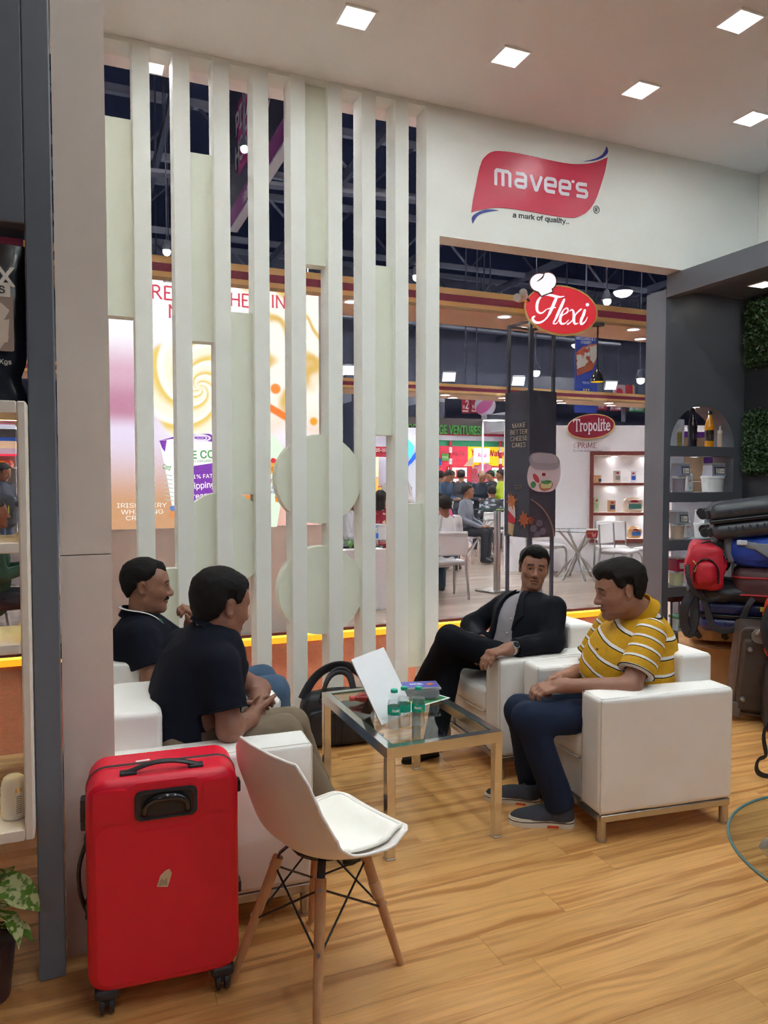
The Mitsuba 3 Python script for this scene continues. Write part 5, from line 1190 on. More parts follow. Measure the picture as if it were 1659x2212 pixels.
gp = put('handle_plate', xf(prism(rr(.06, .25, th_ - .085, th_ + .004, .04), -.0, .014), Mt @ basis((0, -.014, 0), (1, 0, 0), (0, 0, 1))), mat('grey_plastic', '#75716d', .35, .5), k, smooth=30)
put('grip', xf(tube(spline([(.085, -.03, th_ - .03), (.10, -.035, th_ + .0), (.155, -.037, th_ + .008), (.21, -.035, th_ + .0), (.225, -.03, th_ - .03)], 20), .011, 10), Mt), mat('grey_plastic2', '#8c8884', .3, .5), gp, smooth=True)
for x in (.03, .27):
    put('wheel', xf(cone((x - .014, .05, .008), (x + .014, .05, .008), .032, n=22), Mt), flat('#2a2724', .5), k, smooth=40)
put('wheel_guard', xf(rbox(-.008, .05, -.02, .09, -.0, .10, .008), Mt), flat('#5a534d', .4), k, smooth=40)
def put(name, mesh, mat, parent=None, **kw): return _put(name, mesh if isinstance(mesh, dict) else xf(mesh, PM), mat, parent, **kw)
# black soft bag behind the trolley and an orange bag at the edge, backpack strap
k = thing('travel_bag', 'black bag behind the upright trolley case', 'bag')
xb = at(1600, 1390, 3.75)[0]
put('body', bagshape(xb + .06, xb + .62, 3.74, 3.98, .001, .40, .05, .02, .012, 15), BK, k, smooth=60)
k = thing('backpack', 'orange and black backpack at the right edge of the luggage pile', 'backpack')
xo = at(1652, 1325, 3.62)[0]
put('body', bagshape(xo, xo + .35, 3.45, 3.68, .42, .80, .06, .02, .01, 16), mat('orange_nylon', '#c4472a', .5, .4), k, smooth=60)
put('strap', tube(spline([(xo + .02, 3.46, .76), (xo - .015, 3.45, .66), (xo - .012, 3.45, .56), (xo + .03, 3.46, .46)], 20), 0, 8, flat_=(.022, .008, (0, 1, 0))), BK, k, smooth=True)
put('pedestal_bag', bagshape(xo - .01, xo + .36, 3.40, 3.70, .001, .42, .05, .01, .01, 17), BK, k, smooth=60)
put = _put
k = thing('backpack', 'black backpack on the floor at the right edge, only its strap loop in view', 'backpack')
f = pZ(1668, 1676)
put('body', bagshape(f[0] + .20, f[0] + .56, f[1] - .22, f[1] + .10, .001, .44, .07, .02, .012, 18), BK, k, smooth=60)
s0 = [pY(1659, 1560, f[1]), pY(1650, 1600, f[1]), pY(1652, 1635, f[1]), pY(1640, 1640, f[1]), pY(1634, 1658, f[1]), pY(1642, 1672, f[1]), pY(1662, 1680, f[1] - .02)]
s0 = [V(p[0], p[1], max(p[2], .012)) for p in s0]
put('strap', tube(spline([s0[0] + V(.06, 0, .05)] + s0 + [s0[-1] + V(.05, -.02, .0)], 50), 0, 8, flat_=(.013, .003, (0, 1, .2))), BK, k, smooth=True)

# ------------------------------------------------------------------ left: display shelf, pouch, bottle, plant
k = thing('display_shelf', 'cream display shelf cabinet hanging in the grey frame at the left edge', 'shelf')
CREAM = mat('cream_board', paint('#e2d8cb', .03), .5, .35)
xr, xl = -.1265, -.62; dy0, dy1 = 2.30, 2.60
zt, zbm = 1.722, .475
put('side_panel', box(xr - .024, xr, dy0, dy1, zbm, zt, .004), CREAM, k)
put('side_panel', box(xl, xl + .024, dy0, dy1, zbm, zt, .004), CREAM, k)
put('top_panel', box(xl + .0245, xr - .0245, dy0, dy1, zt - .036, zt, .003), CREAM, k)
put('bottom_panel', box(xl + .0245, xr - .0245, dy0, dy1, zbm, zbm + .034, .003), CREAM, k)
for z in (1.297, 1.012): put('shelf_board', box(xl + .0245, xr - .0245, dy0, dy1, z, z + .030, .003), CREAM, k)
for z0_, z1_ in ((1.335, 1.60), (1.18, 1.29), (1.05, 1.0)):
    pass
arch_ = sg.box(xl + .03, zbm + .04, xr - .026, zt - .04).difference(shapely.union_all([sg.box(xl + .06, a_, xr - .062, b_).buffer(.02) for a_, b_ in ((1.35, 1.66), (1.06, 1.27), (.55, .98))]))
put('back_board', xf(prism(arch_, -dy1, -dy1 + .02), basis((0, 0, 0), (1, 0, 0), (0, 0, 1))), CREAM, k)
AMB = flat('#fff0c8')
for z in (zt - .0365, 1.2965, 1.0115):
    q = mesh([(xl + .05, 2.47, z - .006), (xr - .03, 2.47, z - .006), (xr - .03, 2.485, z - .006), (xl + .05, 2.485, z - .006)], [(0, 2, 1), (0, 3, 2)])
    put('light_strip', q, AMB, k, **glow((1, .60, .17), 42, .4))
k = thing('product_pouch', 'black product pouch with white print standing on the cream display shelf', 'pouch')
px0, px1, pz1 = -.50, -.1285, 2.185
def pouch_mesh():
    n, mrow = 26, 30; u = np.linspace(0, 1, n); w_ = np.linspace(0, 1, mrow); P = []
    for sgn in (-1, 1):
        for j_ in w_:
            half = (px1 - px0) / 2 - .016 * math.exp(-((j_ - .16) / .07) ** 2)
            dep = .055 * np.clip(math.sin(min(j_, .93) / .93 * math.pi * .5 + .0) ** 0 * (1 - j_ ** 3), 0.02, 1)
            P.append(np.c_[(px0 + px1) / 2 + (u * 2 - 1) * half, 2.44 + sgn * dep * np.sqrt(np.clip(1 - (u * 2 - 1) ** 4, 0, 1)), np.full(n, zt + .001 + j_ * (pz1 - zt))])
    return hull(np.vstack(P)) if False else P
P = pouch_mesh(); nrow = 30
v = np.vstack(P); n_ = 26; f_ = []
for s_ in range(2):
    for j_ in range(nrow - 1):
        for i_ in range(n_ - 1):
            a_ = (s_ * nrow + j_) * n_ + i_; q_ = [a_, a_ + 1, a_ + n_ + 1, a_ + n_]
            q_ = q_ if s_ == 0 else q_[::-1]; f_ += [[q_[0], q_[1], q_[2]], [q_[0], q_[2], q_[3]]]
pm = mesh(v, f_); pm.vertices += np.c_[np.zeros(len(v)), (.006 * (2 * meshkit.fbm(v * 16, 3, 4) - 1)), np.zeros(len(v))]
put('pouch', pm, mat('black_foil', '#0b0c12', .22, .6), k, smooth=60)
yf = 2.372
put('header_strip', box(px0 + .01, px1 - .004, 2.445, 2.449, pz1 - .012, pz1 + .024), flat('#b85066', .5), k)
put('hanger_card', box(px0 + .01, px1 - .002, 2.451, 2.455, pz1 + .024, pz1 + .06), flat('#3c3c40', .5), k)
def on_pouch(m, x, z): return xf(m, basis((x, yf, z), (1, 0, 0), (0, 0, 1)))
def pzz(x, y): return pY(x, y, yf)
a = pzz(16, 618); put('lettering', on_pouch(text('X', .052, .003, True, center=False), a[0] - .030, a[2]), flat('#d8cfc6', .5), k)
a = pzz(20, 640); put('badge', on_pouch(prism(sg.box(-.13, 0, .0, .034).buffer(.003), 0, .002), a[0], a[2]), flat('#d2c8bd', .5), k); put('lettering', on_pouch(xf(text('ES', .020, .001, True), rotz(0, (-.026, .007, .0022))), a[0], a[2]), flat('#1b1a22'), k)
a = pzz(26, 755); photo_ = put('photo_print', on_pouch(prism(sg.box(-.20, .0, .0, .155).buffer(.006), 0, .0015), a[0], a[2]), flat('#8d7a6d', .5), k)
put('chip_print', on_pouch(cat([prism(sg.Polygon(p_), .0015 + .0003 * i, .0022 + .0003 * i) for i, p_ in enumerate(([(-.09, .0), (-.01, .02), (-.005, .085), (-.06, .07)], [(-.12, .07), (-.03, .06), (-.004, .11), (-.05, .15)], [(-.08, .0), (-.03, .0), (-.006, .035), (-.05, .05)]))]), a[0], a[2]), flat('#c9b6a6', .5), photo_)
a = pzz(23, 787); put('lettering', on_pouch(text('5 Kgs', .013, .001, True, center=False), a[0] - .046, a[2]), flat('#b9b2aa'), k)
k = thing('lotion_bottle', 'white and yellow bottle with printed label on the lower cream shelf', 'bottle')
bx, by, bz = pZ(4, 1762, zbm + .034)
bz = zbm + .0345; bx = -.185; by = 2.40
put('body', lathe([(0, .001), (.030, .001), (.033, .008), (.033, .10), (.028, .118), (.020, .125), (0, .127)], 30, (bx, by, bz)), flat('#f0e6cf', .35, .5), k, smooth=40)
put('print', cat([wrapped(xf(prism(sg.box(-.007, 0, .007, .0025), 0, .0006), rotz(0, (.016, i * .006, 0))), .0332, bz + .02).apply_translation((bx, by, 0)) for i in range(9)]), flat('#6a6258'), k)
put('print', wrapped(xf(prism(sg.box(-.009, 0, .009, .012), 0, .0006), rotz(0, (.016, 0, 0))), .0332, bz + .082).apply_translation((bx, by, 0)), flat('#e2a21c'), k)
# plant
k = thing('potted_plant', 'potted aglaonema with mottled green leaves on the floor at the left edge', 'potted plant')
pc = V(-.262, 2.37, 0)
put('pot', lathe([(0, .001), (.060, .001), (.078, .165), (.082, .165), (.082, .178), (.072, .178), (.070, .16), (0, .155)], 36, pc), mat('dark_pot', '#2a1f22', .35, .5), k, smooth=40)
put('soil', lathe([(0, .158), (.071, .156)], 24, pc), flat('#2b2119', .9), k)
LEAFM = {'type': 'principledthin', 'base_color': proc(lambda p, n, uv: mix(lin('#4c6a2a'), lin('#b9bd8c'), smoothstep(.44, .58, fbm(p.x * 70, p.y * 70, p.z * 55, 3)))), 'roughness': .4, 'diff_trans': .5, 'spec_trans': 0.0}
scene['mat_aglaonema'] = LEAFM
rr_ = random.Random(3)
def leaf(base, tip, wd, sag, twist):
    base, tip = np.asarray(base, float), np.asarray(tip, float); n = 14; ax_ = tip - base; side_ = unit(np.cross(ax_, V(0, 0, 1))); side_ = rot_about(side_, ax_, twist); upn = unit(np.cross(side_, ax_))
    rows = []
    for i in range(n):
        t_ = i / (n - 1); c = base + ax_ * t_ + upn * sag * 4 * t_ * (1 - t_); w_ = wd * math.sin(min(1, t_ ** .75) * math.pi) ** .8 * (1 - .25 * t_) + .0004
        for q in np.linspace(-1, 1, 7): rows.append(c + side_ * w_ * q + upn * (.25 * w_ * q * q + .003 * math.sin(t_ * 14 + q * 2)))
    f_ = [(i * 7 + j_, i * 7 + j_ + 1, (i + 1) * 7 + j_ + 1) for i in range(n - 1) for j_ in range(6)] + [(i * 7 + j_, (i + 1) * 7 + j_ + 1, (i + 1) * 7 + j_) for i in range(n - 1) for j_ in range(6)]
    return mesh(rows, f_)
tips = [(26, 1878, 2.36), (58, 1905, 2.34), (88, 1969, 2.28), (72, 2036, 2.26), (41, 2053, 2.22), (10, 1900, 2.5), (-30, 1890, 2.4), (-60, 1950, 2.3), (-50, 2040, 2.25), (20, 1960, 2.55), (-20, 2010, 2.15), (-90, 1920, 2.45)]
for i, (x, y, Y) in enumerate(tips):
    tp_ = pY(x, y, Y); b0 = pc + V(0, 0, .17) ; mid_ = b0 + (tp_ - b0) * .32 + V(0, 0, .05 + .05 * (i % 3))
    lf_ = put('leaf', leaf(mid_, tp_, .030 + .008 * (i % 3), .016, (-30, 10, 35, 0)[i % 4]), 'mat_aglaonema', k, smooth=True)
    put('petiole', tube(spline([b0, b0 + (mid_ - b0) * .5 + V(0, 0, .02), mid_], 8), .0035, 6), flat('#7d9450'), lf_, smooth=True)

# ------------------------------------------------------------------ the wall logo
def wallpt(x, y): p = pY(x, y, YF); return V(p[0], p[2])
k = thing('wall_logo', "red banner logo reading mavee's on the white fascia", 'logo')
def on_wall(poly, d0, d1): return xf(prism(poly, d0, d1), basis((0, YF, 0), (1, 0, 0), (0, 0, 1)))
def W2(*pts): return [wallpt(x, y) for x, y in pts]
top_ = spline(W2((1042, 345), (1058, 330), (1085, 327), (1140, 336), (1200, 349), (1245, 355), (1290, 349), (1312, 340)), 50)
rgt = spline(W2((1312, 340), (1306, 372), (1296, 405), (1282, 440), (1262, 462), (1240, 471)), 24)
bot = spline(W2((1240, 471), (1205, 468), (1160, 460), (1110, 452), (1070, 449), (1040, 453), (1018, 459)), 40)
lft = spline(W2((1018, 459), (1022, 430), (1030, 390), (1036, 362), (1042, 345)), 24)
flag = sg.Polygon(np.vstack([top_, rgt, bot, lft])).buffer(0)
put('flag', on_wall(flag, .0003, .004), mat('logo_red', '#c22a45', .35, .4), k, smooth=False)
NV = flat('#2c2f7c', .4)
sw1 = sg.Polygon(np.vstack([spline(W2((1259, 349), (1285, 343), (1303, 331), (1310, 317)), 20), spline(W2((1310, 317), (1313, 327), (1307, 337), (1292, 345), (1259, 349)), 20)])).buffer(0)
sw2 = sg.Polygon(np.vstack([spline(W2((1077, 455), (1050, 453), (1030, 460), (1019, 472), (1021, 483)), 20), spline(W2((1021, 483), (1030, 468), (1048, 459), (1077, 455)), 20)])).buffer(0)
put('swoosh', on_wall(sw1, .0003, .004), NV, k); put('swoosh', on_wall(sw2, .0003, .004), NV, k)
# letters drawn with strokes: unit x-height 1
def mv_letters():
    L, x = [], 0.0; w = .21
    def add(paths, adv):
        nonlocal x
        L.append(sa.translate(shapely.union_all([sg.LineString(np.array(p)).buffer(w / 2, cap_style=2, join_style=1) for p in paths]).buffer(-.03).buffer(.03), x, 0)); x += adv * .97
    add([[(.13, .0), (.13, .87)], [(.13, .87), (.98, .87), (1.13, .74), (1.13, .0)], [(.63, .87), (.63, .0)]], 1.45)
    add([[(.15, .87), (.70, .87), (.85, .74), (.85, .13)], [(.85, .13), (.25, .13), (.13, .24), (.13, .38), (.25, .50), (.85, .50)]], 1.16)
    add([[(.10, .93), (.46, .10), (.54, .10), (.90, .93)]], 1.10)
    e = [[(.13, .50), (.87, .50), (.87, .76), (.76, .87), (.25, .87), (.13, .74), (.13, .26), (.25, .13), (.83, .13)]]
    add(e, 1.12); add(e, 1.10)
    add([[(.05, 1.02), (.05, .86)]], .26)
    add([[(.88, .87), (.24, .87), (.13, .76), (.13, .60), (.24, .50), (.76, .50), (.87, .40), (.87, .24), (.76, .13), (.08, .13)]], 1.0)
    return L, x
Ls, tw = mv_letters()
A0, A1, B0 = wallpt(1066, 400), wallpt(1269, 432), wallpt(1066, 362)
ex2 = (A1 - A0) / tw; ey2 = (B0 - A0)
for i, g in enumerate(Ls):
    g2 = sa.affine_transform(g, [ex2[0], ey2[0], ex2[1], ey2[1], A0[0], A0[1]])
    put('letter', on_wall(g2, .004, .0065), flat('#e9e4f0', .4), k)
tgl = text('a mark of quality..', 1, .002, True, center=False)
T0, T1, T2 = wallpt(1107, 469), wallpt(1229, 484), wallpt(1107, 459)
wx = tgl.bounds[1][0]
v_ = tgl.vertices; q2 = T0 + np.outer(v_[:, 0] / wx, (T1 - T0)) + np.outer(v_[:, 1] / .95, (T2 - T0)); tg2 = mesh(np.c_[q2[:, 0], np.full(len(v_), YF - .0003) - v_[:, 2], q2[:, 1]], tgl.faces)
put('tagline', tg2, flat('#33343c', .5), k)
rc = wallpt(1288, 453); put('registered_mark', cat([on_wall(sg.Point(rc).buffer(.026, 24).difference(sg.Point(rc).buffer(.022, 24)), .0003, .003), xf(text('R', .026, .003, True), basis((rc[0], YF - .0003, rc[1] - .013), (1, 0, 0), (0, 0, 1)))]), flat('#33343c', .5), k)
# ------------------------------------------------------------------ the hall: envelope, roof steel, hall lamps
HDARK = mat('hall_dark', '#1e2335', .9, .1)
HGREY = mat('hall_grey', '#77788a', .8, .2)
TRUSS = mat('truss_grey', '#8d8f9c', .6, .3)
TRD = mat('truss_dark', '#3a3c48', .7, .2)
put('ceiling_hall', box(-45, 60, -20, 70, 15.0, 15.3), HDARK, kind='structure')
put('wall_hall_back', box(-45, 60, 44, 44.3, -.15, 15), HGREY, kind='structure', label='grey end wall of the exhibition hall')
put('wall_hall_left', box(-45.3, -45, -20, 70, -.15, 15), HDARK, kind='structure')
put('wall_hall_right', box(60, 60.3, -20, 70, -.15, 15), HDARK, kind='structure')
for i, (Y, z, dz) in enumerate(((17, 11.2, 1.6), (23, 11.0, 1.7), (29, 10.8, 1.8), (36, 10.6, 1.9))):
    k = thing('roof_truss', ('nearest light grey steel roof truss of the hall', 'second roof truss of the hall from the near side', 'third roof truss of the hall from the near side', 'farthest roof truss of the hall')[i], 'roof truss', 'steel trusses of the hall roof')
    put('top_chord', box(-20, 45, Y - .1, Y + .1, z + dz - .12, z + dz + .12), TRUSS, k)
    put('bottom_chord', box(-20, 45, Y - .09, Y + .09, z - .1, z + .1), TRUSS, k)
    n = 18; w = 65 / n
    for q in range(n):
        a, b = -20 + q * w, -20 + (q + .5) * w
        put('diagonal', tube([(a, Y, z), (b, Y, z + dz), (b + .001, Y, z + dz), (a + w, Y, z)], .055, 6), TRUSS if q % 2 else TRD, k)
ORD_ = ('first', 'second', 'third', 'fourth', 'fifth', 'sixth')
for i, X in enumerate((-4, 2.2, 7.5, 13, 19, 26)):
    k = thing('roof_purlin', 'long dark roof purlin under the hall roof, ' + ORD_[i] + ' from the left', 'roof beam', 'purlins of the hall roof')
    put('beam', box(X - .07, X + .07, 8, 43, 10.1 + .12 * i, 10.4 + .12 * i), TRD, k)
    for y in (13, 20, 27, 33): put('hanger', box(X - .02, X + .02, y - .02, y + .02, 10.4 + .12 * i, 15), TRD, k)
for i, (x0, Y, z) in enumerate(((-3, 20, 9.3), (6, 26, 8.2), (11, 27, 7.7), (2, 31, 8.9))):
    k = thing('cable_tray', 'pale cable tray hanging across the hall, %s' % ('left above the slats', 'above the red oval sign', 'above the right part of the opening', 'far back')[i], 'cable tray')
    put('tray', xf(box(-8, 8, -.15, .15, -.05, .05), rotz(-7 + 5 * i, (x0 + 4, Y, z))), TRUSS, k)
    for q in (-7, -3, 1, 5): put('hanger', xf(box(q - .02, q + .02, -.02, .02, .05, 15 - z), rotz(-7 + 5 * i, (x0 + 4, Y, z))), TRD, k)
k = thing('air_duct', 'large grey ventilation duct under the hall roof', 'duct')
put('duct', box(-14, 50, 38.5, 40.5, 6.4, 7.9), mat('duct', '#6f6f80', .6, .3), k)
put('flange', cat([box(x, x + .12, 38.42, 40.58, 6.35, 7.95) for x in range(-12, 50, 6)]), TRUSS, k, kind='stuff')
k = thing('air_duct', 'lower grey service duct along the end of the hall', 'duct')
put('duct', box(-14, 50, 41, 42.6, 3.9, 5.2), mat('duct2', '#5c5d70', .6, .3), k)
def disc_light(x, y, z, r, rad, parent, mname='glow_disc', weight=.3, name='lens'):
    t_ = np.linspace(0, 2 * math.pi, 18, endpoint=False)
    q = mesh(np.vstack([np.c_[x + r * np.cos(t_), y + r * np.sin(t_), np.full(18, z)], [[x, y, z]]]), [((i + 1) % 18, i, 18) for i in range(18)])
    return put(name, q, DIFF, parent, **glow((1, .99, .96), rad, weight))
HL = [(3, 5.6), (9, 9), (-5, 9), (3, 15), (12, 17), (20, 12), (8, 26), (-3, 22), (22, 26), (12, 37), (28, 37), (-4, -12), (4, -13), (12, -10)]
for i, (x, y) in enumerate(HL):
    k = thing('high_bay_lamp', 'round high-bay lamp under the hall roof', 'hall lamp', 'high-bay lamps of the hall')
    put('housing', lathe([(0, .07), (.42, .07), (.42, .10), (.15, .3), (0, .32)], 20, (x, y, 9.6)), TRD, k)
    put('rod', box(x - .02, x + .02, y - .02, y + .02, 9.9, 14.999), TRD, k)
    put('lens', lathe([(0, -.16), (.16, -.15), (.30, -.09), (.38, .0), (.40, .06)], 20, (x, y, 9.6)), DIFF, k, smooth=True, **glow((.93, .97, 1.0), HALL * (2 if y < 0 else 6), 1.0))
for x, y, t, lab in ((360, 541, 17, 'small lit spot lamp seen through the second slat gap'), (527, 320, 8.0, 'bright spot lamp in front of the hanging purple banner'), (1310, 648, 13, 'small lit lamp hanging right of the red oval sign'), (899, 596, 18, 'small lit lamp seen in the last slat gap'), (1157, 802, 22, 'small lit lamp above the black column banner'), (1383, 818, 22, 'small lit lamp beside the grey pillar')):
    k = thing('spot_lamp', lab, 'spot lamp'); p = pD(x, y, t); s = t / 13
    put('head', cone(p + V(0, 0, .16) * s, p, .05 * s, .085 * s, 18), TRD, k)
    put('rod', box(p[0] - .012, p[0] + .012, p[1] - .012, p[1] + .012, p[2] + .15 * s, 15), TRD, k)
    put('bulb', trimesh.creation.icosphere(2, .07 * s).apply_translation(p - V(0, .02, .03 * s)), DIFF, k, smooth=True, **glow((1, .95, .84), 9, .05))

# ------------------------------------------------------------------ opposite booth
ORG, MAR, TAN = flat('#efba72', .5), flat('#7c2a38', .5), mat('tan_soffit', paint('#d2a681', .02), .6, .3)
def canopy(name, lab, y0, y1, z0, z1, x0, x1):
    k = thing(name, lab, 'canopy')
    put('core', box(x0, x1, y0 + .012, y1 - .012, z0, z1), TAN, k)
    h = (z1 - z0)
    for a, b, m in ((0.02, .14, flat('#b58a5e')), (.14, .36, ORG), (.36, .70, MAR), (.70, .99, ORG)):
        for yy in (y0, y1 - .0115): put('stripe', box(x0, x1, yy, yy + .0115, z0 + h * a, z0 + h * b), m, k)
    return k
k1 = canopy('canopy_beam', 'near canopy beam with orange and maroon stripes of the opposite booth', 6.985, 7.70, 3.30, 3.52, -1.6, 16)
k2 = canopy('canopy_beam', 'far canopy beam with orange and maroon stripes of the opposite booth', 13.8, 14.6, 3.30, 3.52, -1.6, 16)
for i, yy in enumerate((-1.6, 15.3)):
    c_ = thing('canopy_beam', ('left', 'right')[i] + ' side beam joining the two striped canopy beams', 'canopy')
    put('core', box(yy, yy + .7, 7.7005, 13.799, 3.30, 3.52), TAN, c_)
ORD = 'first second third fourth fifth sixth seventh eighth ninth tenth eleventh twelfth'.split()
for j_, (ys, y2, x0, x1, st) in enumerate(((7.07, 7.50, .8, 15.5, 1.78), (13.95, 14.35, 1.5, 15.5, 1.42))):
    for r_, (yy, off) in enumerate(((ys, 0), (y2, st / 2))):
        for c_, x in enumerate(np.arange(x0 + off * .55, x1, st)):
            k = thing('soffit_lamp', ORD[c_] + ' round downlight from the left, ' + ('front', 'back')[r_] + ' row of the ' + ('near', 'far')[j_] + ' striped beam', 'downlight', ('downlights of the near canopy beam', 'downlights of the far canopy beam')[j_])
            rl = .065 if j_ == 0 else .095
            put('ring', lathe([(rl, 0), (rl + .02, 0), (rl + .02, -.012), (rl, -.010)], 20, (x, yy, 3.2995)), DIFF, k)
            disc_light(x, yy, 3.292, rl, 420, k, weight=.3)
# vertical brace poles
for i, x in enumerate((-1.25, 15.65)):
    for yy in (7.3, 14.2):
        put('support_post', box(x - .08, x + .08, yy - .08, yy + .08, .0, 3.2995), TAN, k1 if yy < 10 else k2)
# plinth edge with the amber light line
k = thing('platform_edge', 'aluminium platform edge of the opposite booth above the amber light line', 'edge trim')
put('trim', box(-1.5, 16.5, 6.742, 6.758, -.03, .075), mat('maroon_edge', '#6a4a48', .3, .5), k)
put('top_trim', box(-1.5, 16.5, 6.73, 6.80, .0755, .082), STEEL, k)
k = thing('light_line', 'amber LED line along the foot of the opposite booth', 'light strip')
q = mesh([(-1.5, 6.741, -.028), (16.5, 6.741, -.028), (16.5, 6.741, .028), (-1.5, 6.741, .028)], [(0, 1, 2), (0, 2, 3)])
put('strip', q, flat('#ffb040'), k, **glow((1.0, .36, .015), 1.05, .4))
put('strip_core', mesh([(-1.5, 6.7405, .028), (16.5, 6.7405, .028), (16.5, 6.7405, .05), (-1.5, 6.7405, .05)], [(0, 1, 2), (0, 2, 3)]), flat('#ffd060'), k, **glow((1.0, .58, .06), 1.7, .4))

# the light-box poster wall
k = thing('poster_wall', 'beige wall of the opposite booth carrying the glowing cream poster', 'wall')
BEI = mat('beige_wall', paint('#e8dccf', .02), .6, .3)
put('panel', box(.20, 2.26, 7.02, 7.6, 0, 3.2995), BEI, k)
put('lower_panel', box(.22, 2.24, 7.005, 7.02, .04, 1.06), BEI, k)
k = thing('light_box_poster', 'large glowing poster of whipped cream and cartons behind the slats', 'poster')
Z0, Z1, PX0, PX1 = 1.065, 3.315, .285, 2.215
put('frame', prism(sg.box(PX0 - .02, Z0 - .012, PX1 + .02, Z1 + .012).difference(sg.box(PX0, Z0, PX1, Z1)), -7.019, -7.0) .apply_transform(basis((0, 0, 0), (1, 0, 0), (0, 0, 1))), flat('#d8d2cc', .4), k)
gx, gz = np.meshgrid(np.linspace(PX0, PX1, 260), np.linspace(Z0, Z1, 300), indexing='ij')
def gcol(h): return np.array(lin(h))
def mixn(a, b, t_): t_ = np.clip(t_, 0, 1)[..., None]; return a * (1 - t_) + b * t_
def sst(a, b, x): t_ = np.clip((x - a) / (b - a), 0, 1); return t_ * t_ * (3 - 2 * t_)
u_, w_ = gx, gz
base = np.broadcast_to(gcol('#c9986f'), gx.shape + (3,)).copy()
base = mixn(base, gcol('#e0d4ea'), sst(1.25, 1.95, w_)); base = mixn(base, gcol('#bd8299'), sst(1.95, 2.12, w_) * sst(.75, .5, u_)); base = mixn(base, gcol('#d3a8bb'), sst(2.2, 2.45, w_)); base = mixn(base, gcol('#f6f2fb'), sst(2.45, 2.85, w_))
base = mixn(base, gcol('#fbf9fa'), sst(.55, .95, u_) * sst(1.6, 2.2, w_))
base = mixn(base, gcol('#e9b9ae'), sst(1.6, 1.95, u_) * sst(1.9, 1.4, w_))
# first swirl of cream
def swirl(cx_, cz_, R, turns, ph, c_hi, c_lo, sq=1.0):
    global base
    dx, dz_ = (u_ - cx_), (w_ - cz_) / sq; r_ = np.hypot(dx, dz_); th = np.arctan2(dz_, dx)
    q_ = (th * 5 + turns * 2.2 * np.log(r_ + .05) + ph + .5 * np.sin(th * 2 + r_ * 7)) / (2 * np.pi); q_ = q_ - np.floor(q_)
    s_ = np.clip(1.15 * q_ ** .8 - 1.6 * np.clip(q_ - .88, 0, 1) * 5, 0, 1)
    col = mixn(np.broadcast_to(gcol(c_lo), gx.shape + (3,)), gcol(c_hi), sst(.12, .62, s_))
    col = mixn(col, gcol('#fdfbf2'), sst(.75, 1.0, s_))
    edge = sst(R, R * .9, r_ + .02 * np.sin(th * 7))
    base = mixn(base, col, edge)
swirl(1.06, 2.36, .52, 5.2, 1.0, '#f8f1d8', '#e6c766')
dx = u_ - 1.95; P3 = np.stack([u_ * 2.2, w_ * 1.5, u_ * 0], -1); wv = meshkit.fbm(P3, 3, 5); rb = np.clip(np.abs(((u_ * 1.3 + w_ * .8 + 1.5 * wv) * 1.6) % 1.0 - .5) * 2.4, 0, 1)
right = mixn(np.broadcast_to(gcol('#d9b25a'), gx.shape + (3,)), gcol('#fdf6e6'), sst(.05, .55, rb)); right = mixn(right, gcol('#efd9c8'), sst(2.3, 1.95, w_))
base = mixn(base, right, sst(1.38, 1.58, u_ + .05 * np.sin(w_ * 8)) * sst(1.85, 2.05, w_ + .06 * np.sin(u_ * 9)))
base = mixn(base, gcol('#f07a28'), sst(.05, .03, np.abs((w_ - 2.13) + .55 * (u_ - 1.85))) * sst(1.62, 1.68, u_) * sst(2.1, 2.0, u_))
base = mixn(base, gcol('#f08a34'), sst(.06, .04, np.hypot(u_ - 1.78, (w_ - 2.38))))
base = mixn(base, gcol('#eba32c'), sst(.05, .03, np.hypot(u_ - 2.16, (w_ - 2.08))))
I_, J_ = np.meshgrid(np.arange(259), np.arange(299), indexing='ij'); a_ = I_ * 300 + J_
fq = np.vstack([np.stack([a_, a_ + 300, a_ + 301], -1).reshape(-1, 3), np.stack([a_, a_ + 301, a_ + 1], -1).reshape(-1, 3)])
PG = 0.95
scene[key(k + '__print')] = mikit.ply(mesh(np.c_[gx.ravel(), np.full(gx.size, 7.0), gz.ravel()], fq), BLACK, smooth=True, color=base.reshape(-1, 3) * PG, emitter={'type': 'area', 'radiance': VC, 'sampling_weight': 1.0})
def litmat(h, g=PG): return glow(h, g, .02)
def on_poster(poly, d, h, name='print', par=None):
    m = poly if isinstance(poly, trimesh.Trimesh) else prism(poly, 0, .0012)
    return put(name, xf(m, basis((0, 7.0 - .0015 - d, 0), (1, 0, 0), (0, 0, 1))), BLACK, par or k, **litmat(h))
def ppt(x, y): p = pY(x, y, 7.0); return (p[0], p[2])
def ptext(s, x, y, hpx, h, bold=True, d=.002, ang=0, stretch=1.0, par=None):
    a = ppt(x, y); m = text(s, hpx, .001, bold, False, stretch)
    on_poster(xf(m, basis((a[0], a[1], 0), (math.cos(ang), math.sin(ang), 0), (-math.sin(ang), math.cos(ang), 0))), d, h, 'lettering', par)
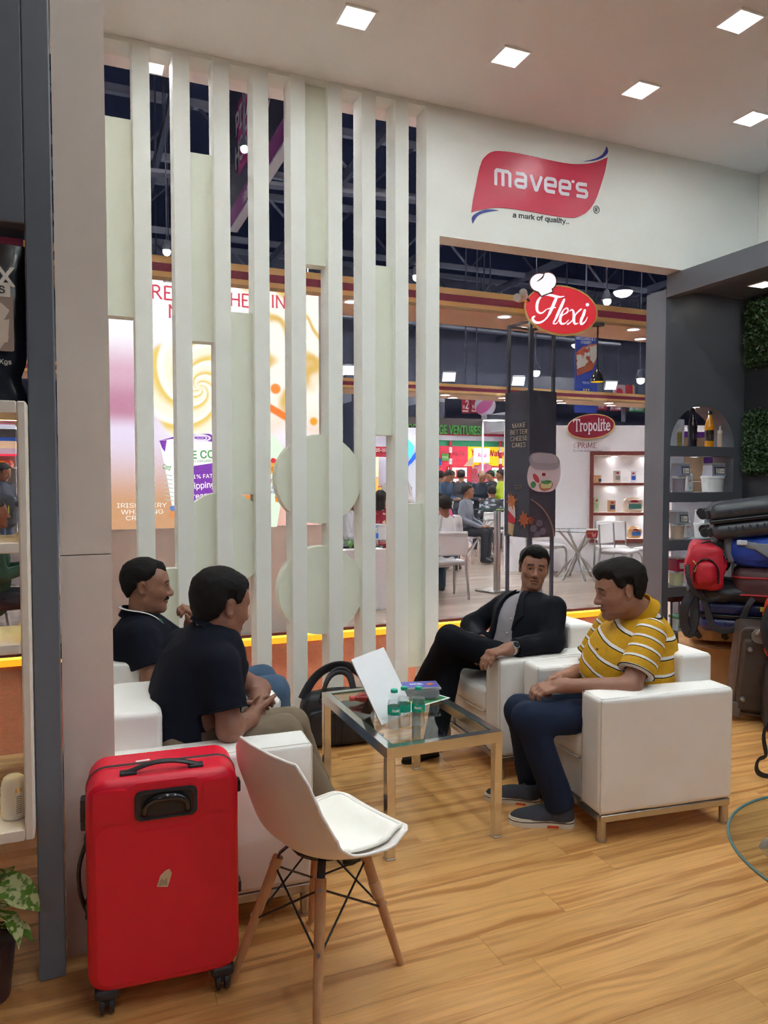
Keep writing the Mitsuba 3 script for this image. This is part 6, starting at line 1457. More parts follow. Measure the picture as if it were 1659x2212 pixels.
def serif(s, x, y, hm, h, adv=None):       # roman capitals with thin strokes and serifs
    a = ppt(x, y); G_ = {'R': [[(.1, 0), (.1, 1)], [(.1, 1), (.45, 1), (.6, .88), (.6, .66), (.45, .52), (.1, .52)], [(.35, .52), (.75, 0)]], 'E': [[(.1, 0), (.1, 1)], [(.1, 1), (.62, 1)], [(.1, .52), (.5, .52)], [(.1, 0), (.65, 0)]],
      'H': [[(.1, 0), (.1, 1)], [(.72, 0), (.72, 1)], [(.1, .52), (.72, .52)]], 'I': [[(.12, 0), (.12, 1)]], 'N': [[(.1, 0), (.1, 1)], [(.1, 1), (.75, 0)], [(.75, 0), (.75, 1)]], 'T': [[(.4, 0), (.4, 1)], [(.02, 1), (.78, 1)]], 'A': [[(.02, 0), (.4, 1), (.78, 0)], [(.18, .36), (.62, .36)]],
      'M': [[(.08, 0), (.14, 1), (.48, .2), (.82, 1), (.88, 0)]], 'G': [[(.75, .85), (.5, 1), (.25, .95), (.08, .7), (.08, .3), (.25, .05), (.5, 0), (.75, .12), (.75, .42), (.5, .42)]], 'O': [[(.4, 0), (.12, .2), (.08, .5), (.12, .8), (.4, 1), (.68, .8), (.72, .5), (.68, .2), (.4, 0)]], ' ': []}
    X = 0; gs = []
    for ch in s:
        P_ = G_[ch]; wd = {'I': .36, ' ': .5, 'M': 1.08}.get(ch, .92)
        if P_:
            g = stroke([np.array(p) for p in P_], .135, 'flat')
            for p in P_:
                for e in (p[0], p[-1]):
                    if e[1] in (0, 1) and ch not in 'GO': g = g.union(sg.box(e[0] - .10, e[1] - .025, e[0] + .10, e[1] + .025))
            gs.append(sa.translate(g, X, 0))
        X += wd
    g = sa.affine_transform(shapely.union_all(gs), [hm, 0, 0, hm, a[0], a[1]])
    on_poster(g, .0015, h, 'lettering')
PR = '#c8324a'
serif('RE', 327, 644, .115, PR); serif('HE', 497, 660, .115, PR); serif('R', 538, 662, .115, PR); serif('IN', 586, 664, .115, PR)
serif('N', 364, 686, .115, PR); serif('NE', 505, 703, .115, PR)
WH = '#f4efe8'
for s, x, y in (('IRISH DAIRY', 252, 1097), ('WHIPPING', 261, 1111), ('CREAM', 271, 1124)): ptext(s, x, y, .040, WH, False, .002, 0, 1.25)
ptext('N', 616, 1095, .040, WH, False)
def pgon(*pts): return sg.Polygon([ppt(x, y) for x, y in pts])
ct = on_poster(pgon((344, 952), (466, 940), (462, 1100), (458, 1140), (380, 1141), (362, 1040)), .002, '#f4f2f0', 'carton_print')
on_poster(pgon((344, 952), (392, 945), (470, 956), (470, 948), (452, 937), (392, 939)), .003, '#7a35a8', 'carton_print'); on_poster(pgon((344, 952), (360, 951), (356, 976), (350, 968)), .003, '#7a35a8', 'carton_print')
c0 = ppt(432, 946); on_poster(cat([prism(sg.Polygon(ellipse(a, a * .35, 30, c0)).difference(sg.Polygon(ellipse(a * .8, a * .22, 30, c0))), 0, .0008) for a in (.10, .065, .03)]), .004, '#e9e0f0', 'swirl_print')
on_poster(pgon((396, 1010), (462, 1000), (466, 1066), (400, 1092)), .003, '#7a35a8', 'carton_print')
ptext('THE CORD', 382, 992, .070, '#4f9a52', True, .004, .05, .95); ptext('IRISH CREAMERY', 400, 1000, .022, '#4f9a52', False, .004, .05, 1.1)
ptext('1% FAT', 416, 1034, .035, WH, True, .0045, .05); ptext('whipping', 396, 1058, .055, WH, True, .0045, .08, .9); ptext('Cream', 404, 1080, .055, WH, True, .0045, .08, .9)
ptext('Cord', 350, 1012, .045, '#4f9a52', True, .004, -.25, .5)
for i in range(7): on_poster(pgon((352 + i * .9, 1024 + i * 9), (372 + i * .6, 1027 + i * 9), (372 + i * .6, 1029 + i * 9), (352 + i * .9, 1026 + i * 9)), .004, '#b8c4b8', 'fine_print')
on_poster(sg.Point(ppt(376, 1110)).buffer(.045, 10), .004, '#d98a50', 'food_print'); on_poster(sg.Point(ppt(373, 1098)).buffer(.025, 8), .0045, '#5a7fc0', 'food_print')
on_poster(pgon((540, 1140), (560, 1000), (572, 948), (588, 940), (600, 948), (616, 975), (611, 1060), (598, 1138)), .002, '#dff0d8', 'carton_print')
on_poster(pgon((582, 995), (604, 990), (607, 1018), (584, 1024)), .003, '#e6a83c', 'emblem_print'); on_poster(sg.Point(ppt(590, 995)).buffer(.025, 10), .0035, '#d8323c', 'emblem_print')
ptext('FUZION', 575, 1016, .032, '#a03a20', True, .004, 0, .8); ptext("Fusion's", 560, 1044, .045, '#c8325a', True, .004, .05, .7); ptext('EE', 586, 1056, .024, '#5a3ca0', True, .004); ptext('WHIPPING', 566, 1066, .024, '#5a3ca0', True, .004, 0, .9)
on_poster(pgon((593, 1072), (606, 1066), (605, 1086), (595, 1084)), .004, '#e8862c', 'food_print'); on_poster(pgon((532, 1070), (544, 1068), (545, 1088), (530, 1082)), .0042, '#e8862c', 'food_print')

# purple hanging banner
k = thing('hanging_banner', 'black and purple pizza hall banner hanging high behind the slats', 'banner')
bxX = 2.6; by0, by1 = 13.4, 8.6; bzb, bzt = 5.93, 8.3
put('panel', box(bxX, bxX + .12, by1, by0, bzb + .35, bzt), mat('banner_black', '#16131c', .35, .5), k)
put('bottom_band', box(bxX - .002, bxX + .122, by1, by0, bzb + .03, bzb + .349), flat('#8a2a78', .5), k)
put('rail', box(bxX - .01, bxX + .13, by1 - .02, by0 + .02, bzb + .0, bzb + .029), flat('#d8d4dc', .4), k)
def on_ban(m, y, z, d=.0): return xf(m, basis((bxX - .002 - d, y, z), (0, -1, 0), (0, 0, 1)))
put('badge', on_ban(prism(sg.box(-.95, -.08, .95, .95).buffer(.08), 0, .004), 11.6, 6.75), flat('#c0307c', .5), k)
put('lettering', on_ban(cat([text('PIZZA IN', .36, .004, True).apply_translation((-.1, .52, 0)), text('HSFUN PC', .36, .004, True)]), 11.6, 6.78, .006), flat('#efe8ee', .5), k)
put('lettering', on_ban(text('Hall No. 5, Stall', .18, .004, True), 11.4, 6.02), flat('#e6dce6', .5), k)
put('emblem', on_ban(cat([prism(ellipse(.42, .62, 30), 0, .003)]), 9.35, 7.35), flat('#5a1f50', .5), k); put('emblem', on_ban(brush(np.array([(-.15, -.3), (-.2, .1), (.0, .35), (.2, .2), (.05, .0), (-.1, .05)]), [.05, .09, .05]).buffer(0) if False else prism(brush(np.array([(-.15, -.3), (-.2, .1), (.0, .35), (.2, .2), (.05, .0), (-.1, .05)]), [.05, .09, .05]), 0, .004), 9.35, 7.4, .004), flat('#b9a8bc', .5), k)
for yy in (by0 - .3, by1 + .3): put('cable', box(bxX + .05, bxX + .07, yy, yy + .02, bzt, 15), TRD, k)

# ------------------------------------------------------------------ black column banner and the red oval sign
RH = V(math.cos(YAW), -math.sin(YAW), 0); FH = V(math.sin(YAW), math.cos(YAW), 0)
def facing(x, y, t): return basis(pD(x, y, t), RH, (0, 0, 1))
k = thing('column_banner', 'square black column banner on a frame of dark posts', 'banner')
K0 = pD(1143, 1038, 8.1); th = math.radians(32); d1 = RH * math.cos(th) + FH * math.sin(th); d2 = -RH * math.sin(th) + FH * math.cos(th); s_ = .40
zb, zt_ = .872, 2.487
CO = [K0 * V(1, 1, 0), K0 * V(1, 1, 0) + d1 * s_, K0 * V(1, 1, 0) + d1 * s_ + d2 * s_, K0 * V(1, 1, 0) + d2 * s_]
put('box', hull([c + V(0, 0, z) for c in CO for z in (zb, zt_)]), mat('banner_grey', '#1d1f27', .45, .4), k)
cc = sum(CO) / 4
for c in CO:
    q = c + (cc - c) * .13
    put('post', box(q[0] - .016, q[0] + .016, q[1] - .016, q[1] + .016, 0, 3.25), mat('post_dark', '#2a2f3a', .3, .5), k)
for i in range(4):
    a, b = [c + (cc - c) * .13 for c in (CO[i], CO[(i + 1) % 4])]
    put('rail', tube([a + V(0, 0, 3.235), b + V(0, 0, 3.235)], .016, 4), 'mat_post_dark', k)
nR, nL = -d2, -d1          # outward normals of the right and left faces
FR = basis(CO[0] + nR * .002, d1, (0, 0, 1)); FL = basis(CO[3] + nL * .002, -d2, (0, 0, 1))
def fr_pt(x, y):   # a pixel on the right face, in that face's coordinates
    n_ = nR; p0 = CO[0]; r = ray(x, y); t_ = ((p0 - EYE) @ n_) / (r @ n_); p = EYE + r * t_; return np.array([(p - CO[0]) @ d1, p[2]])
def fl_pt(x, y):
    n_ = nL; p0 = CO[0]; r = ray(x, y); t_ = ((p0 - EYE) @ n_) / (r @ n_); p = EYE + r * t_; return np.array([(p - CO[3]) @ (-d2), p[2]])
for i, s in enumerate(('MAKE', 'BETTER', 'CHEESE', 'CAKES')):
    a = fl_pt(1121, 924 + i * 14); wd = {'MAKE': .21, 'BETTER': .27, 'CHEESE': .27, 'CAKES': .22}[s]
    put('lettering', xf(text(s, .052, .002, False, width=wd), FL @ rotz(0, (a[0], a[1], 0))), flat('#c9b9a6', .5), k)
a = fl_pt(1120, 1051); put('lettering', xf(cat([text('SCAN HERE', .016, .002, False, width=.12), text('KNOW MORE', .016, .002, False, width=.12).apply_translation((0, -.024, 0))]), FL @ rotz(0, (a[0], a[1], 0))), flat('#8d8478', .5), k)
def bucket_poly(pts): return sg.Polygon(spline(np.array([fr_pt(x, y) for x, y in pts]), 40, True)).buffer(0)
bk = put('bucket_print', xf(prism(bucket_poly([(1145, 1004), (1207, 1000), (1203, 1050), (1195, 1059), (1175, 1063), (1155, 1060), (1144, 1052)]), 0, .002), FR), flat('#ddd2d6', .5), k)
put('bucket_lid_print', xf(prism(bucket_poly([(1144, 985), (1152, 979), (1175, 978), (1200, 984), (1208, 995), (1207, 1008), (1190, 1015), (1165, 1015), (1146, 1006)]), .002, .004), FR), flat('#9d9aa2', .5), bk)
put('bucket_lid_print', xf(prism(bucket_poly([(1148, 986), (1155, 981), (1176, 980), (1200, 986), (1205, 994), (1190, 1001), (1165, 1000), (1150, 995)]), .004, .005), FR), flat('#b4b1ba', .5), bk)
put('food_print', xf(prism(bucket_poly([(1164, 1048), (1170, 1042), (1185, 1039), (1193, 1044), (1192, 1052), (1182, 1059), (1168, 1058)]), .002, .004), FR), flat('#a5653c', .5), bk); put('food_print', xf(prism(bucket_poly([(1167, 1047), (1178, 1041), (1191, 1044), (1190, 1051), (1178, 1055), (1168, 1053)]), .004, .005), FR), flat('#cfd09a', .5), bk)
put('food_print', xf(prism(bucket_poly([(1146, 1044), (1152, 1040), (1157, 1048), (1152, 1054), (1147, 1052)]), .002, .004), FR), flat('#3f7d46', .5), bk); put('food_print', xf(prism(bucket_poly([(1170, 1042), (1178, 1038), (1190, 1040), (1180, 1046)]), .005, .006), FR), flat('#4a8a4a', .5), bk)
put('food_print', xf(prism(bucket_poly([(1151, 1024), (1160, 1028), (1164, 1042), (1152, 1034)]), .002, .004), FR), flat('#b4404a', .5), bk)
put('badge_print', xf(prism(sg.Polygon(ellipse(.028, .019, 24, fr_pt(1174, 1025))), .002, .004), FR), flat('#8a1f34', .5), bk)
a = fr_pt(1176, 1041); put('lettering', xf(text('Cream Cheese', .018, .001, True, width=.12), FR @ rotz(4, (a[0], a[1], .006))), flat('#2f6a3a', .5), bk)
def star_anise(F, c, r, d, n=8):
    out = []
    for i in range(n):
        a_ = i * 2 * math.pi / n + .2; e = np.array([math.cos(a_), math.sin(a_)]); p = np.array([-e[1], e[0]])
        out.append(prism(sg.Polygon([c, c + e * r * .5 + p * r * .2, c + e * r * (1.0 - .15 * (i % 2)), c + e * r * .5 - p * r * .2]), d, d + .002))
    return xf(cat(out), F)
c = fr_pt(1150, 1122); 
put('spice_print', star_anise(FL, fl_pt(1132, 1122), .105, .002), flat('#8d4a2c', .5), k); put('spice_print', star_anise(FL, fl_pt(1106, 1082), .10, .002), flat('#b0663e', .5), k); put('spice_print', star_anise(FR, fr_pt(1146, 1124), .06, .002), flat('#7a3a24', .5), k)
put('cake_print', xf(prism(sg.Polygon([fl_pt(x, y) for x, y in ((1098, 1066), (1113, 1096), (1114, 1120), (1098, 1102))]), 0, .002), FL), flat('#c9b6b6', .5), k); put('cake_print', xf(prism(sg.Polygon([fl_pt(x, y) for x, y in ((1098, 1102), (1114, 1120), (1112, 1130), (1098, 1128))]), 0, .002), FL), flat('#a52a34', .5), k); put('cake_print', xf(prism(sg.Polygon([fl_pt(x, y) for x, y in ((1098, 1128), (1112, 1132), (1108, 1158), (1098, 1152))]), 0, .002), FL), flat('#a08a66', .5), k)
sw_ = [fr_pt(x, y) for x, y in ((1146, 1078), (1165, 1092), (1183, 1115), (1193, 1140), (1197, 1163))]
put('swoosh_print', xf(prism(brush(np.array(sw_), [.012, .022, .03]).intersection(sg.box(.0, zb, s_, zt_)), 0, .002), FR), flat('#6f6156', .5), k)
put('blur_print', xf(cat([prism(sg.Polygon(ellipse(.05, .04, 20, fr_pt(x, y))).intersection(sg.box(.0, zb, s_, zt_)), 0, .0012) for x, y in ((1152, 1142), (1165, 1130), (1172, 1148), (1160, 1155))]), FR), flat('#4b4c58', .6), k)

k = thing('oval_sign', 'glowing red oval sign reading Flexi with a white chef hat', 'sign')
FS = facing(1212, 670, 7.95) @ rotz(0, (0, 0, 0)); su = 7.95 / F_PX
def sp2(x, y): return np.array([(x - 1212) * su, (670 - y) * su])
ov = sa.rotate(sg.Polygon(ellipse(78 * su, 51 * su, 80)), -9); 
put('rim', xf(prism(ov.buffer(.010), -.05, .0), FS), flat('#d9c25a', .35, .5), k)
put('face', xf(prism(ov.buffer(-.006), .0, .004), FS), flat('#b01822', .4), k, **glow((.34, .012, .018), 1.0, .1))
RS = glow((.8, .8, .95), .7, .05); WHT = flat('#f0f0f4', .4)
# chef hat: outline and body
hat = shapely.union_all([sg.Polygon(ellipse(21 * su, 19 * su, 30, sp2(1165, 612))), sg.Polygon(ellipse(18 * su, 18 * su, 30, sp2(1182, 609))), sg.Polygon([sp2(*p) for p in ((1150, 620), (1160, 628), (1169, 640), (1192, 631), (1189, 622), (1196, 612))])])
put('hat_outline', xf(prism(hat.buffer(.012), .004, .012), FS), flat('#4a2018', .4), k); put('hat', xf(prism(hat, .012, .016), FS), WHT, k, **glow((.72, .70, .74), .8, .05))
put('hat_fold', xf(prism(brush(np.array([sp2(1175, 590), sp2(1171, 600), sp2(1160, 609)]), [.006, .016, .008]), .016, .018), FS), flat('#4a2018', .4), k)
def zp(x, y): return sp2(1080 + x / 4.879, 570 + y / 4.879)
LET = {'F': [([(680, 345), (640, 352), (560, 338), (500, 330), (440, 350), (405, 400), (395, 460), (410, 510), (445, 520), (475, 500), (492, 485)], [.012, .035, .05, .04, .022, .03, .05, .05, .04, .025, .02]), ([(605, 350), (575, 420), (540, 500), (500, 570), (450, 610), (400, 620), (362, 600), (355, 565), (372, 555)], [.05, .055, .055, .05, .03, .03, .04, .05, .03]), ([(505, 478), (545, 468), (590, 462)], [.015, .025, .02])],
       'l': [([(690, 380), (660, 450), (620, 540), (590, 600), (580, 628), (600, 632), (635, 590)], [.04, .05, .05, .05, .035, .02, .01])],
       'e': [([(640, 560), (680, 530), (715, 500), (710, 470), (680, 480), (650, 530), (635, 590), (650, 630), (690, 625), (725, 590)], [.012, .02, .03, .02, .025, .05, .05, .04, .02, .01])],
       'x': [([(725, 500), (750, 485), (765, 510), (770, 580), (785, 632), (815, 625)], [.015, .03, .045, .05, .04, .012]), ([(845, 480), (820, 500), (775, 560), (730, 620), (705, 635)], [.03, .025, .015, .02, .03])],
       'i': [([(880, 492), (862, 550), (842, 600), (845, 635), (875, 620), (908, 560)], [.045, .05, .05, .035, .02, .01])]}
for ch, st_ in LET.items():
    dx_ = {'F': -8, 'l': -16, 'e': -2, 'x': 8, 'i': 12}[ch]; st_ = [([(a_ + dx_, b_) for a_, b_ in pts], ws) for pts, ws in st_]
    g = shapely.union_all([brush(np.array([zp(*p) for p in pts]), [w_q * .62 for w_q in ws]) for pts, ws in st_])
    put('letter', xf(prism(g, .005, .009), FS), WHT, k, **RS)
put('letter_dot', xf(prism(sg.Point(zp(919, 433)).buffer(.019, 16), .005, .009), FS), WHT, k, **RS)
for a, b in (((1134, 655), (1123, 640)),): pass
p0 = pD(1143, 650, 7.9); p1 = pD(1131, 636, 7.8); p2_ = pD(1119, 644, 7.8)
k = thing('sign_spotlight', 'pair of cream cylinder spotlights beside the red oval sign', 'spot lamp')
put('arm', tube([p0, p1], .012, 8), BLACK, k)
for p, d in ((p1, V(-.5, -.6, .2)), (p2_, V(-.6, -.6, -.1))):
    d = unit(d); put('head', cat([cone(p - d * .05, p + d * .05, .042, n=20), cone(p - d * .06, p - d * .05, .03, n=16)]), flat('#d3c6b4', .4), k, smooth=40)
put('joint', tube([p1, p2_], .014, 8), BLACK, k)

# pendant lamp
k = thing('pendant_lamp', 'black pendant lamp with yellow inside hanging from the canopy beam', 'pendant lamp')
pp = pD(1290, 810, 8.55); 
put('canopy_cap', lathe([(0, .0), (.075, 0), (.075, -.02), (0, -.02)], 20, (pp[0], pp[1], 3.2995)), BLACK, k); put('cord', box(pp[0] - .006, pp[0] + .006, pp[1] - .006, pp[1] + .006, pp[2] + .08, 3.28), BLACK, k)
z_ = pp[2] - .08; put('shade', lathe([(.078, 0), (.072, .04), (.055, .09), (.03, .13), (.012, .16), (.010, .19), (0, .19)], 30, (pp[0], pp[1], z_)), GLOSS, k, smooth=True)
put('inner_shade', lathe([(0, .14), (.025, .125), (.05, .085), (.068, .038), (.074, .001)], 30, (pp[0], pp[1], z_)), flat('#e6c81e', .5), k, smooth=True)
put('bulb', trimesh.creation.icosphere(2, .02).apply_translation((pp[0], pp[1], z_ + .05)), DIFF, k, smooth=True, **glow((1, .85, .4), 8, .1))

# ------------------------------------------------------------------ white stand with oval sign and lit shelves
k = thing('stand_wall', 'white partition of the opposite booth with oval sign and shelves', 'partition')
TW = 12.2; FW_ = facing(1212, 1038, TW); wu = TW / F_PX
def wp_(x, y): return np.array([(x - 1212) * wu, (1038 - y) * wu])
FWb = FW_.copy(); FWb[2, 3] = 1.5
zf_ = -1.5
STW = mat('stand_white', paint('#e9e9ef', .01), .5, .4)
wl, wr_ = wp_(1090, 0)[0], wp_(1520, 0)[0]; wt_ = wp_(0, 919)[1]
sh0, sh1 = wp_(1274, 0)[0], wp_(1440, 0)[0]; shr = [wp_(0, y)[1] for y in (983, 1043, 1048, 1107, 1113, 1164)]
panel = sg.box(wl, zf_, wr_, wt_)
for i in range(3): panel = panel.difference(sg.box(sh0 + .05, shr[2 * i + 1], sh1, shr[2 * i]))
put('panel', xf(prism(panel, -.08, 0), FWb), STW, k)
un = thing('wall_shelf_unit', 'brown framed wall shelf with three lit compartments on the white partition', 'shelf')
MAHO = flat('#5a2a26', .4)
put('frame', xf(prism(sg.box(sh0, shr[5] - .06, sh1 + .05, shr[0] + .06).difference(shapely.union_all([sg.box(sh0 + .05, shr[2 * i + 1], sh1, shr[2 * i]) for i in range(3)])), .0005, .05), FWb), MAHO, un)
for i in range(3):
    a, b = shr[2 * i + 1], shr[2 * i]
    put('back_panel', xf(prism(sg.box(sh0 + .05, a, sh1, b), -.40, -.38), FWb), STW, un)
    put('shelf_board', xf(prism(sg.box(sh0 + .05, a - .02, sh1, a), -.38, -.081), FWb), flat('#e9d3c0', .5), un)
    put('top_board', xf(prism(sg.box(sh0 + .05, b, sh1, b + .015), -.38, -.081), FWb), flat('#e9d3c0', .5), un)
    put('side_board', xf(prism(sg.box(sh0 + .035, a, sh0 + .05, b), -.38, -.081), FWb), flat('#e9c9b4', .5), un)
    for xq in (1337, 1410):
        lm = put('spot', xf(prism(ellipse(.06, .06, 18), 0, .012), FWb @ basis((wp_(xq, 0)[0], b - .002, -.25), (1, 0, 0), (0, 0, 1), (0, -1, 0))), DIFF, un)
        q = mesh(np.vstack([np.c_[ellipse(.05, .05, 16), np.full(16, .0125)], [[0, 0, .0125]]]), [(i_, (i_ + 1) % 16, 16) for i_ in range(16)])
        put('spot_lens', xf(q, FWb @ basis((wp_(xq, 0)[0], b - .002, -.25), (1, 0, 0), (0, 0, 1), (0, -1, 0))), DIFF, un, **glow((.92, .96, 1.0), 190, .3))
def goods(name, lab, x0, x1, y0, row, colr, band, catg='box', shape='box'):
    k = thing(name, lab, catg); a = shr[2 * row + 1]; xa, xb = wp_(x0, 0)[0], wp_(x1, 0)[0]; h = wp_(0, y0)[1] - a
    if shape == 'tub': m = lathe([(0, .001), ((xb - xa) * .44, .001), ((xb - xa) * .5, h * .85), ((xb - xa) * .53, h * .86), ((xb - xa) * .53, h), (0, h)], 24).apply_transform(FWb @ basis(((xa + xb) / 2, a, -.22), (1, 0, 0), (0, 0, -1), (0, 1, 0)))
    elif shape == 'bag': m = xf(wrinkle(puff(xa, xb, a + .001, a + h, -.28, -.18, .04, .02), .008, 14, 3), FWb)
    else: m = xf(box(xa, xb, a + .001, a + h, -.26, -.18, .004), FWb)
    put('pack', m, flat(colr, .4), k, smooth=40)
    w = xb - xa; zz = -.178 if shape == 'box' else -.155
    if shape != 'tub':
        put('label', xf(prism(sg.box(xa + w * .2, a + h * .25, xb - w * .12, a + h * .6), 0, .002), FWb @ basis((0, 0, zz), (1, 0, 0), (0, 1, 0))), flat(band, .4), k)
        put('print', xf(prism(sg.Polygon(ellipse(w * .22, h * .09, 18, ((xa + xb) / 2, a + h * .8))), 0, .002), FWb @ basis((0, 0, zz), (1, 0, 0), (0, 1, 0))), flat('#a02a34', .4), k)
    else: put('label', xf(box((xa + xb) / 2, xb - .03, a + h * .15, a + h * .55, -.16, -.10), FWb), flat(band, .4), k)
goods('product_tub', 'beige tub with blue label in the top compartment of the brown shelf', 1291, 1307, 1026, 0, '#d6ae84', '#2c3560', 'tub', 'tub')
goods('product_box', 'pale grey box in the middle of the top compartment of the brown shelf', 1335, 1348, 1016, 0, '#cfcabf', '#9a8f84')
goods('product_box', 'blue and white box at the right of the top compartment of the brown shelf', 1370, 1382, 1017, 0, '#dfe2ee', '#2f4fb0')
goods('product_carton', 'slim pale green carton in the middle compartment of the brown shelf', 1291, 1302, 1075, 1, '#cfe6c4', '#b6d6a8', 'carton')
goods('product_box', 'tan box with dark label in the middle compartment of the brown shelf', 1323, 1338, 1081, 1, '#d3a67e', '#26304e')
goods('product_bag', 'white and orange bag with green label in the middle compartment of the brown shelf', 1358, 1398, 1077, 1, '#d9bfae', '#2f5a50', 'bag', 'bag')
goods('product_bag', 'bag with green label in the lowest compartment of the brown shelf', 1293, 1312, 1140, 2, '#cdbcb4', '#2f5a50', 'bag', 'bag')
goods('product_bag', 'orange bag at the right of the lowest compartment of the brown shelf', 1368, 1396, 1141, 2, '#d8a878', '#3560a0', 'bag', 'bag')
k = thing('oval_sign', 'maroon oval sign reading Tropolite on top of the white partition', 'sign')
FT = FWb @ rotz(0, (0, 0, .012)); oc = wp_(1274, 922); ov2 = sa.translate(sa.rotate(sg.Polygon(ellipse(51 * wu, 27 * wu, 60)), 5), *oc)
put('rim', xf(prism(ov2, 0, .05), FT), flat('#d8bd7a', .4), k); ov2f = sa.scale(sa.rotate(sg.Polygon(ellipse(49 * wu, 24.5 * wu, 60)), 5), 1, 1); ov2f = sa.translate(ov2f, oc[0] - .012, oc[1] + .0)
put('face', xf(prism(ov2f, .05, .06), FT), flat('#861f32', .4), k)
def serifword(s, h):  # bold roman lower case drawn with strokes
    G_ = {'T': ([[(.38, 0), (.38, 1)], [(.0, 1), (.76, 1)]], .74, [(.38, 0)]), 'r': ([[(.15, 0), (.15, .66)], [(.15, .5), (.25, .62), (.42, .62)]], .46, [(.15, 0)]), 'o': ([[(.3 + .22 * math.cos(a), .33 + .31 * math.sin(a)) for a in np.linspace(0, 6.283, 20)]], .62, []), 'p': ([[(.15, -.28), (.15, .66)], [(.15 + .2 + .2 * math.cos(a), .33 + .31 * math.sin(a)) for a in np.linspace(0, 6.283, 20)]], .66, [(.15, -.28)]), 'l': ([[(.15, 0), (.15, 1.05)]], .32, [(.15, 0)]),
          'i': ([[(.15, 0), (.15, .66)], [(.15, .92), (.15, .93)]], .32, [(.15, 0)]), 't': ([[(.16, .95), (.16, .12), (.24, .02), (.36, .06)], [(.0, .64), (.34, .64)]], .42, []), 'e': ([[(.1, .36), (.5, .36), (.46, .56), (.3, .65), (.14, .52), (.09, .33), (.14, .12), (.3, .01), (.48, .10)]], .58, [])}
    X, gs = 0, []
    for ch in s:
        P_, ad, sf_ = G_[ch]; g = stroke([np.array(p) for p in P_], .145, 'square')
        for e in sf_: g = g.union(sg.box(e[0] - .16, e[1] - .05, e[0] + .16, e[1] + .03))
        if ch == 'T': g = g.union(sg.box(-.06, .78, .05, 1.07)).union(sg.box(.71, .78, .82, 1.07))
        gs.append(sa.translate(g, X, 0)); X += ad
    return sa.scale(shapely.union_all(gs), h * .72, h, origin=(0, 0)), X * h * .72
g, wdt_ = serifword('Tropolite', 1.0); sc_ = 78 * wu / wdt_; g = sa.scale(g, sc_, sc_ * 1.05, origin=(0, 0)); a = wp_(1236, 932)
put('lettering', xf(prism(g, 0, .012), FT @ rotz(1.5, (a[0], a[1], .06))), flat('#ecebf4', .4), k)
def prime():
    P_ = [brush(np.array([(.55, .0), (.55, .5), (.55, 1.0)]), [.12, .12, .12]), brush(np.array([(.55, 1.0), (.1, .95), (-.35, .7), (-.4, .3), (-.1, .1), (.05, .3)]), [.06, .05, .06, .07, .05, .04]), brush(np.array([(.5, 1.0), (.95, .95), (1.1, .75), (.95, .52), (.55, .48)]), [.06, .10, .13, .10, .05]),
          stroke([np.array([(1.4, 0), (1.4, 1)])], .12, 'flat'), brush(np.array([(1.4, 1.0), (1.8, .95), (1.9, .75), (1.75, .55), (1.4, .5)]), [.06, .10, .12, .10, .06]), stroke([np.array([(1.62, .5), (2.1, .0)])], .10, 'flat'), stroke([np.array([(2.4, 0), (2.4, .9)]), np.array([(2.4, 1.25), (2.4, 1.30)])], .13, 'flat'),
          stroke([np.array([(2.75, 0), (2.85, 1), (3.25, .2), (3.65, 1), (3.75, 0)])], .10, 'flat'), stroke([np.array([(4.15, 0), (4.15, 1)])], .12, 'flat'), stroke([np.array([(4.15, .97), (4.85, .97)]), np.array([(4.15, .5), (4.7, .5)]), np.array([(4.15, .03), (4.85, .03)])], .06, 'flat')]
    return shapely.union_all(P_)
w0 = thing('wall_lettering', 'maroon word PRIME and small grey line under the maroon oval sign', 'lettering')
a = wp_(1243, 968); g = sa.scale(prime(), 50 * wu / 5.3, 11.5 * wu, origin=(0, 0))
put('word', xf(prism(g, .0005, .006), FWb @ rotz(0, (a[0], a[1], 0))), flat('#6a2030', .5), w0)
a = wp_(1237, 976); put('small_line', xf(text('For the Artisan Chef', 4.6 * wu, .003, False, False, width=62 * wu), FWb @ rotz(0, (a[0], a[1], .0005))), flat('#8f8c98', .5), w0)

# ------------------------------------------------------------------ café furniture of the opposite booth
SEATW = mat('white_vinyl', '#e6e3e6', .45, .4)
CHROME2 = mat('chrome_far', '#c9c7c6', .18, .5, .95)
def arcpts(*p, n=24): return spline(p, n)
cf = [arcpts((s * .23, -.22, .86), (s * .235, -.20, .6), (s * .235, -.19, .46), (s * .235, -.24, .22), (s * .235, -.28, .0)) for s in (-1, 1)]
cs2 = [arcpts((s * .235, -.19, .44), (s * .235, .0, .44), (s * .235, .16, .445), (s * .235, .215, .40), (s * .235, .23, .2), (s * .235, .24, .0)) for s in (-1, 1)]
PLY_CF = [mikit.ply(tube(c, .0125, 10), CHROME2, smooth=True) for c in cf]; PLY_CS = [mikit.ply(tube(c, .0125, 10), CHROME2, smooth=True) for c in cs2]
PLY_CX = mikit.ply(cat([tube([(-.235, y, .44), (.235, y, .44)], .011, 8) for y in (-.16, .15)]), CHROME2, smooth=True)
PLY_SE = mikit.ply(puff(-.225, .225, -.18, .22, .445, .49, .02, .008), SEATW, smooth=60)
bk_ = puff(-.235, .235, -.245, -.205, .56, .86, .018, .004); bk_.vertices[:, 1] -= .10 * (bk_.vertices[:, 2] - .56) * .5; PLY_BA = mikit.ply(bk_, SEATW, smooth=60)
PLY_BS = mikit.ply(tube([(-.215, -.262, .83), (0, -.268, .833), (.215, -.262, .83)], .004, 6), flat('#cfcacc'), smooth=True)
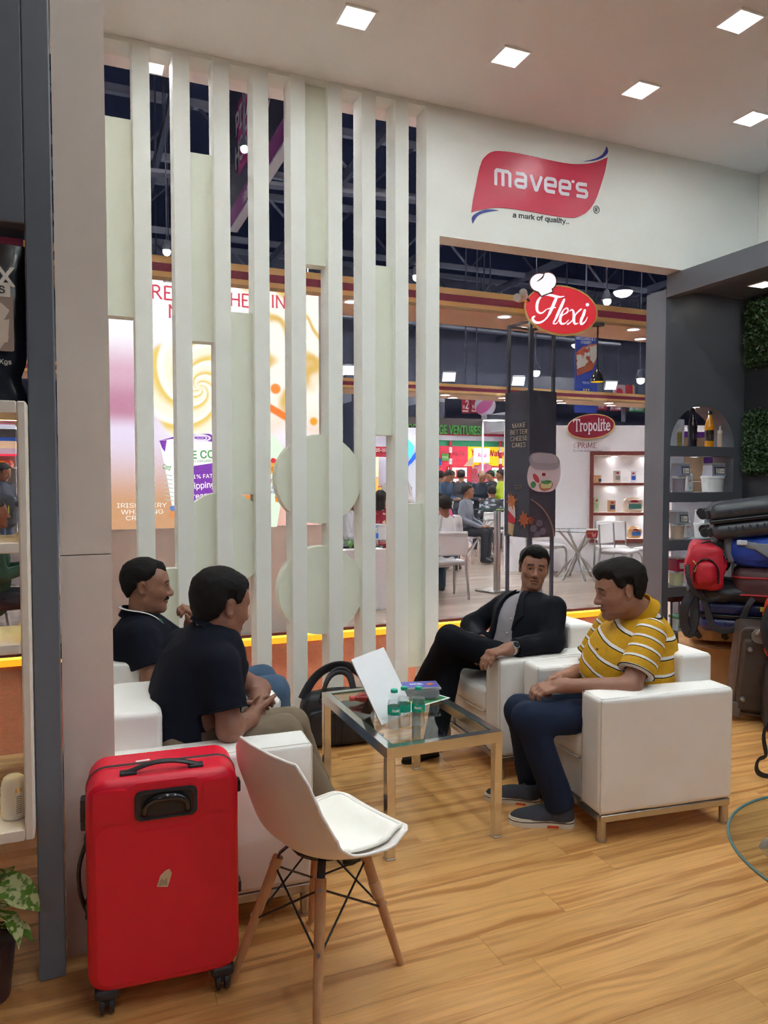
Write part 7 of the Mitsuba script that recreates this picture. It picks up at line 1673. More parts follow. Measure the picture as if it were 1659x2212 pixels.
def cafe_chair(p, rz_, lab, g='white chairs with chrome legs in the opposite booth'):
    k = thing('cafe_chair', lab, 'chair', g); M = rotz(rz_, (p[0], p[1], .0005))
    for q in PLY_CF: put('back_leg', moved(q, M), None, k)
    for q in PLY_CS: put('front_leg', moved(q, M), None, k)
    put('crossbar', moved(PLY_CX, M), None, k); put('seat', moved(PLY_SE, M), None, k); b = put('backrest', moved(PLY_BA, M), None, k); put('seam', moved(PLY_BS, M), None, b)
    return k
def glass_table(p, r, h, lab, n=6):
    k = thing('glass_table', lab, 'table')
    put('top', lathe([(0, h), (r, h)], 48, (p[0], p[1], 0)), GLASS, k); put('rim', tube(np.c_[ellipse(r, r, 48, (p[0], p[1])), np.full(48, h)], .005, 6, True), EDGE, k, smooth=True)
    for i in range(n):
        a = i * 2 * math.pi / n + .3; d = V(math.cos(a), math.sin(a), 0); o_ = V(-math.sin(a), math.cos(a), 0) * .022
        put('leg', tube([V(p[0], p[1], .012) - d * .33 + o_, V(p[0], p[1], h - .004) + d * .28 + o_], .016, 10), CHROME2, k, smooth=True)
    return k
def gp_(x, y): q = pZ(x, y, 0); return q
tp1 = gp_(1247, 1250); glass_table(tp1, .43, .74, 'round glass table with crossed chrome legs by the white partition')
cafe_chair(gp_(1338, 1258), 205, 'white chair with its back to us right of the glass table by the partition')
cafe_chair(gp_(1178, 1240), -70, 'white chair partly behind the black column banner')
cafe_chair(gp_(1322, 1247), 150, 'white chair behind the one with its back to us, by the brown shelf')
cafe_chair(gp_(1412, 1252), 110, 'white chair at the grey pillar by the brown shelf')
k = thing('product_box', 'maroon product bucket standing on the glass table by the partition', 'tub')
q = pZ(1279, 1162, .745); put('bucket', lathe([(0, .002), (.068, .002), (.074, .10), (0, .10)], 26, (q[0], q[1], .745)), flat('#8a2a2c', .4), k, smooth=40); put('lid', lathe([(0, .10), (.078, .10), (.078, .118), (0, .118)], 26, (q[0], q[1], .745)), flat('#e8e4e0', .4), k, smooth=40)
ctx = EYE - q; a_ = math.degrees(math.atan2(ctx[1], ctx[0])) + 90
put('label', wrapped(prism(sg.box(.0, .02, .05, .085), 0, .001), .074, 0).apply_transform(rotz(a_, (q[0], q[1], .745))), flat('#c98a84', .4), k); put('lettering', wrapped(text('Deluxe', .016, .001, True, width=.06).apply_translation((-.03, .06, 0)), .0735, 0).apply_transform(rotz(a_, (q[0], q[1], .745))), flat('#e0b040', .4), k)
# high table on a chrome pole
k = thing('high_table', 'tall glass bar table on a chrome pole with square base', 'table')
hp_ = gp_(1062, 1277); zt2 = 1.11
put('base', xf(box(-.16, .16, -.16, .16, .0, .018, .003), rotz(20, (hp_[0], hp_[1], 0))), STEEL, k)
for o_ in (-.022, .022): put('pole', cone(hp_ * V(1, 1, 0) + RH * (.07 + o_) + V(0, 0, .018), hp_ * V(1, 1, 0) + RH * (.07 + o_) + V(0, 0, zt2 - .01), .024, n=20), CHROME2, k, smooth=40)
put('top', lathe([(0, zt2), (.30, zt2)], 40, (hp_[0] + RH[0] * .07, hp_[1] + RH[1] * .07, 0)), GLASS, k); put('rim', tube(np.c_[ellipse(.30, .30, 40, (hp_[0] + RH[0] * .07, hp_[1] + RH[1] * .07)), np.full(40, zt2)], .006, 6, True), EDGE, k, smooth=True)
# ------------------------------------------------------------------ people in the hall
_hd = {}
def far_head(bald):
    if bald in _hd: return _hd[bald]
    o = dict(neck=(0, -.03, -.15)); f = head_field(o); m = nets(f, (-.1, -.13, -.21), (.1, .135, .14), .0065)
    base = uni([ell_((0, -.018, .038), (.0745, .096, .083)), ell_((0, .045, .040), (.062, .044, .052)), ell_((0, -.03, -.01), (.066, .07, .075))], .03)
    def hf(p):
        top = .035 if bald else 9
        return np.maximum(np.maximum(base(p) - .012, np.maximum(p[:, 1] - (.075 - 1.2 * np.clip(.075 - p[:, 2], 0, 1)), (-.05 + np.clip((p[:, 1] + .02) * 2.4, 0, .11)) - p[:, 2]) * .7), p[:, 2] - top).astype(F4)
    _hd[bald] = (m, nets(hf, (-.115, -.14, -.12), (.115, .135, .17), .007)); return _hd[bald]
def far_person(foot, deg, lab, pose='stand', skin='#8a5f49', hair='#14110f', top='#20242e', trousers='#191c24', shoes='#121214', bend=0, arms='phone', bald=False, look=0, sc=1.0, topmat=None, long_hair=False, sleeve=1.0):
    k = thing('person', lab, 'person'); M = rotz(deg - 90, (foot[0], foot[1], 0)); M[:3, :3] *= sc
    if pose == 'stand': hz_, kn, an, hy = .92, [(s * .10, .02, .50) for s in (-1, 1)], [(s * .11, -.02, .09) for s in (-1, 1)], 0
    else: hz_, kn, an, hy = .53, [(s * .13, .42, .53) for s in (-1, 1)], [(s * .12, .40, .10) for s in (-1, 1)], 0
    cb, sb_ = math.cos(math.radians(bend)), math.sin(math.radians(bend))
    B = lambda x, y, z: V(x, hy + y * cb + z * sb_, hz_ + z * cb - y * sb_)
    sh = [B(s * .185, 0, .50) for s in (-1, 1)]; hd = B(0, .02, .70)
    if arms == 'phone': el = [B(s * .24, .06, .22) for s in (-1, 1)]; wr = [B(s * .08, .28, .26) for s in (-1, 1)]
    elif arms == 'lap': el = [B(s * .24, .04, .22) for s in (-1, 1)]; wr = [B(s * .10, .32, .12) for s in (-1, 1)]
    else: el = [B(s * .25, -.02, .22) for s in (-1, 1)]; wr = [B(s * .25, .06, -.04) for s in (-1, 1)]
    hm, hh = far_head(bald); HM = M @ basis(hd, (1, 0, 0), unit(V(0, math.cos(math.radians(bend + look)), -math.sin(math.radians(bend + look)))), None if False else None) if False else None
    f_ = unit(V(0, math.cos(math.radians(bend * .6 + look)), -math.sin(math.radians(bend * .6 + look)))); HM = M @ basis(hd, (1, 0, 0), f_)
    arm = nets(uni([cap_(el[i], wr[i], .036, .026) for i in (0, 1)] + [cap_(sh[i], el[i], .04, .036) for i in (0, 1)] + [cap_(sh[0], sh[1], .04), cap_(B(0, 0, .45), B(0, .0, .60), .045)] + [ell_(wr[i] + V(0, .05, 0), (.035, .06, .03)) for i in (0, 1)], .02), *bounds(el + wr + sh + [B(0, 0, .62)], .12), .012)
    put('body', cat([xf(hm, HM), xf(arm, M)]), flat(skin, .55), k, smooth=True)
    if not bald or True: put('hair', xf(hh, HM), flat(hair, .8, .1), k, smooth=True)
    if long_hair: put('long_hair', xf(nets(uni([ell_((0, -.05, -.10), (.085, .055, .16)), ell_((0, -.02, .04), (.085, .10, .09))], .05), (-.12, -.14, -.3), (.12, .02, .16), .012), HM), flat(hair, .8, .1), k, smooth=True)
    tor = torso([(B(0, 0, -.02), .165, .12), (B(0, .01, .16), .165, .125), (B(0, .01, .34), .18, .12), (B(0, 0, .45), .16, .085), (B(0, .0, .53), .07, .055)], ((1, 0, 0), (1, 0, 0)))
    sl = [x for i in (0, 1) for x in ([cap_(sh[i], el[i], .062, .055)] + ([cap_(el[i], wr[i], .052, .042)] if sleeve >= 1 else []))]
    tf_ = uni([tor] + sl, .035)
    put('top', xf(nets(lambda p: tf_(p) + nz(.006, 10, 2)(p), *bounds(sh + el + wr + [B(0, 0, -.1)], .2), .014), M), topmat or flat(top, .8, .2), k, smooth=True)
    hp_ = [V(s * .09, hy, hz_) for s in (-1, 1)]
    tr = uni([x for i in (0, 1) for x in (cap_(hp_[i], kn[i], .088, .066), cap_(kn[i], an[i], .064, .055))] + [ell_((0, hy, hz_ + .02), (.165, .12, .11))], .03)
    put('trousers', xf(nets(tr, *bounds(hp_ + [V(*q) for q in kn + an], .17), .016), M), flat(trousers, .8, .2), k, smooth=True)
    for i in (0, 1):
        a = V(*an[i]); put('shoe', xf(hull(np.vstack([s_ * r_ + c for s_, r_, c in ((trimesh.creation.icosphere(1).vertices, .04, a + V(0, -.02, -.045)), (trimesh.creation.icosphere(1).vertices, .036, a + V(0, .12, -.053)), (trimesh.creation.icosphere(1).vertices, .04, a + V(0, .0, .0)))])), M), flat(shoes, .4, .4), k, smooth=True)
    return k
def gd(x, t): p = pD(x, 1038, t); return p * V(1, 1, 0)
def toward(p, deg): return math.degrees(math.atan2(-p[1], -p[0])) + deg      # deg = 0 looks at us; + turns to the viewer's left...
# near seated man in a white tee on a white chair, only his back
cc_ = gp_(958, 1290); cafe_chair(cc_, toward(cc_, 200) - 90, 'white chair carrying the person in a white tee right of the slats')
far_person(cc_ + V(.02, .04, 0), toward(cc_, 200), 'person in a white tee and jeans sitting with back turned right of the slats', 'sit', top='#e3e0e4', trousers='#24313e', shoes='#17171c', sleeve=.5, bend=-4, sc=.97)
# man in grey suit on a white chair
c2 = gd(1003, 13.6); cafe_chair(c2, toward(c2, 72) - 90, 'white chair of the man in the grey suit')
far_person(c2 + V(.0, .02, 0), toward(c2, 72), 'man in a grey suit sitting in profile on a white chair', 'sit', top='#6a717c', trousers='#14151a', arms='lap', bend=5, sc=1.06)
c3 = gd(948, 12.0); cafe_chair(c3, toward(c3, 150) - 90, 'white chair of the woman in pink')
far_person(c3, toward(c3, 150), 'woman with long dark hair and a pink top sitting right of the slats', 'sit', top='#d0588a', trousers='#1c1c24', long_hair=True, arms='lap', sc=.97)
c4 = gd(1066, 15.2); cafe_chair(c4, toward(c4, 190) - 90, 'white chair of the person in the patterned dark jacket')
PAT = mat('patterned_jacket', lambda p, n, uv: mix(lin('#14161c'), lin('#7d828e'), smoothstep(.54, .60, fbm(p.x * 14, p.y * 14, p.z * 22, 3))), .6, .3)
far_person(c4, toward(c4, 190), 'person in a dark patterned jacket sitting with back turned behind the bar table', 'sit', topmat=PAT, trousers='#6f6858', arms='lap', bend=14, sc=1.05)
glass_table(gd(1037, 14.3), .30, .74, 'glass table with chrome legs between the man in grey and the patterned jacket')
for x, t, dg, lab, kw in ((1038, 16.2, 10, 'bald man in a dark vest bending over a phone', dict(bald=True, top='#1c222c', trousers='#1a1d24', bend=16, look=25)), (996, 16.6, 165, 'man in a black tee seen from behind left of the bald man', dict(top='#14141a', sleeve=.5)), (953, 16.0, 60, 'man in a blue-grey shirt looking down beside the slats', dict(top='#2c3a50', bend=14, look=25)),
        (952, 18.5, 170, 'person with dark hair standing at the red wall, back turned', dict(top='#24262e')), (972, 18.2, 75, 'man in a white shirt facing right at the red wall', dict(top='#d0ccc8', look=18)), (1060, 18.0, -60, 'man in a black shirt standing before the yellow wall', dict(top='#17181d', look=15)), (1083, 16.4, -80, 'person in a dark jacket with hi-vis vest beside the black column banner', dict(top='#b4d432', look=10))):
    p = gd(x, t); far_person(p, toward(p, dg), lab, 'stand', **kw)
c5 = gd(822, 11.2); cafe_chair(c5, toward(c5, 160) - 90, 'white chair of the person in the red floral dress')
FLO = mat('floral', lambda p, n, uv: mix(lin('#7c1c28'), lin('#d9c3a0'), smoothstep(.58, .62, fbm(p.x * 16, p.y * 16, p.z * 16, 2))), .7, .2)
far_person(c5, toward(c5, 160), 'woman in a red floral dress sitting seen between the slats', 'sit', topmat=FLO, trousers='#6e1c28', long_hair=True, arms='lap')
p = gd(856, 12.6); far_person(p, toward(p, 10), 'man in a white shirt standing behind the slats', 'stand', top='#dcd8d8', trousers='#23262e', sc=1.0, look=15)
c6 = gd(752, 10.2); cafe_chair(c6, toward(c6, 100) - 90, 'white chair of the person in a dark suit behind the slats')
far_person(c6, toward(c6, 80), 'person in grey and white seen in the sixth slat gap', 'sit', top='#aeb0b8', trousers='#191c26', arms='lap')
gt2 = gd(812, 9.0); glass_table(gt2, .42, .74, 'glass table with chrome legs behind the slats')
k = thing('water_bottle', 'water bottle with blue label on the glass table behind the slats', 'water bottle')
q = pD(812, 1165, 9.0); put('body', lathe([(0, 0), (.03, 0), (.032, .13), (.014, .19), (0, .19)], 20, (q[0], q[1], .742)), HAZY, k, smooth=40); put('cap', lathe([(0, .19), (.016, .19), (.016, .21), (0, .21)], 16, (q[0], q[1], .742)), flat('#2f6ac0', .4), k); put('label', lathe([(.0325, .06), (.0325, .12)], 20, (q[0], q[1], .742)), flat('#2f6ac0', .4), k, smooth=True)
k = thing('potted_plant', 'small green plant on a white ledge in the sixth slat gap', 'plant')
q = pD(757, 1185, 8.6); put('ledge', box(q[0] - .3, q[0] + .4, q[1] - .12, q[1] + .12, .0, q[2] - .01), SEATW, k)
for i in range(9):
    a = i * .7; d = V(math.cos(a), math.sin(a), 0); put('leaf', leaf(q, q + d * .13 + V(0, 0, .06 + .03 * (i % 3)), .018, .02, 10), mat('green_leaf', '#4d7a3a', .5, .3), k, smooth=True)

# ------------------------------------------------------------------ far booths
YR = 20.0
def bxp(x0, y0, x1, y1, Y, th=.1):
    xm, ym = (x0 + x1) / 2, (y0 + y1) / 2
    return pY(x0, ym, Y)[0], pY(x1, ym, Y)[0], pY(xm, y1, Y)[2], pY(xm, y0, Y)[2]
def slab(x0, y0, x1, y1, Y, th=.1): a, b, c, d = bxp(x0, y0, x1, y1, Y); return box(a, b, Y - th, Y, c, d)
k = thing('candy_booth', 'red and yellow booth with candy-striped poles beyond the opposite booth', 'booth')
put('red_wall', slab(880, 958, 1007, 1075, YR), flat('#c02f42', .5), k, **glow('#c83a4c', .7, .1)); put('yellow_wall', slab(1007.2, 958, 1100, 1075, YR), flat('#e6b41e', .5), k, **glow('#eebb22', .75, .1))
put('lower_wall', slab(880, 1075.3, 1100, 1180, YR), flat('#c8c2c8', .5), k)
put('green_fascia', slab(880, 952, 1100, 964, YR - 1.2), flat('#3fa070', .5), k); put('white_fascia', slab(880, 941, 1100, 952, YR - 1.25), flat('#d8d6e2', .5), k); put('red_line', slab(880, 937, 1100, 941, YR - 1.27), flat('#c02a40', .5), k)
put('sign_board', slab(870, 903, 1040, 937, YR - 1.3), flat('#4a4040', .6), k)
def ftext(s, x, y, hpx, Y, col, bold=True, width_px=None, d=.02, emit=None, par=None, center=False):
    a = pY(x, y, Y); sc_ = (FWD @ (a - EYE)) / F_PX
    xw = None if width_px is None else abs(pY(x + width_px, y, Y)[0] - a[0])
    m = text(s, hpx * sc_, d, bold, center, 1.0 if xw is None else 1.0, width=xw) if xw else text(s, hpx * sc_, d, bold, center, hpx * sc_)
    return put('lettering', xf(m, basis(a, (1, 0, 0), (0, 0, 1))), flat(col, .5), par or k, **(glow(col, emit, .02) if emit else {}))
ftext('GREEN EDGE VENTURES', 880, 935, 19, YR - 1.42, '#4fa04a', True, 158)
for i in range(3):
    for j_ in range(2): ftext('Rolo', 948 + 30 * j_ - 8 * (i % 2), 985 + 16 * i, 12, YR - .105, '#cf5566', True, 26, .004)
ftext('Yum Rolo', 1018, 984, 13, YR - .105, '#b3344c', True, 36); ftext('Wafer', 1054, 985, 12, YR - .106, '#b3344c', True, 36)
sc1 = put('lit_panel', slab(1023, 968, 1056, 999, YR - .6, .05), flat('#d8d8f0', .4), k, **glow('#c8ccec', .9, .1)); ftext('Rolo', 1032, 987, 8, YR - .66, '#c83a80', True, 18, .004)
put('tag', slab(953, 980, 970, 995, YR - .11, .04), flat('#54a848', .5), k); ftext('TOFFEE', 954.5, 990, 4.5, YR - .155, '#f0e8e0', True, 13, .003)
put('tag', slab(940, 990, 952, 1005, YR - .11, .04), flat('#2a68b0', .5), k)
for x0, x1, y0, y1 in ((968, 1008, 1010, 1030), (968, 1008, 1034, 1054), (1062, 1100, 1010, 1030), (1062, 1100, 1034, 1054)):
    sh_ = put('shelf_case', slab(x0 - 3, y0 - 3, x1 + 3, y1 + 3, YR - .12, .25), flat('#c83a44', .5), k)
    put('shelf_light', slab(x0, y0, x1, y1, YR - .375, .01), flat('#f0f0ee', .5), sh_, **glow('#e8f0e8', .9, .05))
    for i in range(5): put('pack', slab(x0 + 3 + 7 * i, y0 + 5, x0 + 7 + 7 * i, y1, YR - .40, .06), flat(('#7fb08a', '#c8d0b8', '#b04050', '#d0c070', '#90a0b8')[i], .5), sh_)
for i in range(5): put('packet_print', xf(box(-.22, .22, -.02, 0, -.45, .45), basis(pY(1012 + 8 * i, 1046 - 3 * i, YR - .15), (math.cos(.25 - .1 * i), 0, math.sin(.25 - .1 * i)), None, (-math.sin(.25 - .1 * i), 0, math.cos(.25 - .1 * i)))), flat(('#3f6ab0', '#b03a40', '#c8a0a0', '#c84a70', '#e080a0')[i], .5), k)
for x, y in ((1015, 1000), (1042, 1016)): put('wafer_print', xf(box(-.3, .3, -.02, 0, -.09, .09), basis(pY(x, y, YR - .12), (.7, 0, .7), None, (-.7, 0, .7))), flat('#e8d8b8', .5), k)
for x in (973, 1081):
    q = pY(x, 1000, YR - 1.4); z1_ = pY(x, 953, YR - 1.4)[2]
    for i in range(16):
        a, b = i * z1_ / 16, (i + 1) * z1_ / 16; put('pole_band', cone((q[0], q[1], a), (q[0], q[1], b), .05, n=14), flat('#c83040' if i % 2 else '#efe6e6', .5), k, smooth=40)
for i in range(6):
    q = pY(950 + 26 * i, 951.5, YR - .9); disc_light(q[0], q[1], q[2] - .06, .10, 30, k, weight=.1, name='downlight')
# white lit cube, number signs, balloon
k = thing('white_booth', 'glowing white cube booth left of the black column banner', 'booth')
put('cube', slab(1040, 899, 1092, 937, YR - 1.0, 2.2), flat('#dfe4ee', .5), k); q = pY(1072, 905, YR - 3.5); put('floodlight', box(q[0] - .25, q[0] + .25, q[1] - .05, q[1] + .05, q[2] - .02, q[2] + .1), TRD, k)
disc_light(q[0], q[1] + .12, q[2] - .03, .28, 70, k, weight=.2, name='lens')
for n_, (x0, x1, lab) in enumerate(((997, 1013, 'narrower red H2 hall number sign hanging on the left'), (1016, 1042, 'wider red H2 hall number sign hanging beside the balloon'))):
    k = thing('number_sign', lab, 'sign'); put('board', slab(x0, 861, x1, 893, 24, .06), flat('#b02f3c', .5), k); w = x1 - x0
    ftext('2', x0 + w * .45, 883, 19, 23.93, '#e8dcdc', True, w * .40); ftext('H', x0 + w * .15, 883, 8, 23.93, '#e8dcdc', True, w * .22); put('strip', slab(x0 + w * .1, 886, x1 - w * .1, 890, 23.93, .01), flat('#d8b8b8', .5), k)
    q = pY((x0 + x1) / 2, 861, 23.97); put('cable', box(q[0] - .02, q[0] + .02, 23.95, 23.98, q[2], 15), TRD, k)
k = thing('balloon', 'pink and white round balloon on a stick above the far booth', 'balloon'); q = pY(1048, 876, 17.2)
for i in range(6):
    s_ = trimesh.creation.revolve(np.c_[.29 * np.sin(np.linspace(0, math.pi, 14)), -.29 * np.cos(np.linspace(0, math.pi, 14))], angle=math.pi / 3, sections=7); put('segment', xf(s_, basis(q, (.8, .5, -.2), (-.2, .6, .75)) @ rotz(60 * i)), flat('#d85a98' if i % 2 else '#e9d8e6', .4), k, smooth=True)
e = pY(1043, 915, 17.2); put('stick', tube([q - V(0, 0, .28), e, V(e[0], e[1], 0)], .03, 8), flat('#c8c0cc', .5), k)
# left fringe of the far booths, seen through slats
k = thing('booth_panel', 'white booth panel with blue swoosh logo and the vertical word VENTURES', 'panel')
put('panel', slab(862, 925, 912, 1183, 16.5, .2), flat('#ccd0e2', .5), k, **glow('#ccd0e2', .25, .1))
q = pY(884, 968, 16.28); put('logo', xf(cat([prism(sg.Polygon([(-.12, .3), (.12, .05), (.05, -.25), (-.2, -.05)]), 0, .02)]), basis(q, (1, 0, 0), (0, 0, 1))), flat('#46c8d8', .4), k, **glow('#46d0e0', .8, .05))
put('swoosh', xf(prism(brush(np.array([(-.15, -.5), (.1, -.25), (.35, .15)]), [.05, .10, .02]), 0, .02), basis(q, (1, 0, 0), (0, 0, 1))), flat('#1f4fc0', .4), k, **glow('#2458d0', .5, .05))
a = pY(889, 1066, 16.28); put('lettering', xf(text('VENTURES', .20, .01, True, False, .11), basis(a, (0, 0, 1), (-1, 0, 0))), flat('#22242c', .5), k)
k = thing('stall_sign', 'red stall number sign reading 2G-15 seen through the slats', 'sign')
put('board', slab(806, 965, 842, 987, 15.5, .08), flat('#b8303e', .5), k); put('stand_post', slab(838, 987.2, 841, 1188, 15.5, .05), TRD, k); ftext('2G-15-01', 811, 976, 7, 15.41, '#efe0e0', True, 34); 
k = thing('booth_wall', 'pale lilac booth wall behind the slats', 'partition'); put('panel', slab(770, 935, 862, 1160, 17.5, .2), flat('#c3bdcf', .5), k)
put('lit_shelf', slab(806, 985, 816, 1030, 17.25, .05), flat('#f0c890', .5), k, **glow('#f0c890', .9, .05)); put('lit_shelf', slab(806, 1033, 816, 1065, 17.25, .05), flat('#e08838', .5), k, **glow('#f0a050', .7, .05)); put('goods', slab(804, 1068, 817, 1110, 17.2, .1), mat('goods_mix', lambda p, n, uv: mix(lin('#2a1c1a'), lin('#c08838'), smoothstep(.5, .6, noise(p.x * 22, p.y, p.z * 22))), .5, .3), k)
k = thing('roll_up_banner', 'red roll-up banner seen between the slats', 'banner'); put('sheet', slab(817, 1050, 846, 1194, 15.0, .02), flat('#b82c3c', .5), k); put('emblem', xf(prism(sg.Point(0, 0).buffer(.10, 16), 0, .01), basis(pY(822, 1062, 14.96), (1, 0, 0), (0, 0, 1))), flat('#e0a83c', .5), k); ftext('COOKIES', 820, 1103, 8, 14.96, '#f0d060', True, 30)
k = thing('far_stand', 'dark grey far stand with pale canopy above the slat discs', 'booth'); put('canopy', slab(735, 845, 775, 875, 26, 3.0), flat('#b8bccc', .5), k); put('body', slab(735, 875.5, 800, 1125, 26, 3.0), flat('#3c3e4c', .6), k); put('frame', slab(760, 842, 763, 1000, 22.9, .1), TRD, k)
k = thing('far_stand', 'white curved canopy far behind the last slat gap', 'booth'); put('canopy', slab(872, 850, 905, 880, 24, 2.0), flat('#c8ccda', .5), k); put('body', slab(872, 880.5, 905, 1130, 24, 2.0), flat('#4a4c5c', .6), k)
# floodlights on the far canopy beam
for x, y, lab in ((755, 800, 'bright rectangular floodlight seen in the sixth slat gap'), (970, 815, 'bright rectangular floodlight left of the black column banner'), (1120, 826, 'bright rectangular floodlight above the black column banner'), (1320, 833, 'bright rectangular floodlight below the pendant lamp')):
    k = thing('floodlight', lab, 'floodlight'); p = pY(x, y, 13.6); p = V(p[0], 13.6, max(p[2], 3.62)); dn = unit(V(-.25, -.8, -.55)); ex_ = unit(np.cross((0, 0, 1), dn)); ey_ = np.cross(dn, ex_); M = basis(p, ex_, ey_, dn)
    put('housing', xf(box(-.14, .14, -.11, .11, -.06, 0, .008), M), flat('#aab0ba', .4), k); put('lens', xf(mesh([(-.125, -.095, .002), (.125, -.095, .002), (.125, .095, .002), (-.125, .095, .002)], [(0, 1, 2), (0, 2, 3)]), M), DIFF, k, **glow((.93, 1, .98), 110, .5)); put('bracket', box(p[0] - .015, p[0] + .015, 13.66, 13.69, 3.2, p[2]) if False else tube([p - dn * .06, V(p[0], 13.9, 3.53)], .015, 6), TRD, k)
# blue pizza banner, safety signs
k = thing('hanging_banner', 'tall blue banner with a pizza slice hanging behind the far canopy beam', 'banner'); YBn = 16.5
put('sheet', slab(1241, 715, 1289, 892, YBn, .03), mat('banner_blue', '#2c3fa0', .5, .4), k); zz_ = pY(1265, 715, YBn)[2]; q = pY(1265, 715, YBn); put('cable', box(q[0] - .02, q[0] + .02, YBn - .03, YBn, zz_, 15), TRD, k)
ftext('MOZZARELLA', 1244, 733, 6, YBn - .04, '#d8dcf0', True, 42); ftext('CHEESE?', 1254, 742, 6, YBn - .04, '#d8dcf0', True, 22); ftext('VISIT US', 1257, 829, 5, YBn - .04, '#a8b4e0', True, 15); ftext('D B & C', 1256, 875, 5, YBn - .04, '#c8d0f0', True, 16)
def bpoly(pts, d): return xf(prism(sg.Polygon([(pY(x, y, YBn)[0], pY(x, y, YBn)[2]) for x, y in pts]), 0, .006), basis((0, YBn - .034 - d, 0), (1, 0, 0), (0, 0, 1)))
put('pizza_print', bpoly([(1242, 762), (1258, 749), (1288, 742), (1288, 775), (1282, 790), (1279, 798), (1262, 806), (1244, 813)], 0), flat('#b0543c', .6), k)
put('cheese_print', bpoly([(1243, 765), (1262, 752), (1287, 746), (1287, 772), (1280, 785), (1262, 790), (1244, 798)], .006), mat('cheese', lambda p, n, uv: mix(lin('#e2d6c6'), lin('#a8452f'), smoothstep(.50, .58, fbm(p.x * 5, p.y, p.z * 5, 3))), .6, .3), k)
put('dot_print', cat([bpoly([(x, y), (x + 3, y), (x + 3, y + 5), (x, y + 5)], .0) for x, y in ((1258, 840), (1263, 840), (1268, 840))]), flat('#c8b890', .6), k)
for x0, x1, y0, y1, c_, tx, lab in ((1318, 1352, 874, 888, '#a83042', 'FIRE HYDRANT', 'red sign reading FIRE HYDRANT on the far wall'), (1358, 1391, 874, 890, '#3a8052', 'EMERGENCY EXIT', 'green emergency exit sign on the far wall'), (1291, 1309, 872, 886, '#a83042', 'FIRE', 'small red sign beside the blue banner on the far wall')):
    k = thing('safety_sign', lab, 'sign'); Ys = 30.0; put('board', slab(x0, y0, x1, y1, Ys, .08), flat(c_, .5), k); q = pY((x0 + x1) / 2, y0, Ys); put('cable', box(q[0] - .02, q[0] + .02, Ys - .05, Ys - .03, q[2], 15), TRD, k)
    ftext(tx, x0 + (11 if 'EXIT' in tx else 2), y1 - 4, 5, Ys - .09, '#e6dcdc', True, (x1 - x0) * .62)
    if 'EXIT' in tx: put('figure', slab(x0 + 2, y0 + 2, x0 + 9, y1 - 3, Ys - .085, .02), flat('#d8ecdc', .5), k)
    elif 'HYD' in tx: put('stripes', cat([slab(x1 - 7 + 2.2 * i, y0 + 1, x1 - 6 + 2.2 * i, y1 - 1, Ys - .085, .02) for i in range(3)]), flat('#e6dcdc', .5), k)
k = thing('wall_poster', 'red and white poster standing on the far canopy beam', 'poster'); put('board', slab(1324, 832, 1368, 856, 15.2, .05), flat('#c9b4bc', .5), k); put('red_part', slab(1351, 832, 1366, 856, 15.14, .01), flat('#b83040', .5), k); put('edge', slab(1366, 831, 1368, 856, 15.14, .02), flat('#d8b040', .5), k); q = pY(1338, 847, 15.1); put('seal', xf(prism(ellipse(.10, .10, 24), 0, .01), basis(q, (1, 0, 0), (0, 0, 1))), flat('#b83040', .5), k); q = pY(1346, 856, 15.2); put('foot', box(q[0] - .05, q[0] + .05, 15.16, 15.2, 3.0, q[2] - .001), TRD, k)
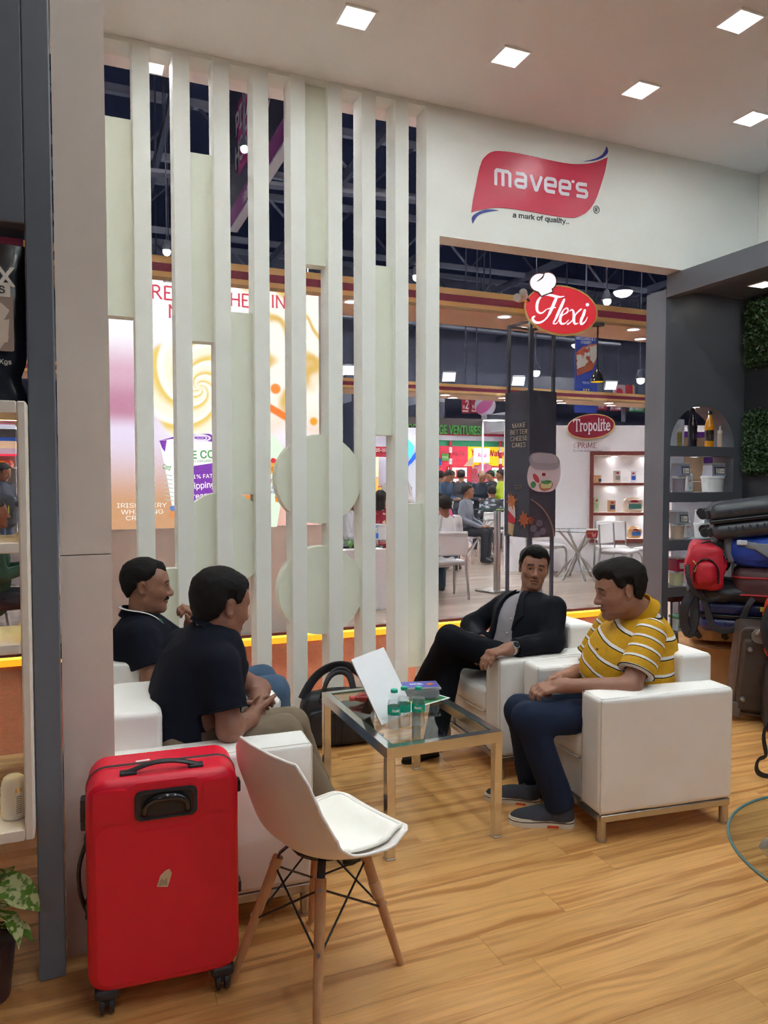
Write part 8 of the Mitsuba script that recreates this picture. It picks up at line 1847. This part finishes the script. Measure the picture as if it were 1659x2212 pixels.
# behind the open shelves of the grey partition
k = thing('carton_stack', 'white, peach and purple cartons stacked behind the open display shelves', 'cartons'); 
for i, (x0, x1, y0, y1, c_) in enumerate(((1440, 1478, 905, 970, '#dfe3ee'), (1478, 1523, 945, 972, '#c9a27e'), (1478, 1523, 932, 944.5, '#7a3fa0'), (1478, 1520, 972.5, 1040, '#d8b48c'), (1520, 1550, 972.5, 1000, '#6a3a90'), (1440, 1477, 970.5, 1060, '#e6e8f0'), (1478, 1540, 1040.5, 1075, '#d2a888'))):
    a, b, c, d = bxp(max(x0, 1447), y0, x1, y1, 5.0); put('carton', box(a, b, 5.0, 5.06, c, d - .002), flat(c_, .5), k)
a, b, c, d = bxp(1447, 1075.5, 1560, 1180, 5.0); put('counter', box(a, b, 4.98, 5.08, -.03, d - .003), flat('#e9e9ee', .5), k)
# ------------------------------------------------------------------ what shows through the left display shelf
k = thing('far_booth', 'far booth with blue and pink bands and goods shelves seen through the left shelf', 'booth'); YL = 13.0
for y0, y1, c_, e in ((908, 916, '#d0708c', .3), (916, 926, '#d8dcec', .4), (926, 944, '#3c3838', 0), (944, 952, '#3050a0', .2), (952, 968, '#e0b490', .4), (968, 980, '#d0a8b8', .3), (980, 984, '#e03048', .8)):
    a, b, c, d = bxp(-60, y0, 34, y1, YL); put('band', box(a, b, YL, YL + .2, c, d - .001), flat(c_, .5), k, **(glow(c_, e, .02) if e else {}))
a, b, c, d = bxp(-60, 984, 34, 1250, YL); put('wall', box(a, b, YL + .25, YL + .4, c, d), flat('#8a8078', .6), k)
for i in range(5):
    q = pY(4 + 8 * i - 16, 1003, YL); put('jar', lathe([(0, 0), (.05, 0), (.055, .08), (.03, .11), (0, .11)], 14, (q[0], q[1] + .1, q[2] - .05)), flat('#d8c030' if i < 3 else '#d87860', .4), k, smooth=40)
a, b, c, d = bxp(-60, 1008, 34, 1012, YL); put('shelf_board', box(a, b, YL, YL + .25, c, d), flat('#c8b8a8'), k)
p = gd(4, 10.5); far_person(p, toward(p, 60), 'person with a backpack using a phone seen through the left display shelf', 'stand', top='#20242c', trousers='#3a4658', look=20)
k = thing('backpack', 'black backpack with yellow zip worn by the person behind the left shelf', 'backpack'); q = p + V(.05, -.16, 0); put('bag', puff(q[0] - .14, q[0] + .14, q[1] - .09, q[1] + .09, .86, 1.28, .05, .02), BK, k, smooth=60); put('zip', tube([(q[0] + .05, q[1] - .12, 1.0), (q[0] + .05, q[1] - .12, 1.15)], .008, 6), flat('#c8c020'), k)
p = gd(12, 6.4); cafe_chair(p + V(.05, 0, 0), 150, 'white chair seen through the lower opening of the left display shelf')
p = gd(-20, 6.0); far_person(p, toward(p, 90), 'person in a dark green top sitting seen through the left display shelf', 'sit', top='#1f3a2c', trousers='#22262a')
